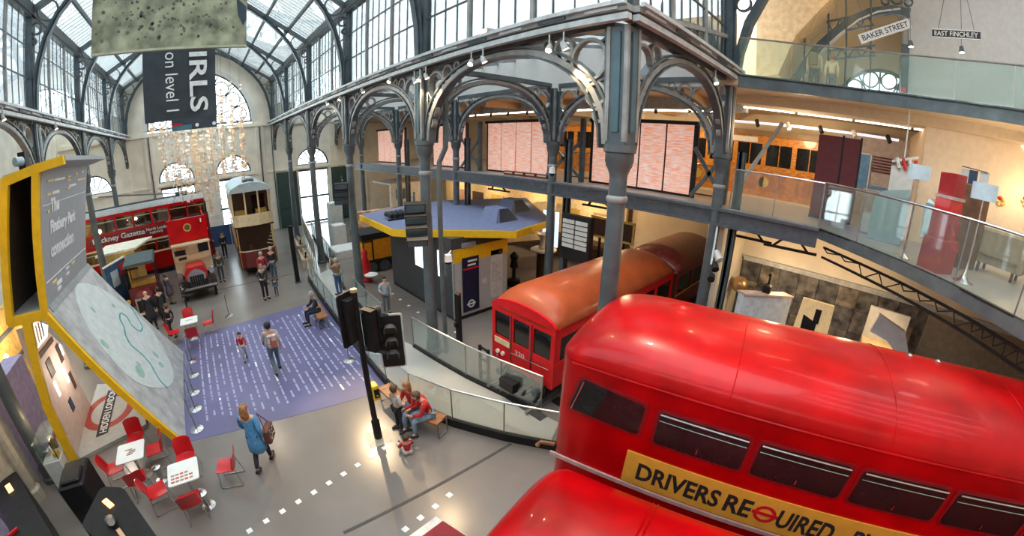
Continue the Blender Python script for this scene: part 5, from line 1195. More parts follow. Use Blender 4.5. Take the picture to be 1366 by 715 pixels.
# rope stanchions
def stanchion(x, y, label):
    t = thing('barrier_post', label, 'barrier post', (x, y, 0), group='barrier posts')
    MB().lathe([(.19, 0), (.19, .015), (.06, .04), (.02, .05)], n=18).build('base', CHROME, t, True); MB().tube([(0, 0, .04), (0, 0, .95)], .018, 8).build('pole', STEEL_D, t); MB().lathe([(.03, .93), (.035, .96), (.02, 1.0)], n=10).build('cap', CHROME, t, True)
lb = ['barrier post farthest along the map edge', 'barrier post second from the far end of the map edge', 'middle barrier post beside the sloping map', 'barrier post second nearest along the map edge', 'barrier post nearest along the map edge', 'barrier post alone by the traffic light on the purple floor', 'barrier post before the veteran bus']
for (x, y), l in zip(((-1.75, 13.85), (-1.74, 12.82), (-1.76, 11.73), (-1.75, 10.81), (-1.77, 9.83), (3.1, 10.79), (-.1, 17.12)), lb): stanchion(x, y, l)
for i in range(4):
    y0, y1 = (13.85, 12.82, 11.73, 10.81)[i], (12.82, 11.73, 10.81, 9.83)[i]
    tag(MB().tube([(-1.75, y0 + (y1 - y0) * k / 6, .9 - .12 * sin(pi * k / 6)) for k in range(7)], .008, 5).build('barrier_rope', STEEL_D), ['farthest', 'second farthest', 'second nearest', 'nearest'][i] + ' thin rope between the barrier posts along the map', 'rope', 'barrier ropes')
# benches
def bench(pts, label):
    t = thing('bench', label, 'bench', (pts[0][0], pts[0][1], 0))
    MB().band(pts, .4, fz, .4, .46).build('seat', WOOD, t, world=True)
    P = [Vector(p) for p in pts]
    for k in (0, len(P) // 2, len(P) - 1):
        p = P[k]; d = (P[min(k + 1, len(P) - 1)] - P[max(k - 1, 0)]).normalized(); nn = Vector((-d.y, d.x))
        a, b = p + nn * .17, p - nn * .17
        m = MB(); m.tube([(a.x, a.y, .4), (a.x, a.y, .02), (b.x, b.y, .02), (b.x, b.y, .4)], .02, 6); m.build('leg_frame', STEEL_D, t, world=True)
bench(spline([(3.2, 8.3), (3.25, 7.5), (3.38, 6.85), (3.63, 6.2)], 3), 'curved wooden bench along the glass balustrade carrying the family')
bench([(3.25, 14.9), (3.2, 14.2), (3.15, 13.5)], 'small wooden bench under the seated man in black')
# slim black pillar, planters and low fence left of the ramp
bp = thing('black_pillar', 'slim black square pillar standing alone on the far floor', 'pillar', (3.57, 19.48, 0)); MB().box(-.1, .1, -.1, .1, 0, 2.85).build('shaft', BLACK, bp); MB().box(-.16, .16, -.16, .16, 0, .04).build('foot', IRON_D, bp)
PLT = mat('stone trough', (.5, .4, .28), .7)
for x, y, l in ((4.8, 22.6, 'long stone coloured trough nearest beside the ramp'), (5.3, 26.0, 'long stone coloured trough farther along the ramp')):
    t = thing('trough', l, 'trough', (x, y, 0), rad(-8)); m = MB(); m.box(-.3, .3, -1.3, 1.3, 0, .38).box(-.3, -.24, -1.3, 1.3, .38, .5).box(.24, .3, -1.3, 1.3, .38, .5).box(-.3, .3, -1.3, -1.24, .38, .5).box(-.3, .3, 1.24, 1.3, .38, .5); m.build('body', PLT, t)
    for k in range(5):
        s = tag(MB().lathe([(.08, 0), (.11, .1), (.05, .22), (.07, .3), (.02, .36)], n=8).build('exhibit_figure', [PAPS[0], BLACK, OFFW, PAPS[2], IRON_L][k], None, True), 'small figure number %s from the near end on the %s trough' % (['one', 'two', 'three', 'four', 'five'][k], l.split()[4]), 'figure'); s.location = (x + .04 * k - .1, y - 1.0 + .5 * k, .385)
gf = thing('graphic_fence', 'low fence of pictured panels with a steel rail along the far ramp', 'fence', (5.1, 24, 0))
random.seed(9)
for k in range(7):
    p = (4.55 + .21 * k, 20.8 + 1.3 * k); q = (4.55 + .21 * (k + 1), 20.8 + 1.3 * (k + 1))
    MB().band([(p[0] + .4, p[1]), (q[0] + .4, q[1] - .05)], .04, fz, .6, 1.55).build('picture_panel', mat('picture print %d' % (k % 4), [(.5, .35, .2), (.35, .42, .45), (.6, .45, .3), (.45, .25, .15)][k % 4], .5, var=.5, scale=4), gf, world=True)
    MB().tube([(p[0] + .4, p[1], 0), (p[0] + .4, p[1], 1.7)], .025, 6).build('post', STEEL_D, gf, world=True)
MB().tube([(4.95, 20.8, 1.7), (6.4, 29.9, 1.7)], .025, 6).build('rail', CHROME, gf, world=True)
bb = tag(MB().box(-.6, 4.2, 31.5, 31.6, 0, 1.5).build('blue_barrier', mat('blue hoarding', (.03, .08, .2), .5)), 'blue hoarding across the far end between the trams', 'hoarding')
t = thing('railing', 'white railing above the blue hoarding at the far end', 'railing', (0, 31.4, 0))
for z in (1.9, 2.3): MB().tube([(-.4, 0, z), (4.4, 0, z)], .03, 6).build('rail', OFFW, t)
for x in (-.4, 1.2, 2.8, 4.4): MB().tube([(x, 0, 0), (x, 0, 2.3)], .03, 6).build('post', OFFW, t)
# display plinths between speaker column and kiosk at far ramp
for x, y, w, d, h, m, l in ((7.2, 22.5, 1.6, 1.6, .5, OFFW, 'low white display plinth behind the speaker column'), (8.2, 27.0, .9, .9, 2.6, mat('pale grey board', (.55, .58, .56), .6), 'tall pale display board before the green doors'), (7.6, 24.6, .8, .8, 1.5, OFFW, 'rounded pale exhibit post by the far ramp'), (10.2, 24.5, 2.8, .3, 2.1, mat('orange map board', (.62, .38, .26), .6, var=.35, scale=2), 'pinkish orange map board leaning by the far aisle')):
    tag(MB().bbox(x - w / 2, x + w / 2, y - d / 2, y + d / 2, 0, h, .04).build('display_board', m), l, 'display board')
# cream room block with window openings in the aisle
rb = thing('room_block', 'cream boxed room with a dark little window behind the aisle columns', 'room', (12.6, 24.5, 0))
MB().box(-1.2, 1.6, -.1, .1, 2.1, 3.7).box(-1.2, -1.0, -.1, .1, 0, 2.1).box(.9, 1.6, -.1, .1, 0, 2.1).box(-1.2, 1.6, .1, 3, 3.6, 3.7).box(1.5, 1.6, .1, 3, 0, 3.6).build('wall', mat('white room paint', (.75, .7, .62), .7), rb)
MB().box(-.8, -.1, -.13, -.1, 2.6, 3.3).build('window_frame', IRON_D, rb)
MB().box(-.9, .8, .8, .9, 0, 2.1).build('interior_panel', mat('warm timber room', (.5, .3, .15), .7, var=.2), rb)
tag(MB().bbox(13.6, 14.3, 19.2, 19.9, 0, 2.1, .1).build('white_unit', OFFW), 'tall white unit in the aisle right of the room block', 'unit')
# warm lit display wall deep in the aisle
lw = thing('lit_display_wall', 'warm yellow lit exhibition wall running behind the kiosk roof', 'display wall', (16.9, 18, 0))
MB().box(0, .2, -8, 8, 1.4, 3.9).build('back', mat('warm cream display', (.72, .55, .3), .7, var=.08), lw)
MB().box(-.9, 0, -8, 8, 1.2, 1.4).build('shelf', BRN, lw); MB().box(-.5, 0, -8, 8, 3.5, 3.75).build('canopy', mat('dark bronze fascia', (.12, .07, .03), .5), lw)
for k in range(7): MB().box(-.04, 0, -7.2 + 2.1 * k, -6.0 + 2.1 * k, 2.0, 2.9).build('picture_frame', [PM, GOLD, BRN][k % 3], lw)
MB().box(-.1, 0, -8, 8, 0, 1.2).build('base', mat('dark bronze fascia', (0, 0, 0)), lw)
for y in (12, 16, 20, 24): lamp('POINT', (15.6, y, 3.3), 120, WARM, .2)
# departure style board, table, gramophone
bd = thing('departure_board', 'black departure board with white slats beside the aisle column', 'board', (10.5, 8.12, 0), rad(-90))
MB().box(-.6, .65, -.1, .1, 2.45, 4.05).build('case', BLACK, bd)
for c in range(2):
    for r in range(6): MB().box(-.52 + c * .56, -.02 + c * .56, -.14, -.1, 3.75 - r * .17, 3.88 - r * .17).build('slat', OFFW, bd)
MB().box(-.6, -.5, -.05, .05, 0, 2.45).box(.5, .6, -.05, .05, 0, 2.45).build('leg', IRON_D, bd)
rt = thing('round_table', 'round white table on a brown drum behind the kiosk', 'table', (13.2, 12.1, 0)); MB().lathe([(.32, 0), (.32, 1.45)], n=16).build('drum', BRN, rt, True); MB().lathe([(.62, 1.45), (.62, 1.52), (.58, 1.54)], n=24).build('table_top', WHITE, rt, True)
vs_ = tag(MB().lathe([(.2, 0), (.24, .08), (.16, .3), (.2, .5), (.34, .72), (.3, .72), (.12, .5)], (0, 0, 0), 16).build('white_vase', WHITE, None, True), 'white flared vase on the round table', 'vase'); vs_.location = (13.2, 12.1, 1.545)
sd = thing('shop_shelves', 'lit cream shelving with small frames right of the kiosk', 'shelves', (14.2, 15.4, 0), rad(-20))
MB().box(-2.4, 2.4, 0, .4, 1.0, 3.1).build('cabinet', mat('warm cream display', (0, 0, 0)), sd)
for r in range(2):
    for c in range(6): MB().box(-2.1 + c * .75, -1.6 + c * .75, -.04, 0, 1.4 + r * .75, 1.9 + r * .75).build('picture_frame', PM, sd)
MB().box(-2.4, 2.4, -.2, .4, .9, 1.0).build('counter', BRN, sd)
lamp('POINT', (13.4, 14.0, 3.4), 100, WARM, .2); lamp('POINT', (13.8, 9.0, 3.8), 160, WARM, .3)
lb_ = tag(MB().box(14.7, 14.8, 12.6, 13.6, 1.2, 3.0).build('lit_blue_screen', mat('lit pale blue screen', (.5, .7, .95), .4, emit=1.6)), 'pale blue lit screen beyond the round table', 'screen')
fg = tag(MB().lathe([(.3, 0), (.3, .3), (.08, .35), (.08, .8), (.2, .9), (.14, 1.2), (.22, 1.4), (.05, 1.6)], n=10).build('dark_figure', BLACK, None, True), 'dark exhibit figure left of the round table', 'figure'); fg.location = (11.6, 12.4, 0)
for i, (y, w) in enumerate(((8.7, 1.0), (7.4, .9))):
    t = thing('framed_picture', ['gilt framed picture above the tube roof, left', 'gilt framed picture above the tube roof, right'][i], 'picture', (13.5, y + (.5 if i == 0 else .6), 2.6)); MB().box(0, .06, -w / 2, w / 2, 0, .9).build('frame', GOLD, t); MB().box(-.02, 0, -w / 2 + .1, w / 2 - .1, .1, .8).build('print', BRN, t)
    MB().box(-.0, .06, -.05, .05, -2.6, 0).build('stand', BLACK, t)
# loudspeakers and brackets
def speaker(loc, rz, label, n=3, tilt=0):
    t = thing('loudspeaker', label, 'loudspeaker', loc, rz, 'loudspeakers')
    for k in range(n):
        a = tilt + k * .16; c = Vector((0, -.12 * k * .5 - .06 * k, -.26 * k))
        m = MB(); m.cbox(0, 0, 0, .55, .34, .24); m.v = [tuple(Matrix.Rotation(a, 3, 'X') @ Vector(v) + c) for v in m.v]; m.build('speaker_box', BLACK, t)
        m = MB(); m.cbox(0, -.18, 0, .5, .02, .18); m.v = [tuple(Matrix.Rotation(a, 3, 'X') @ Vector(v) + c) for v in m.v]; m.build('grille', IRON_D, t)
    MB().beam((0, .15, .15), (0, .5, .2), .05).build('bracket', IRON_D, t); MB().beam((0, .1, .12), (0, .1, .4), .05).build('bracket', IRON_D, t)
speaker((5.0, 9.25, 4.75), rad(-25), 'big black line array loudspeaker on the kiosk column', 4, .1)
speaker((5.05, 15.45, 4.85), rad(-25), 'black loudspeaker on the speaker column farther back', 3, .1)
t = thing('lamp_cluster', 'cluster of grey lamps on an arm at the mezzanine corner column', 'lighting rig', (10.4, 3.3, 4.0))
MB().beam((.4, .1, .6), (-.6, -.2, -.3), .05).build('arm', TRUNK, t)
for k in range(3): MB().tube([(-.2 - .25 * k, -.15 - .08 * k, -.05 - .25 * k), (-.35 - .25 * k, -.35, -.2 - .2 * k)], .1, 10).build('lamp_can', BLACK if k else OFFW, t, True)
def cctv(loc, label):
    t = thing('dome_camera', label, 'camera', loc); MB().lathe([(.02, .3), (.1, .28), (.12, .12), (.13, .08)][::-1], n=14).build('housing', WHITE, t, True); MB().ell((0, 0, .06), (.1, .1, .1), 12, 6).build('dome', DGLASS, t, True); MB().beam((0, 0, .28), (.18, .1, .34), .03).build('bracket', WHITE, t)
cctv((6.05, 9.3, 2.95), 'white dome camera on the kiosk column'); cctv((10.5, 9.35, 5.3), 'white dome camera on the mezzanine beam')
db = thing('barrier_column', 'black ticket barrier post between kiosk and column', 'post', (6.55, 9.6, 0)); MB().box(-.06, .06, -.1, .1, 0, 1.75).build('shaft', BLACK, db); MB().box(-.05, .05, -.12, .12, 1.75, 1.83).build('cap', CHROME, db); MB().cbox(-.1, 0, .7, .1, .12, .14).build('latch', BLACK, db)
# lower area behind the bus roof
w1 = thing('white_partition', 'white angled display partition behind the bus roof', 'partition', (11.5, 2.0, 0)); MB().prism([(11.05, 2.35), (11.15, 2.55), (12.1, 1.35), (12.0, 1.1)], fz, 0, 2.75).build('panel', mat('cool white board', (.62, .66, .68), .5), w1, world=True); MB().prism([(11.0, 2.3), (11.15, 2.6), (12.15, 1.4), (12.0, 1.05)], fz, 2.75, 2.8).build('cap', mat('pale wood top', (.7, .5, .42), .5), w1, world=True)
bx_ = thing('telephone', 'black upright telephone like exhibit on top of the white partition', 'exhibit', (11.7, 1.85, 2.8)); MB().bbox(-.15, .15, -.12, .12, 0, .22, .04).build('base', BLACK, bx_); MB().tube([(.1, 0, .22), (.14, 0, .42), (.05, 0, .5)], [.04, .03, .05], 8).build('horn', BLACK, bx_, True)
tag(MB().ell((0, 0, 0), (.28, .28, .28), 20, 12).build('brass_globe', mat('brass', (0, 0, 0)), None, True), 'brass globe at the left end of the marble wall', 'globe').location = (12.9, 2.95, 2.42)
tag(MB().lathe([(.3, 0), (.3, .05), (.06, .1), (.06, 2.14)], n=12).build('globe_stand', IRON_D, None, True), 'dark stand carrying the brass globe', 'stand').location = (12.9, 2.95, 0)
pz = thing('lit_poster', 'lit cream poster case with a bus silhouette behind the bus roof', 'poster', (11.6, .3, 0)); MB().prism([(.85, 1.6), (-.2, 1.6), (-.15, 3.0), (.75, 3.0)], lambda a, b, t: (t, a, b), 11.5, 11.6).build('panel', mat('lit amber poster', (.75, .52, .25), .5, emit=.35), pz, world=True)
MB().prism([(.6, 1.7), (.2, 1.7), (.2, 2.4), (.62, 2.55)], lambda a, b, t: (t, a, b), 11.46, 11.5).prism([(.32, 2.4), (.15, 2.4), (.15, 2.8), (.32, 2.8)], lambda a, b, t: (t, a, b), 11.46, 11.5).build('silhouette', BLACK, pz, world=True); MB().box(11.5, 11.6, -.15, .8, 0, 1.6).build('base', OFFW, pz, world=True)
pg = thing('white_angular_booth', 'white angular booth with a lit opening right of the lit poster', 'booth', (11.6, -1.9, 0))
MB().prism([(-1.25, 2.7), (-1.35, 3.2), (-2.15, 2.95), (-2.5, 2.3), (-2.5, 0), (-2.3, 0), (-2.2, 2.3), (-1.75, 2.6)], lambda a, b, t: (t, a, b), 11.3, 11.5).build('front', OFFW, pg, world=True)
MB().box(11.5, 12.6, -2.4, -1.2, 0, 2.1).build('body', mat('warm cream display', (0, 0, 0)), pg, world=True); lamp('POINT', (11.9, -1.75, 2.5), 14, WARM, .05)
MB().box(12.6, 12.7, -2.4, -1.2, 0, 3.0).build('back', OFFW, pg, world=True)
lamp('POINT', (12.4, 1.6, 3.3), 60, WARM, .2); lamp('POINT', (12.2, -.6, 3.5), 50, WARM, .2)
# ================================================================ MEZZANINE (LEVEL 1) AND GALLERY (LEVEL 2)
def strips(y0, y1, n, label):
    t = thing('timetable_display', label, 'display panels', (12.3, y0, 5.0))
    w = (y1 - y0) / n
    MB().box(12.32, 12.42, y0 - .12, y1 + .12, 5.0, 7.42).build('frame', BLACK, t, world=True)
    MB().box(12.2, 12.32, y0 - .12, y1 + .12, 7.3, 7.42).build('header', BLACK, t, world=True)
    for k in range(n):
        MB().box(12.27, 12.32, y0 + k * w + .04, y0 + (k + 1) * w - .04, 5.08, 7.3).build('lit_strip', LEDM, t, world=True)
LEDM = mat('pink lit timetable strip', (.6, .4, .34), .5, emit=.55, emit_col=(1, .66, .56))
# woven horizontal streaks on the lit strips
nt = LEDM.node_tree; bs = nt.nodes['Principled BSDF']; nz = nt.nodes.new('ShaderNodeTexNoise'); mp = nt.nodes.new('ShaderNodeMapping'); tc = nt.nodes.new('ShaderNodeTexCoord')
mp.inputs['Scale'].default_value = (1, 1.2, 14); nz.inputs['Scale'].default_value = 2.2; nz.inputs['Detail'].default_value = 6; rp_ = nt.nodes.new('ShaderNodeValToRGB')
e = rp_.color_ramp.elements; e[0].color = (1, .28, .1, 1); e[0].position = .42; e[1].color = (1, .7, .6, 1); e[1].position = .55; x_ = e.new(.68); x_.color = (.75, .75, .8, 1)
nt.links.new(tc.outputs['Object'], mp.inputs[0]); nt.links.new(mp.outputs[0], nz.inputs['Vector']); nt.links.new(nz.outputs['Fac'], rp_.inputs[0]); nt.links.new(rp_.outputs[0], bs.inputs['Emission Color'])
strips(4.95, 8.95, 4, 'widest group of pink lit timetable strips right of the corner column'); strips(11.2, 15.15, 4, 'pink lit timetable strips above the red miniature train'); strips(17.0, 20.2, 3, 'pink lit timetable strips left of the kiosk column'); strips(23.9, 28.2, 4, 'farthest group of pink lit timetable strips')
# cross braces
for i, (y0, y1) in enumerate(((9.2, 11.0), (15.4, 17.0), (3.7, 4.8))):
    t = thing('cross_brace', ['grey cross brace between the two widest strip groups', 'grey cross brace left of the red miniature train', 'grey cross brace at the mezzanine corner column'][i], 'brace', (12.0, y0, 5.0))
    MB().beam((0, 0, .1), (0, y1 - y0, 1.6), .06, .12).build('brace_bar', IRON, t); MB().beam((0, 0, 1.6), (0, y1 - y0, .1), .06, .12).build('brace_bar', IRON, t); MB().box(-.08, .08, -.08, .08, 0, 2.4).build('post', IRON_D, t)
mt_ = thing('miniature_train', 'dark red miniature train lying on the mezzanine edge beam', 'model train', (10.95, 9.9, 5.06))
for k in range(4): MB().bbox(-.08, .08, .02 + k * .62, .6 + k * .62, 0.02, .2, .02).build('coach', MAR, mt_)
for k in range(4): MB().box(-.085, -.08, .08 + k * .62, .54 + k * .62, .1, .15).build('window_line', CRMV, mt_)
# amber wooden carriage
wc = thing('wooden_carriage', 'varnished amber wooden railway carriage on the mezzanine', 'carriage', (16.0, 1.2, 5.0))
Lw = 15.0
MB().box(0, .06, 0, Lw, .05, 1.25).box(0, .06, 0, Lw, 2.05, 2.35).box(.06, .2, 0, Lw, -.0, .1).build('side_panelling', AMBER, wc)
MB().box(.3, .35, 0, Lw, .1, 2.3).build('interior', BRN, wc)
n = 13
for k in range(n + 1): MB().box(-.02, .06, k * Lw / n - .09, k * Lw / n + .09, .05, 2.35).build('door_pillar', AMBER, wc)
for k in range(n):
    y = k * Lw / n + .09; w = Lw / n - .18
    wn = MB().box(.05, .07, y, y + w, 1.25, 2.05).build('window', DGLASS, wc); MB().box(.02, .05, y + w * .5 - .015, y + w * .5 + .015, 1.25, 2.05).build('window_bar', AMBER, wn)
    MB().box(-.01, 0, y + .1, y + w - .1, .3, 1.05).build('door_panel', mat('deeper amber', (.42, .14, .015), .35, var=.2, coat=.4), wc)
    MB().box(-.02, -.01, y + w / 2 - .14, y + w / 2 + .14, .95, 1.02).build('gold_lettering', GOLD, wc)
    MB().tube([(-.03, y + w - .06, 1.15), (-.01, y + w - .06, 1.15)], .03, 8).build('door_handle', GOLD, wc)
MB().tube([(-.02, 2.2, .62), (0, 2.2, .62)], .2, 18).build('crest', GOLD, wc); MB().tube([(-.02, 5.0, .62), (0, 5.0, .62)], .2, 18).build('crest', GOLD, wc)
MB().box(-.04, .0, 2.6, 4.1, 2.08, 2.28).build('destination_board', OFFW, wc)
MB().box(-.1, 1.1, 0, Lw, 2.35, 2.55).build('roof', mat('bronze roof', (.2, .12, .05), .5), wc)
MB().box(-.35, .0, 0, Lw, -.0, .06).build('footboard', CRMV, wc)
for y in (2.0, 6.0, 10.5): lamp('POINT', (14.4, y, 7.4), 110, (1, .74, .45), .25)
# glass rail along the mezzanine edge in front
balustrade([(XT + .15, 11.0), (XT + .15, 9.9)][:0] + [(11.0, 3.2), (11.0, .75)], 'glass rail between the mezzanine corner column and the maroon panels', 5.0, 1.12, .04, 'glass_rail')
balustrade(spline([(10.84, .72), (9.05, -1.2), (7.7, -2.45), (6.9, -3.05), (6.1, -3.8)], 4), 'long slanting glass rail of the mezzanine at right', 5.0, 1.14, .03, 'glass_rail')
balustrade([(13.6, 4.6), (13.6, 11)], 'glass rail in front of the amber carriage', 5.0, 1.05, .03, 'glass_rail')
# maroon standing panels
MRN = mat('matt maroon panel', (.13, .012, .02), .6)
for i, (x, y0, y1) in enumerate(((13.2, .55, 1.25), (13.2, .02, .5))):
    t = thing('standing_panel', ['left maroon standing panel right of the amber carriage', 'right maroon standing panel with a black edge'][i], 'panel', (x, y0, 5)); MB().box(0, .12, 0, y1 - y0, 0, 2.45).build('board', MRN, t); MB().box(-.02, .14, -.06, 0, 0, 2.5).build('edge', BLACK, t); MB().box(-.1, .25, 0, y1 - y0, 0, .04).build('foot', BLACK, t)
# room beyond: blue poster, doorway unit, white machines
bk = thing('exhibit_backdrop', 'backdrop wall with framed blue poster and maroon slats right of the maroon panels', 'display wall', (16.6, -.7, 5))
MB().box(0, .15, -1.6, 1.6, 0, 2.9).build('wall', mat('lilac grey wall', (.5, .45, .45), .7), bk)
po = MB().box(-.05, 0, .3, 1.0, 1.0, 2.2).build('blue_poster', mat('sky blue poster', (.12, .3, .6), .5), bk); MB().box(-.06, -.02, .26, .3, .96, 2.24).box(-.06, -.02, 1.0, 1.04, .96, 2.24).box(-.06, -.02, .26, 1.04, 2.2, 2.24).build('white_frame', WHITE, po)
for k in range(6): MB().box(-.06, 0, -.6, .2, 1.65 + k * .1, 1.7 + k * .1).build('maroon_slat', MRN, bk)
MB().box(-.05, 0, -.5, .3, 1.0, 1.15).build('blue_slat', mat('sky blue poster', (0, 0, 0)), bk); MB().box(-.08, 0, -.75, -.65, 0, 2.3).build('door_post', IRON_L, bk); MB().box(-.08, 0, -1.0, -.85, 0, 2.2).build('door_post', BLACK, bk)
MB().tube([(-.25, -.5, 1.0), (-.25, .4, 1.0)], .03, 6).build('grab_rail', OFFW, bk)
FRG = glass_mat('frosted pale glass', (.6, .72, .72), .05, .5, (.55, .72, .72))
sc1 = thing('frosted_screen', 'frosted pale blue glass screen behind the mezzanine rail', 'screen', (11.2, -.85, 5)); MB().prism([(-.5, 0), (.35, 0), (.35, .95), (.2, 1.2), (-.5, 1.35)], lambda a, b, t: (t, a, b), -.02, .02).build('screen', FRG, sc1); MB().box(-.06, .06, -.5, .35, 0, .03).build('foot', CHROME, sc1)
tag(MB().bbox(11.9, 12.3, .1, .5, 5.0, 5.95, .05).build('white_bin', OFFW), 'white rounded bin before the maroon panels', 'bin')
ut = thing('glass_showcase', 'glass showcase with a steel frame right of the maroon panels', 'showcase', (12.2, -.6, 5)); m = MB()
for x in (-.3, .3):
    for y in (-.3, .3): m.cbox(x, y, .55, .03, .03, 1.1)
m.cbox(0, 0, .02, .66, .66, .04).cbox(0, 0, 1.1, .66, .66, .03); m.build('frame', CHROME, ut); MB().cbox(0, 0, .3, .55, .55, .5).build('plinth', OFFW, ut); MB().box(-.31, -.3, -.29, .29, .55, 1.08).build('glass_side', GLASS, ut)
cr = thing('lamp_cluster', 'cluster of white and red hanging display lamps left of the cream wall', 'lamp cluster', (11.9, -1.15, 6.6))
MB().beam((0, .3, .35), (0, -.35, .55), .06).build('arm', OFFW, cr)
for k in range(4): MB().tube([(0, -.3 + .16 * k, .45), (-.1, -.38 + .16 * k, .2)], .05, 8).build('lamp_can', [RED_P, OFFW][k % 2], cr, True)
MB().box(-.02, .02, -.3, .3, -.4, .25).build('hanging_card', OFFW, cr); MB().tube([(0, 0, .5), (0, 0, 1.7)], .02, 6).build('rod', OFFW, cr)
tg = thing('tall_graphic_post', 'tall lilac graphic post beside the cream wall', 'post', (12.4, -1.3, 5)); MB().box(-.05, .05, -.25, .25, 0, 1.9).build('board', mat('lilac grey wall', (0, 0, 0)), tg)
for z in (.5, .9, 1.3): MB().box(-.07, -.05, -.2, .2, z, z + .22).build('photo_print', mat('blue print', (0, 0, 0)), tg)
cw = struct(MB().box(12.9, 13.1, -8, -1.75, 5.0, 8.05).box(13.1, 17.2, -1.9, -1.75, 5.0, 8.05).build('wall_mezzanine', mat('peach cream wall', (.8, .64, .46), .8, var=.03)))
# red ticket machine
rmx = thing('red_ticket_machine', 'tall red machine with a clear hopper on the mezzanine edge', 'machine', (9.15, -1.9, 5), rad(40))
RMC = mat('scarlet enamel', (.38, .005, .01), .3, coat=.5)
MB().bbox(-.28, .28, -.25, .25, 0, .62, .02).build('lower_body', RMC, rmx); MB().bbox(-.22, .22, -.2, .22, .62, 1.14, .02).build('middle_body', RMC, rmx)
MB().bbox(-.2, .2, -.18, .2, 1.14, 1.36, .01).build('neck', mat('bright red enamel', (.7, .01, .01), .3, coat=.5), rmx); MB().box(-.22, .22, -.2, .2, 1.36, 1.42).build('pale_band', mat('pink cream trim', (0, 0, 0)), rmx); MB().bbox(-.21, .21, -.16, .16, 1.42, 1.84, .01).build('head', RMC, rmx)
for s_ in (1,):
    for nm, q in (('number_disc', 0),):
        MB().tube([(-.0, -.17, 1.69), (-.0, -.165, 1.69)], .07, 16).build('number_disc', INK, rmx); MB().box(-.15, .15, -.17, -.16, 1.55, 1.58).build('name_strip', WHITE, rmx)
MB().box(-.12, .12, -.26, -.25, .1, .5).build('door_plate', RED_D, rmx); lbp = MB().box(.281, .29, -.12, .12, .08, .5).build('instruction_plate', WHITE, rmx)
for k in range(4): MB().box(.29, .293, -.08, .08, .14 + k * .08, .18 + k * .08).build('print_bar', mat('blue print', (0, 0, 0)), lbp)
MB().prism([(.0, .6), (.25, .5), (.3, 1.1), (.2, 1.3), (.02, 1.2)], lambda a, b, t: (a + .22, t, b), -.1, .12).build('clear_hopper', FRG, rmx); MB().tube([(-.05, -.22, .8), (-.05, -.26, .8)], .03, 8).build('knob', GOLD, rmx)
# standing lamps with drum shades
SH = mat('glowing blue white lampshade', (.42, .52, .57), .6, emit=.18, emit_col=(.75, .85, .95))
for x, y, z1, l in ((8.72, -2.42, 1.5, 'standing lamp with a pale drum shade right of the red machine'), (9.75, -1.3, 1.62, 'standing lamp with a pale drum shade left of the red machine')):
    t = thing('floor_lamp', l, 'lamp', (x, y, 5)); MB().lathe([(.2, 0), (.19, .01), (.09, .05), (.035, .16), (.02, .4), (.016, z1)], n=20).build('stem', CHROME, t, True)
    MB().lathe([(.24, z1 - .02), (.24, z1 + .27), (.235, z1 + .27), (.235, z1 - .02)], n=24).build('lamp_shade', SH, t, True)
# cabinet, armchair and sitting visitors' area
cb = thing('wooden_cabinet', 'brown wooden cabinet behind the red machine', 'cabinet', (10.6, -2.6, 5), rad(40)); MB().bbox(-.4, .4, -.3, .3, 0, 1.75, .03).build('body', mat('brown cabinet wood', (.16, .07, .035), .5, var=.25, scale=3), cb); MB().box(-.3, .3, -.32, -.3, .2, 1.5).build('door', mat('brown cabinet wood', (0, 0, 0)), cb)
for x, m_ in ((-.25, OFFW), (.05, mat('blue print', (0, 0, 0))), (.28, OFFW)): MB().box(x - .13, x + .1, -.1, -.08, 1.76, 2.05).build('card', m_, cb)
MB().beam((-.35, -.05, 2.05), (.35, -.05, 2.1), .02).build('rail', IRON_D, cb)
SOFA = mat('tan upholstery', (.3, .22, .13), .8)
ac = thing('armchair', 'tan upholstered armchair by the cream wall at right', 'armchair', (10.7, -3.7, 5), rad(60)); MB().bbox(-.5, .5, -.35, .35, .2, .45, .04).build('seat', SOFA, ac); MB().bbox(-.5, .5, .25, .45, .4, .95, .05).build('backrest', SOFA, ac)
for x in (-.5, .5): MB().bbox(x - .08, x + .08, -.35, .4, .2, .62, .03).build('armrest', SOFA, ac)
for x in (-.4, .4):
    for y in (-.28, .35): MB().cbox(x, y, .1, .06, .06, .2).build('leg', BRN, ac)
sf = thing('red_sofa', 'red patterned sofa arm at the right edge of the picture', 'sofa', (9.5, -5.3, 5), rad(60)); MB().bbox(-.8, .8, -.4, .4, .0, .45, .05).build('seat', mat('red woven fabric', (.4, .05, .06), .85, var=.2, scale=12), sf); MB().bbox(-.8, .8, .3, .5, .4, .9, .05).build('backrest', mat('red woven fabric', (0, 0, 0)), sf)
for i, (y, z) in enumerate(((-4.05, 6.55), (-4.75, 6.7))):
    t = thing('wall_ornament', ['small golden star shaped ornament on the cream wall, left', 'small golden star shaped ornament on the cream wall, right'][i], 'ornament', (12.88, y, z))
    for k in range(5):
        a = 2 * pi * k / 5; MB().ell((-.02, .09 * cos(a), .09 * sin(a)), (.03, .07 if k % 2 else .05, .05), 8, 5).build('petal', [GOLD, RED_P, GOLD, AD, GOLD][k], t, True)
lamp('POINT', (12.2, -4.6, 6.9), 40, WARM, .1)
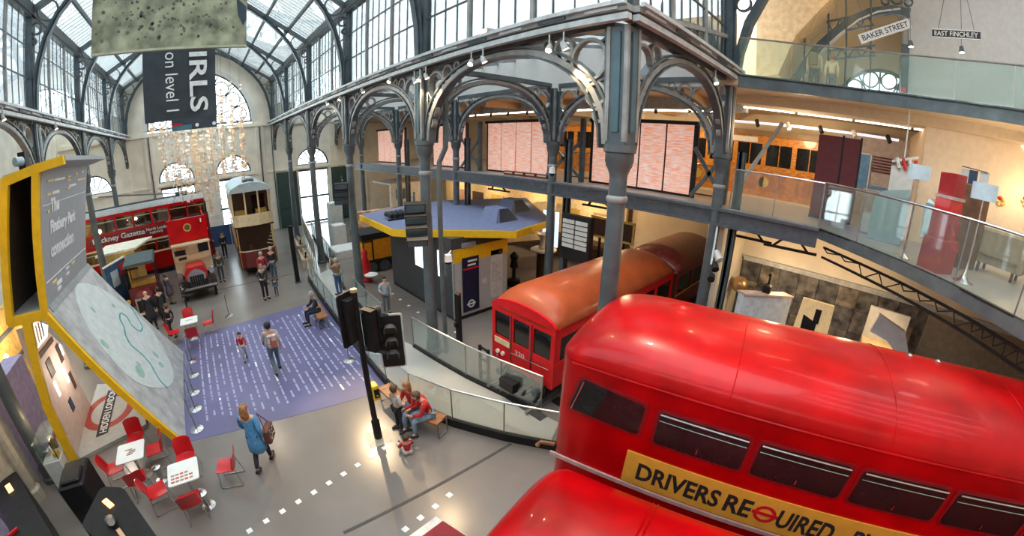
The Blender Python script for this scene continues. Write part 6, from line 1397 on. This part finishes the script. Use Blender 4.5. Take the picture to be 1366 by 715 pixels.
# light strips under the gallery
for i, (a, b) in enumerate((((12.9, 3.6), (13.45, 2.1)), ((13.5, 2.0), (13.72, .35)), ((13.74, .25), (13.7, -1.4)), ((13.68, -1.5), (13.35, -3.2)), ((13.32, -3.3), (12.7, -5.0)))):
    tag(MB().beam((a[0] - .0, a[1], 8.02), (b[0], b[1], 8.02), .04, .035).build('light_strip', mat('lit strip', (1, .95, .85), .4, emit=9, emit_col=(1, .88, .72))), ['leftmost', 'second', 'middle', 'fourth', 'rightmost'][i] + ' length of the lit strip under the gallery', 'light strip')
tk_ = thing('track_light', 'white ceiling light trough above the maroon panels', 'light', (15, 0, 7.7)); MB().box(-.06, .06, -1.2, 4.5, 0, .08).build('trough', mat('dim lit trough', (.7, .72, .85), .4, emit=.8), tk_)
for k in range(5): MB().tube([(-.3, -.8 + 1.1 * k, .1), (-.45, -.9 + 1.1 * k, -.1)], .07, 8).build('lamp_can', OFFW if k % 2 else BLACK, tk_, True)
t = thing('ceiling_light_bar', 'long white light bar on the ceiling above the lit strips', 'light', (14.5, 12, 7.95)); MB().box(-.1, .1, -7, 14, 0, .08).build('trough', mat('lit strip', (0, 0, 0)), t)
for k in range(14): MB().tube([(-.3, -6 + 1.4 * k, .1), (-.45, -6.1 + 1.4 * k, -.12)], .07, 8).build('lamp_can', BLACK, t, True)
# diagonal stay beside the corner column
tag(MB().beam((11.6, 3.2, 5.6), (12.6, 2.3, 7.6), .09, .09).build('diagonal_stay', IRON_L), 'pale diagonal stay right of the mezzanine corner column', 'stay')
# black brackets below the mezzanine
for i, (x, y, r_) in enumerate(((11.6, 2.75, 0), (11.4, 1.4, 8), (11.7, 8.2, 0), (11.7, 13.8, 0))):
    t = thing('bracket', ['black strut bracket by the marble wall corner', 'black strut bracket below the maroon panels', 'black strut bracket under the beam beside the departure board', 'black strut bracket above the kiosk roof'][i], 'bracket', (x, y, 4.3), rad(r_))
    MB().beam((0, .0, .4), (.15, -.5, -.1), .06).build('strut', BLACK, t); MB().beam((0, .0, .4), (.15, .5, -.1), .06).build('strut', BLACK, t); MB().beam((.15, -.75, -.1), (.15, .75, -.1), .07).build('bar', BLACK, t)
tr_ = thing('edge_truss', 'black truss with cables running under the slanting mezzanine edge', 'truss', (9, -1.3, 4.4))
P = [(10.9, .6), (9.15, -1.25), (7.8, -2.5), (7.0, -3.1), (6.1, -3.9)]
for dz in (.1, -.15):
    for a, b in zip(P, P[1:]): MB().beam((a[0] + .15, a[1] - .1, 4.45 + dz), (b[0] + .15, b[1] - .1, 4.45 + dz), .05).build('chord', BLACK, tr_, world=True)
random.seed(2)
for a, b in zip(P, P[1:]):
    for k in range(4):
        p = Vector(a).lerp(Vector(b), k / 4); q = Vector(a).lerp(Vector(b), (k + 1) / 4); MB().tube([(p.x + .1, p.y - .1, 4.55), ((p.x + q.x) / 2 + .05, (p.y + q.y) / 2, 4.3 + random.uniform(0, .2)), (q.x + .1, q.y - .1, 4.55)], .016, 5).build('cable', BLACK, tr_, world=True)
# gallery glass rail and signs
balustrade(lv2[:11], 'curved glass rail along the upper gallery', 8.52, 1.0, .02, 'gallery_rail', STEEL_D, post=False, gm=GLASS2)
def sign(px, label, s, w, h, m, tm_, o, rz, wires, border=None):
    t = thing('hanging_sign', label, 'sign', o, rz)
    MB().box(-w / 2, w / 2, -.03, .03, -h / 2, h / 2).build('board', m, t)
    if border: 
        for z in (-h / 2, h / 2): MB().box(-w / 2, w / 2, -.035, -.03, z - .012, z + .012).build('border', border, t)
    textfit(s, tm_, 'lettering', t, (-w / 2 + .06, -.036, -h * .3), (1, 0, 0), (0, 0, 1), w - .12, h * .6, bold=.01)
    for a, b in wires: MB().tube([(a, 0, h / 2), (b, 0, 1.8)], .008, 4).build('wire', IRON_D, t)
sign(0, 'black station sign reading East Finchley hung before the white wall', 'EAST FINCHLEY', 1.2, .2, INK, WHITE, (12.0, -2.25, 10.3), rad(-101), ((-.45, -.1), (.45, .1)), WHITE)
sign(0, 'white station sign reading Baker Street hung at a slant', 'BAKER STREET', 1.45, .25, WHITE, INK, (12.2, -.45, 10.28), rad(-70), ((-.5, -.2), (.5, .2)))
bpy.data.objects['hanging_sign.001'].rotation_euler = (0, rad(-24), rad(-80))
for i, (y, z) in enumerate(((-2.4, 9.95), (-1.1, 9.95))):
    t = thing('gallery_spot', ['spotlight under the East Finchley sign', 'spotlight at the right end of the Baker Street sign'][i], 'spotlight', (12.1, y, z)); MB().tube([(0, 0, .1), (0, -.02, -.05)], [.05, .08], 10).build('housing', IRON_D, t, True); MB().tube([(0, -.02, -.05), (0, -.02, -.06)], .06, 10).build('lens', mat('lit lamp lens', (1, 1, 1)), t); MB().tube([(0, 0, .1), (0, 0, 2)], .008, 4).build('rod', IRON_D, t)
lamp('POINT', (12.6, -2.4, 9.9), 12, WARM, .1); lamp('POINT', (13.0, 1.2, 12.3), 70, (1, .86, .68), .4); lamp('POINT', (12.5, -4.5, 12.3), 60, (.95, .97, 1), .4); lamp('POINT', (10.6, -3.0, 7.5), 60, (1, .8, .58), .3)  # last lamp has no fixture, added to brighten the mezzanine wall
t = thing('gallery_beam', 'pale steel beam with a lit box under the gallery roof', 'beam', (12.5, 1.0, 11.6)); MB().tube([(0, 2.4, 0), (0, -1.2, .1)], .04, 6).build('beam', OFFW, t); MB().cbox(0, -.5, 0, .15, .4, .12).build('light_box', mat('lit lamp lens', (1, 1, 1)), t)
t = tag(MB().box(15.1, 15.2, -1.35, -1.1, 8.6, 10.8).build('gallery_door', IRON_D), 'dark doorway beside the white wall of the gallery', 'door')
tag(MB().box(13.4, 13.5, -1.15, -1.0, 8.52, 9.1).build('red_post', RED_P), 'small red post on the gallery floor near the doorway', 'post')
# ================================================================ PEOPLE
HAIR = {'brown': (.09, .045, .025), 'black': (.015, .012, .01), 'auburn': (.3, .13, .05), 'grey': (.35, .33, .31), 'bald': None, 'fair': (.42, .27, .12)}
def skin_mesh(name, J, E, root, m, parent, sub=1):
    import bmesh
    keys = list(J); idx = {k: i for i, k in enumerate(keys)}
    me = bpy.data.meshes.new(name); me.from_pydata([J[k][0] for k in keys], [(idx[a], idx[b]) for a, b in E], [])
    bm = bmesh.new(); bm.from_mesh(me); L = bm.verts.layers.skin.verify(); bm.verts.ensure_lookup_table()
    for k in keys: v = bm.verts[idx[k]]; r = J[k][1]; v[L].radius = r if isinstance(r, tuple) else (r, r); v[L].use_root = (k == root)
    bm.to_mesh(me); bm.free(); me.materials.append(m)
    o = bpy.data.objects.new(name, me); COL.objects.link(o); o.parent = parent
    sk = o.modifiers.new('skin', 'SKIN'); sk.use_smooth_shade = True; sk.branch_smoothing = .4
    ss = o.modifiers.new('sub', 'SUBSURF'); ss.levels = sub; ss.render_levels = sub
    return o
def pose(kind):
    P = dict(pel=(0, 0, .95), spi=(0, .0, 1.12), che=(0, 0, 1.32), nec=(0, 0, 1.47), jaw=(0, .015, 1.555), cra=(0, .01, 1.63), top=(0, 0, 1.68))
    for s, n in ((1, 'r'), (-1, 'l')):
        P.update({'sh' + n: (.175 * s, 0, 1.41), 'el' + n: (.225 * s, -.03, 1.14), 'wr' + n: (.225 * s, .06, .9), 'ha' + n: (.22 * s, .09, .83), 'hi' + n: (.09 * s, 0, .9), 'kn' + n: (.1 * s, .02, .5), 'an' + n: (.1 * s, -.01, .09), 'to' + n: (.11 * s, .14, .035)})
    def leg(n, s, kn, an, to): P['kn' + n] = kn; P['an' + n] = an; P['to' + n] = to
    if kind == 'walk':
        leg('r', 1, (.1, .2, .53), (.1, .24, .1), (.1, .39, .06)); leg('l', -1, (-.1, .02, .5), (-.1, -.26, .16), (-.1, -.13, .05))
        P['elr'] = (.23, -.12, 1.16); P['wrr'] = (.24, -.08, .93); P['har'] = (.24, -.05, .86); P['ell'] = (-.23, .06, 1.15); P['wrl'] = (-.22, .2, .97); P['hal'] = (-.21, .25, .92)
    if kind == 'photo':
        for s, n in ((1, 'r'), (-1, 'l')): P['el' + n] = (.24 * s, .16, 1.25); P['wr' + n] = (.1 * s, .3, 1.5); P['ha' + n] = (.07 * s, .32, 1.58)
    if kind in ('bag',):
        P['elr'] = (.26, -.02, 1.16); P['wrr'] = (.22, .14, 1.06); P['har'] = (.18, .18, 1.05)
    if kind in ('sit', 'sitlean'):
        for k in ('pel', 'spi', 'che', 'nec', 'jaw', 'cra', 'top'): P[k] = (P[k][0], P[k][1], P[k][2] - .4)
        dy = .16 if kind == 'sit' else .34
        for k, f in (('spi', .2), ('che', .6), ('nec', 1.0), ('jaw', 1.3), ('cra', 1.45), ('top', 1.45)): P[k] = (0, P[k][1] + dy * f * .6, P[k][2] - (.02 if kind == 'sit' else .06) * f)
        for s, n in ((1, 'r'), (-1, 'l')):
            c = P['che']; P['sh' + n] = (.175 * s, c[1], c[2] + .08); P['el' + n] = (.22 * s, c[1] + .12, c[2] - .18); P['wr' + n] = (.14 * s, c[1] + .32, c[2] - .22); P['ha' + n] = (.1 * s, c[1] + .39, c[2] - .22)
            P['hi' + n] = (.1 * s, .02, .53); P['kn' + n] = (.14 * s, .43, .5); P['an' + n] = (.14 * s, .42, .09); P['to' + n] = (.15 * s, .57, .035)
    if kind == 'floor':
        for k in ('pel', 'spi', 'che', 'nec', 'jaw', 'cra', 'top'): P[k] = (P[k][0], P[k][1], P[k][2] - .82)
        for s, n in ((1, 'r'), (-1, 'l')):
            c = P['che']; P['sh' + n] = (.175 * s, c[1], c[2] + .08); P['el' + n] = (.25 * s, .1, .35); P['wr' + n] = (.22 * s, .28, .28); P['ha' + n] = (.2 * s, .34, .27)
            P['hi' + n] = (.1 * s, .02, .12); P['kn' + n] = (.26 * s, .38, .3); P['an' + n] = (.1 * s, .55, .08); P['to' + n] = (.1 * s, .7, .05)
    return P
def person(loc, face, label, height=1.7, kind='stand', top=(.3, .3, .3), legs=(.05, .06, .1), hair='brown', shoe=(.03, .03, .03), coat=False, longhair=False, sleeves=True, skirt=False, extra=None, child=False, z=0.0):
    s = height / 1.7
    t = thing('person', label, 'person', (loc[0], loc[1], z), rad(face), scale=s)
    P = pose(kind); hs = 1.22 if child else 1.0
    if child:
        j = Vector(P['nec'])
        for k in ('jaw', 'cra', 'top'): P[k] = tuple(j + (Vector(P[k]) - j) * 1.1)
    J = {'pel': (P['pel'], (.135, .1)), 'spi': (P['spi'], (.12, .09)), 'che': (P['che'], (.14, .1)), 'nec': (P['nec'], .055), 'jaw': (P['jaw'], .07 * hs), 'cra': (P['cra'], (.088 * hs, .1 * hs)), 'top': (P['top'], .062 * hs)}
    E = [('pel', 'spi'), ('spi', 'che'), ('che', 'nec'), ('nec', 'jaw'), ('jaw', 'cra'), ('cra', 'top')]
    jw = Vector(P['jaw']); cr = Vector(P['cra'])
    J['nose'] = (tuple(jw.lerp(cr, .45) + Vector((0, .105 * hs, 0))), .014); E.append(('cra', 'nose'))
    for q, n in ((1, 'r'), (-1, 'l')):
        J['ear' + n] = (tuple(jw.lerp(cr, .5) + Vector((.09 * q * hs, 0, 0))), .017); E.append(('cra', 'ear' + n))
        J.update({'sh' + n: (P['sh' + n], .058), 'el' + n: (P['el' + n], .043), 'wr' + n: (P['wr' + n], .03), 'ha' + n: (P['ha' + n], (.034, .02)), 'hi' + n: (P['hi' + n], .085), 'kn' + n: (P['kn' + n], .058), 'an' + n: (P['an' + n], .04), 'to' + n: (P['to' + n], .032)})
        E += [('che', 'sh' + n), ('sh' + n, 'el' + n), ('el' + n, 'wr' + n), ('wr' + n, 'ha' + n), ('pel', 'hi' + n), ('hi' + n, 'kn' + n), ('kn' + n, 'an' + n), ('an' + n, 'to' + n)]
        w, h = Vector(P['wr' + n]), Vector(P['ha' + n]); d = (h - w).normalized(); sd = d.cross(Vector((1, 0, 0))).normalized() if abs(d.x) < .9 else Vector((0, 1, 0))
        for i in range(4):
            o = sd * (.028 - .019 * i); ln = (.07, .08, .075, .058)[i]; a = h + d * .02 + o; b = a + d * ln * .55; c = b + d * ln * .35 + Vector((-q * .02, 0, -.012))
            J['f%d%s' % (i, n)] = (tuple(b), .0085); J['g%d%s' % (i, n)] = (tuple(c), .007); E += [('ha' + n, 'f%d%s' % (i, n)), ('f%d%s' % (i, n), 'g%d%s' % (i, n))]
        a = w.lerp(h, .55) + sd * .04; J['t' + n] = (tuple(a + d * .02 + sd * .02), .01); J['u' + n] = (tuple(a + d * .055 + sd * .022), .008); E += [('ha' + n, 't' + n), ('t' + n, 'u' + n)]
    skin_mesh('body', J, E, 'pel', SKIN, t)
    col = lambda c: mat('cloth %.2f %.2f %.2f' % c, c, .85, var=.1, scale=12)
    for q in (-1, 1):
        MB().ell(tuple(jw.lerp(cr, .72) + Vector((.034 * q * hs, .088 * hs, 0))), (.012, .008, .008), 8, 5).build('eye', WHITE, t, True)
    MB().ell(tuple(jw + Vector((0, .068 * hs, -.0))), (.022, .006, .007), 8, 4).build('mouth', mat('lips', (.4, .12, .1), .5), t, True)
    up = 1.16
    J = {'pel': (tuple(Vector(P['pel']) - Vector((0, 0, .02))), (.215, .17) if coat else (.15, .118)), 'spi': (P['spi'], (.135, .108)), 'che': (P['che'], (.155, .118)), 'nec': (tuple(Vector(P['nec']) - Vector((0, 0, .035))), (.075, .07))}
    E = [('pel', 'spi'), ('spi', 'che'), ('che', 'nec')]
    for n in 'rl':
        J.update({'sh' + n: (P['sh' + n], .072), 'el' + n: (P['el' + n], .056)}); E += [('che', 'sh' + n), ('sh' + n, 'el' + n)]
        if sleeves: J['wr' + n] = (P['wr' + n], .044); E.append(('el' + n, 'wr' + n))
    if coat: J['hem'] = ((P['pel'][0], P['pel'][1], P['pel'][2] - (.52 if kind != 'floor' else .0)), (.26, .22)); E.append(('pel', 'hem'))
    skin_mesh('coat' if coat else 'shirt', J, E, 'che', col(top), t)
    J = {'pel': (P['pel'], (.12, .09) if coat else (.142, .112))}; E = []
    for n in 'rl': J.update({'hi' + n: (P['hi' + n], .074 if coat else .098), 'kn' + n: (P['kn' + n], .072), 'an' + n: (P['an' + n], .052)}); E += [('pel', 'hi' + n), ('hi' + n, 'kn' + n), ('kn' + n, 'an' + n)]
    skin_mesh('trousers', J, E, 'pel', col(legs), t)
    for n in 'rl':
        a, b = Vector(P['an' + n]), Vector(P['to' + n]); d = (b - a); d.z = 0; d = d.normalized() if d.length > .01 else Vector((0, 1, 0))
        MB().tube([(a - d * .06).to_tuple()[:2] + (max(.04, a.z - .05),), (a + d * .03).to_tuple()[:2] + (max(.05, a.z - .04),), tuple(b), tuple(b + d * .06)], [.045, .052, .045, .025], 10).build('shoe', col(shoe), t, True)
    if HAIR[hair]:
        hm = mat('hair ' + hair, HAIR[hair], .6, var=.25, scale=20)
        c = cr + Vector((0, -.012, .0)); m = MB().ell(tuple(c + Vector((0, -.012, .015))), (.102 * hs, .112 * hs, .095 * hs), 14, 6, .05, pi / 2)
        m.ell(tuple(c + Vector((0, -.04, -.02))), (.1 * hs, .082 * hs, .1 * hs), 12, 8)
        if longhair: m.ell(tuple(c + Vector((0, -.06, -.1))), (.105 * hs, .07, .15 * hs), 12, 8)
        m.build('hair', hm, t, True)
    return t
BLU = (.08, .26, .5)
wm = person((-.31, 7.56), 170, 'woman in a bright blue coat walking with a brown spotted shoulder bag', 1.71, 'walk', BLU, (.02, .02, .03), 'auburn', coat=True, longhair=True)
wm.rotation_euler = (0, 0, rad(-25))
wb = thing('shoulder_bag', 'dark brown shoulder bag with pale spots carried by the woman in blue', 'bag', (.02, 7.5, .75), rad(-25))
MB().bbox(-.08, .08, -.2, .2, 0, .34, .03).build('body', mat('brown leather', (.11, .04, .03), .6), wb)
random.seed(4)
for k in range(14): y = random.uniform(-.16, .16); z = random.uniform(.05, .3); MB().tube([(.08, y, z), (.083, y, z)], .016, 6).build('spot', WINK, wb)
MB().tube([(0, -.15, .33), (-.06, -.05, .55), (-.12, 0, .68), (-.06, .05, .55), (0, .15, .33)], .012, 5).build('strap', mat('brown leather', (0, 0, 0)), wb)
bm_ = person((.93, 11.41), 0, 'adult in a pale hoodie and jeans with a pink backpack on the purple floor', 1.7, 'walk', (.45, .4, .33), (.12, .17, .2), 'black')
bk_ = thing('backpack', 'pink and white backpack on the adult in the pale hoodie', 'backpack', (.97, 11.18, 1.02)); MB().bbox(-.15, .15, -.1, .06, 0, .42, .05).build('body', mat('pink white cloth', (.6, .4, .4), .8, var=.4, scale=14), bk_); MB().bbox(-.11, .11, -.15, -.1, .04, .22, .02).build('pocket', mat('rust cloth', (.45, .15, .1), .8), bk_)
person((.08, 12.86), 180, 'small child in a red top and grey trousers on the purple floor', .98, 'walk', (.5, .02, .02), (.35, .35, .38), 'black', child=True)
bm2 = person((4.78, 16.4), 20, 'man in a brown jacket and blue jeans raising a camera by the glass', 1.7, 'photo', (.3, .18, .09), (.06, .12, .25), 'grey')
person((5.68, 13.3), 170, 'boy in a pale blue shirt standing at the glass balustrade', 1.5, 'bag', (.42, .52, .6), (.12, .16, .18), 'black')
person((3.14, 14.2), 90, 'man in black sitting on the small bench reading', 1.7, 'sit', (.03, .03, .035), (.02, .03, .05), 'grey')
person((3.5, 6.5), 70, 'woman in a red jumper and light jeans bending forward on the curved bench', 1.66, 'sitlean', (.5, .015, .02), (.22, .33, .42), 'brown')
person((3.36, 7.05), 100, 'fair haired woman in red sitting behind the others on the curved bench', 1.62, 'sit', (.45, .03, .03), (.2, .3, .4), 'auburn', longhair=True)
person((2.9, 6.98), -80, 'boy in a white patterned top and black trousers standing before the bench', 1.28, 'bag', (.55, .55, .55), (.02, .02, .025), 'brown', child=True)
person((2.64, 6.15), -10, 'toddler in a red top sitting on the floor beside the bench', 1.05, 'floor', (.5, .02, .025), (.5, .5, .5), 'brown', child=True)
person((-2.47, 16.4), 60, 'boy in black walking past the sloping map', 1.35, 'walk', (.02, .02, .025), (.02, .02, .025), 'brown', child=True)
person((-.05, 22.4), 185, 'person in a dark coat standing right of the veteran bus', 1.6, 'stand', (.06, .055, .05), (.07, .09, .13), 'auburn')
person((1.72, 18.1), 200, 'woman in dark clothes with crossed bag holding a child by the hand', 1.64, 'bag', (.05, .05, .055), (.02, .02, .03), 'auburn', longhair=True)
person((2.25, 18.2), 160, 'little child in dark blue beside the woman by the tram', .85, 'stand', (.06, .12, .17), (.06, .1, .15), 'brown', child=True)
person((2.02, 20.2), 10, 'person in a red jacket standing before the tram', 1.68, 'stand', (.4, .03, .05), (.2, .2, .22), 'grey')
person((2.6, 20.6), 150, 'tall person in a dark top and blue jeans before the tram', 1.75, 'stand', (.03, .025, .03), (.1, .16, .24), 'grey')
person((-1.95, 19.3), 100, 'child in dark clothes with a teal cap beside the red bonnet', 1.15, 'stand', (.02, .03, .03), (.02, .02, .03), 'black', child=True)
person((-3.35, 17.7), 20, 'bald man in black seen from above beside the sloping map', 1.72, 'stand', (.02, .02, .025), (.02, .02, .02), 'bald', coat=True)
person((-2.85, 17.9), 40, 'person in a black coat next to the bald man', 1.68, 'stand', (.02, .02, .022), (.02, .02, .02), 'black', coat=True)
person((-2.72, 20.6), -40, 'person in a grey patterned coat beyond the old motor cab', 1.5, 'stand', (.14, .11, .13), (.4, .28, .16), 'brown', coat=True)
person((.45, 27.6), 180, 'person in black standing beside the far end of the trolleybus', 1.7, 'stand', (.02, .02, .025), (.02, .02, .03), 'black')
person((13.75, 1.6), -80, 'visitor in a cream top with a backpack at the upper gallery rail', 1.65, 'stand', (.7, .62, .45), (.1, .1, .1), 'brown', z=8.52)
g2 = thing('backpack', 'dark tan backpack of the gallery visitor', 'backpack', (13.55, 1.62, 9.55)); MB().bbox(-.1, .06, -.14, .14, 0, .4, .04).build('body', mat('tan canvas', (.22, .16, .08), .8), g2)
person((13.6, 1.05), -80, 'second visitor in a yellow cream top farther right on the gallery', 1.4, 'stand', (.75, .62, .4), (.2, .2, .2), 'auburn', z=8.52)
person((-6.3, 19.5), 0, 'person in black and white standing on a stand behind the text wall', 1.7, 'stand', (.05, .05, .06), (.5, .55, .6), 'black', z=4.9)
st_ = tag(MB().box(-7.0, -5.9, 18.9, 20.1, 4.75, 4.9).box(-6.95, -6.85, 18.95, 19.05, 0, 4.75).box(-6.95, -6.85, 19.95, 20.05, 0, 4.75).box(-6.3, -6.2, 19.9, 20.0, 0, 4.75).build('viewing_stand', IRON_D), 'dark raised stand behind the text wall of the display', 'stand')
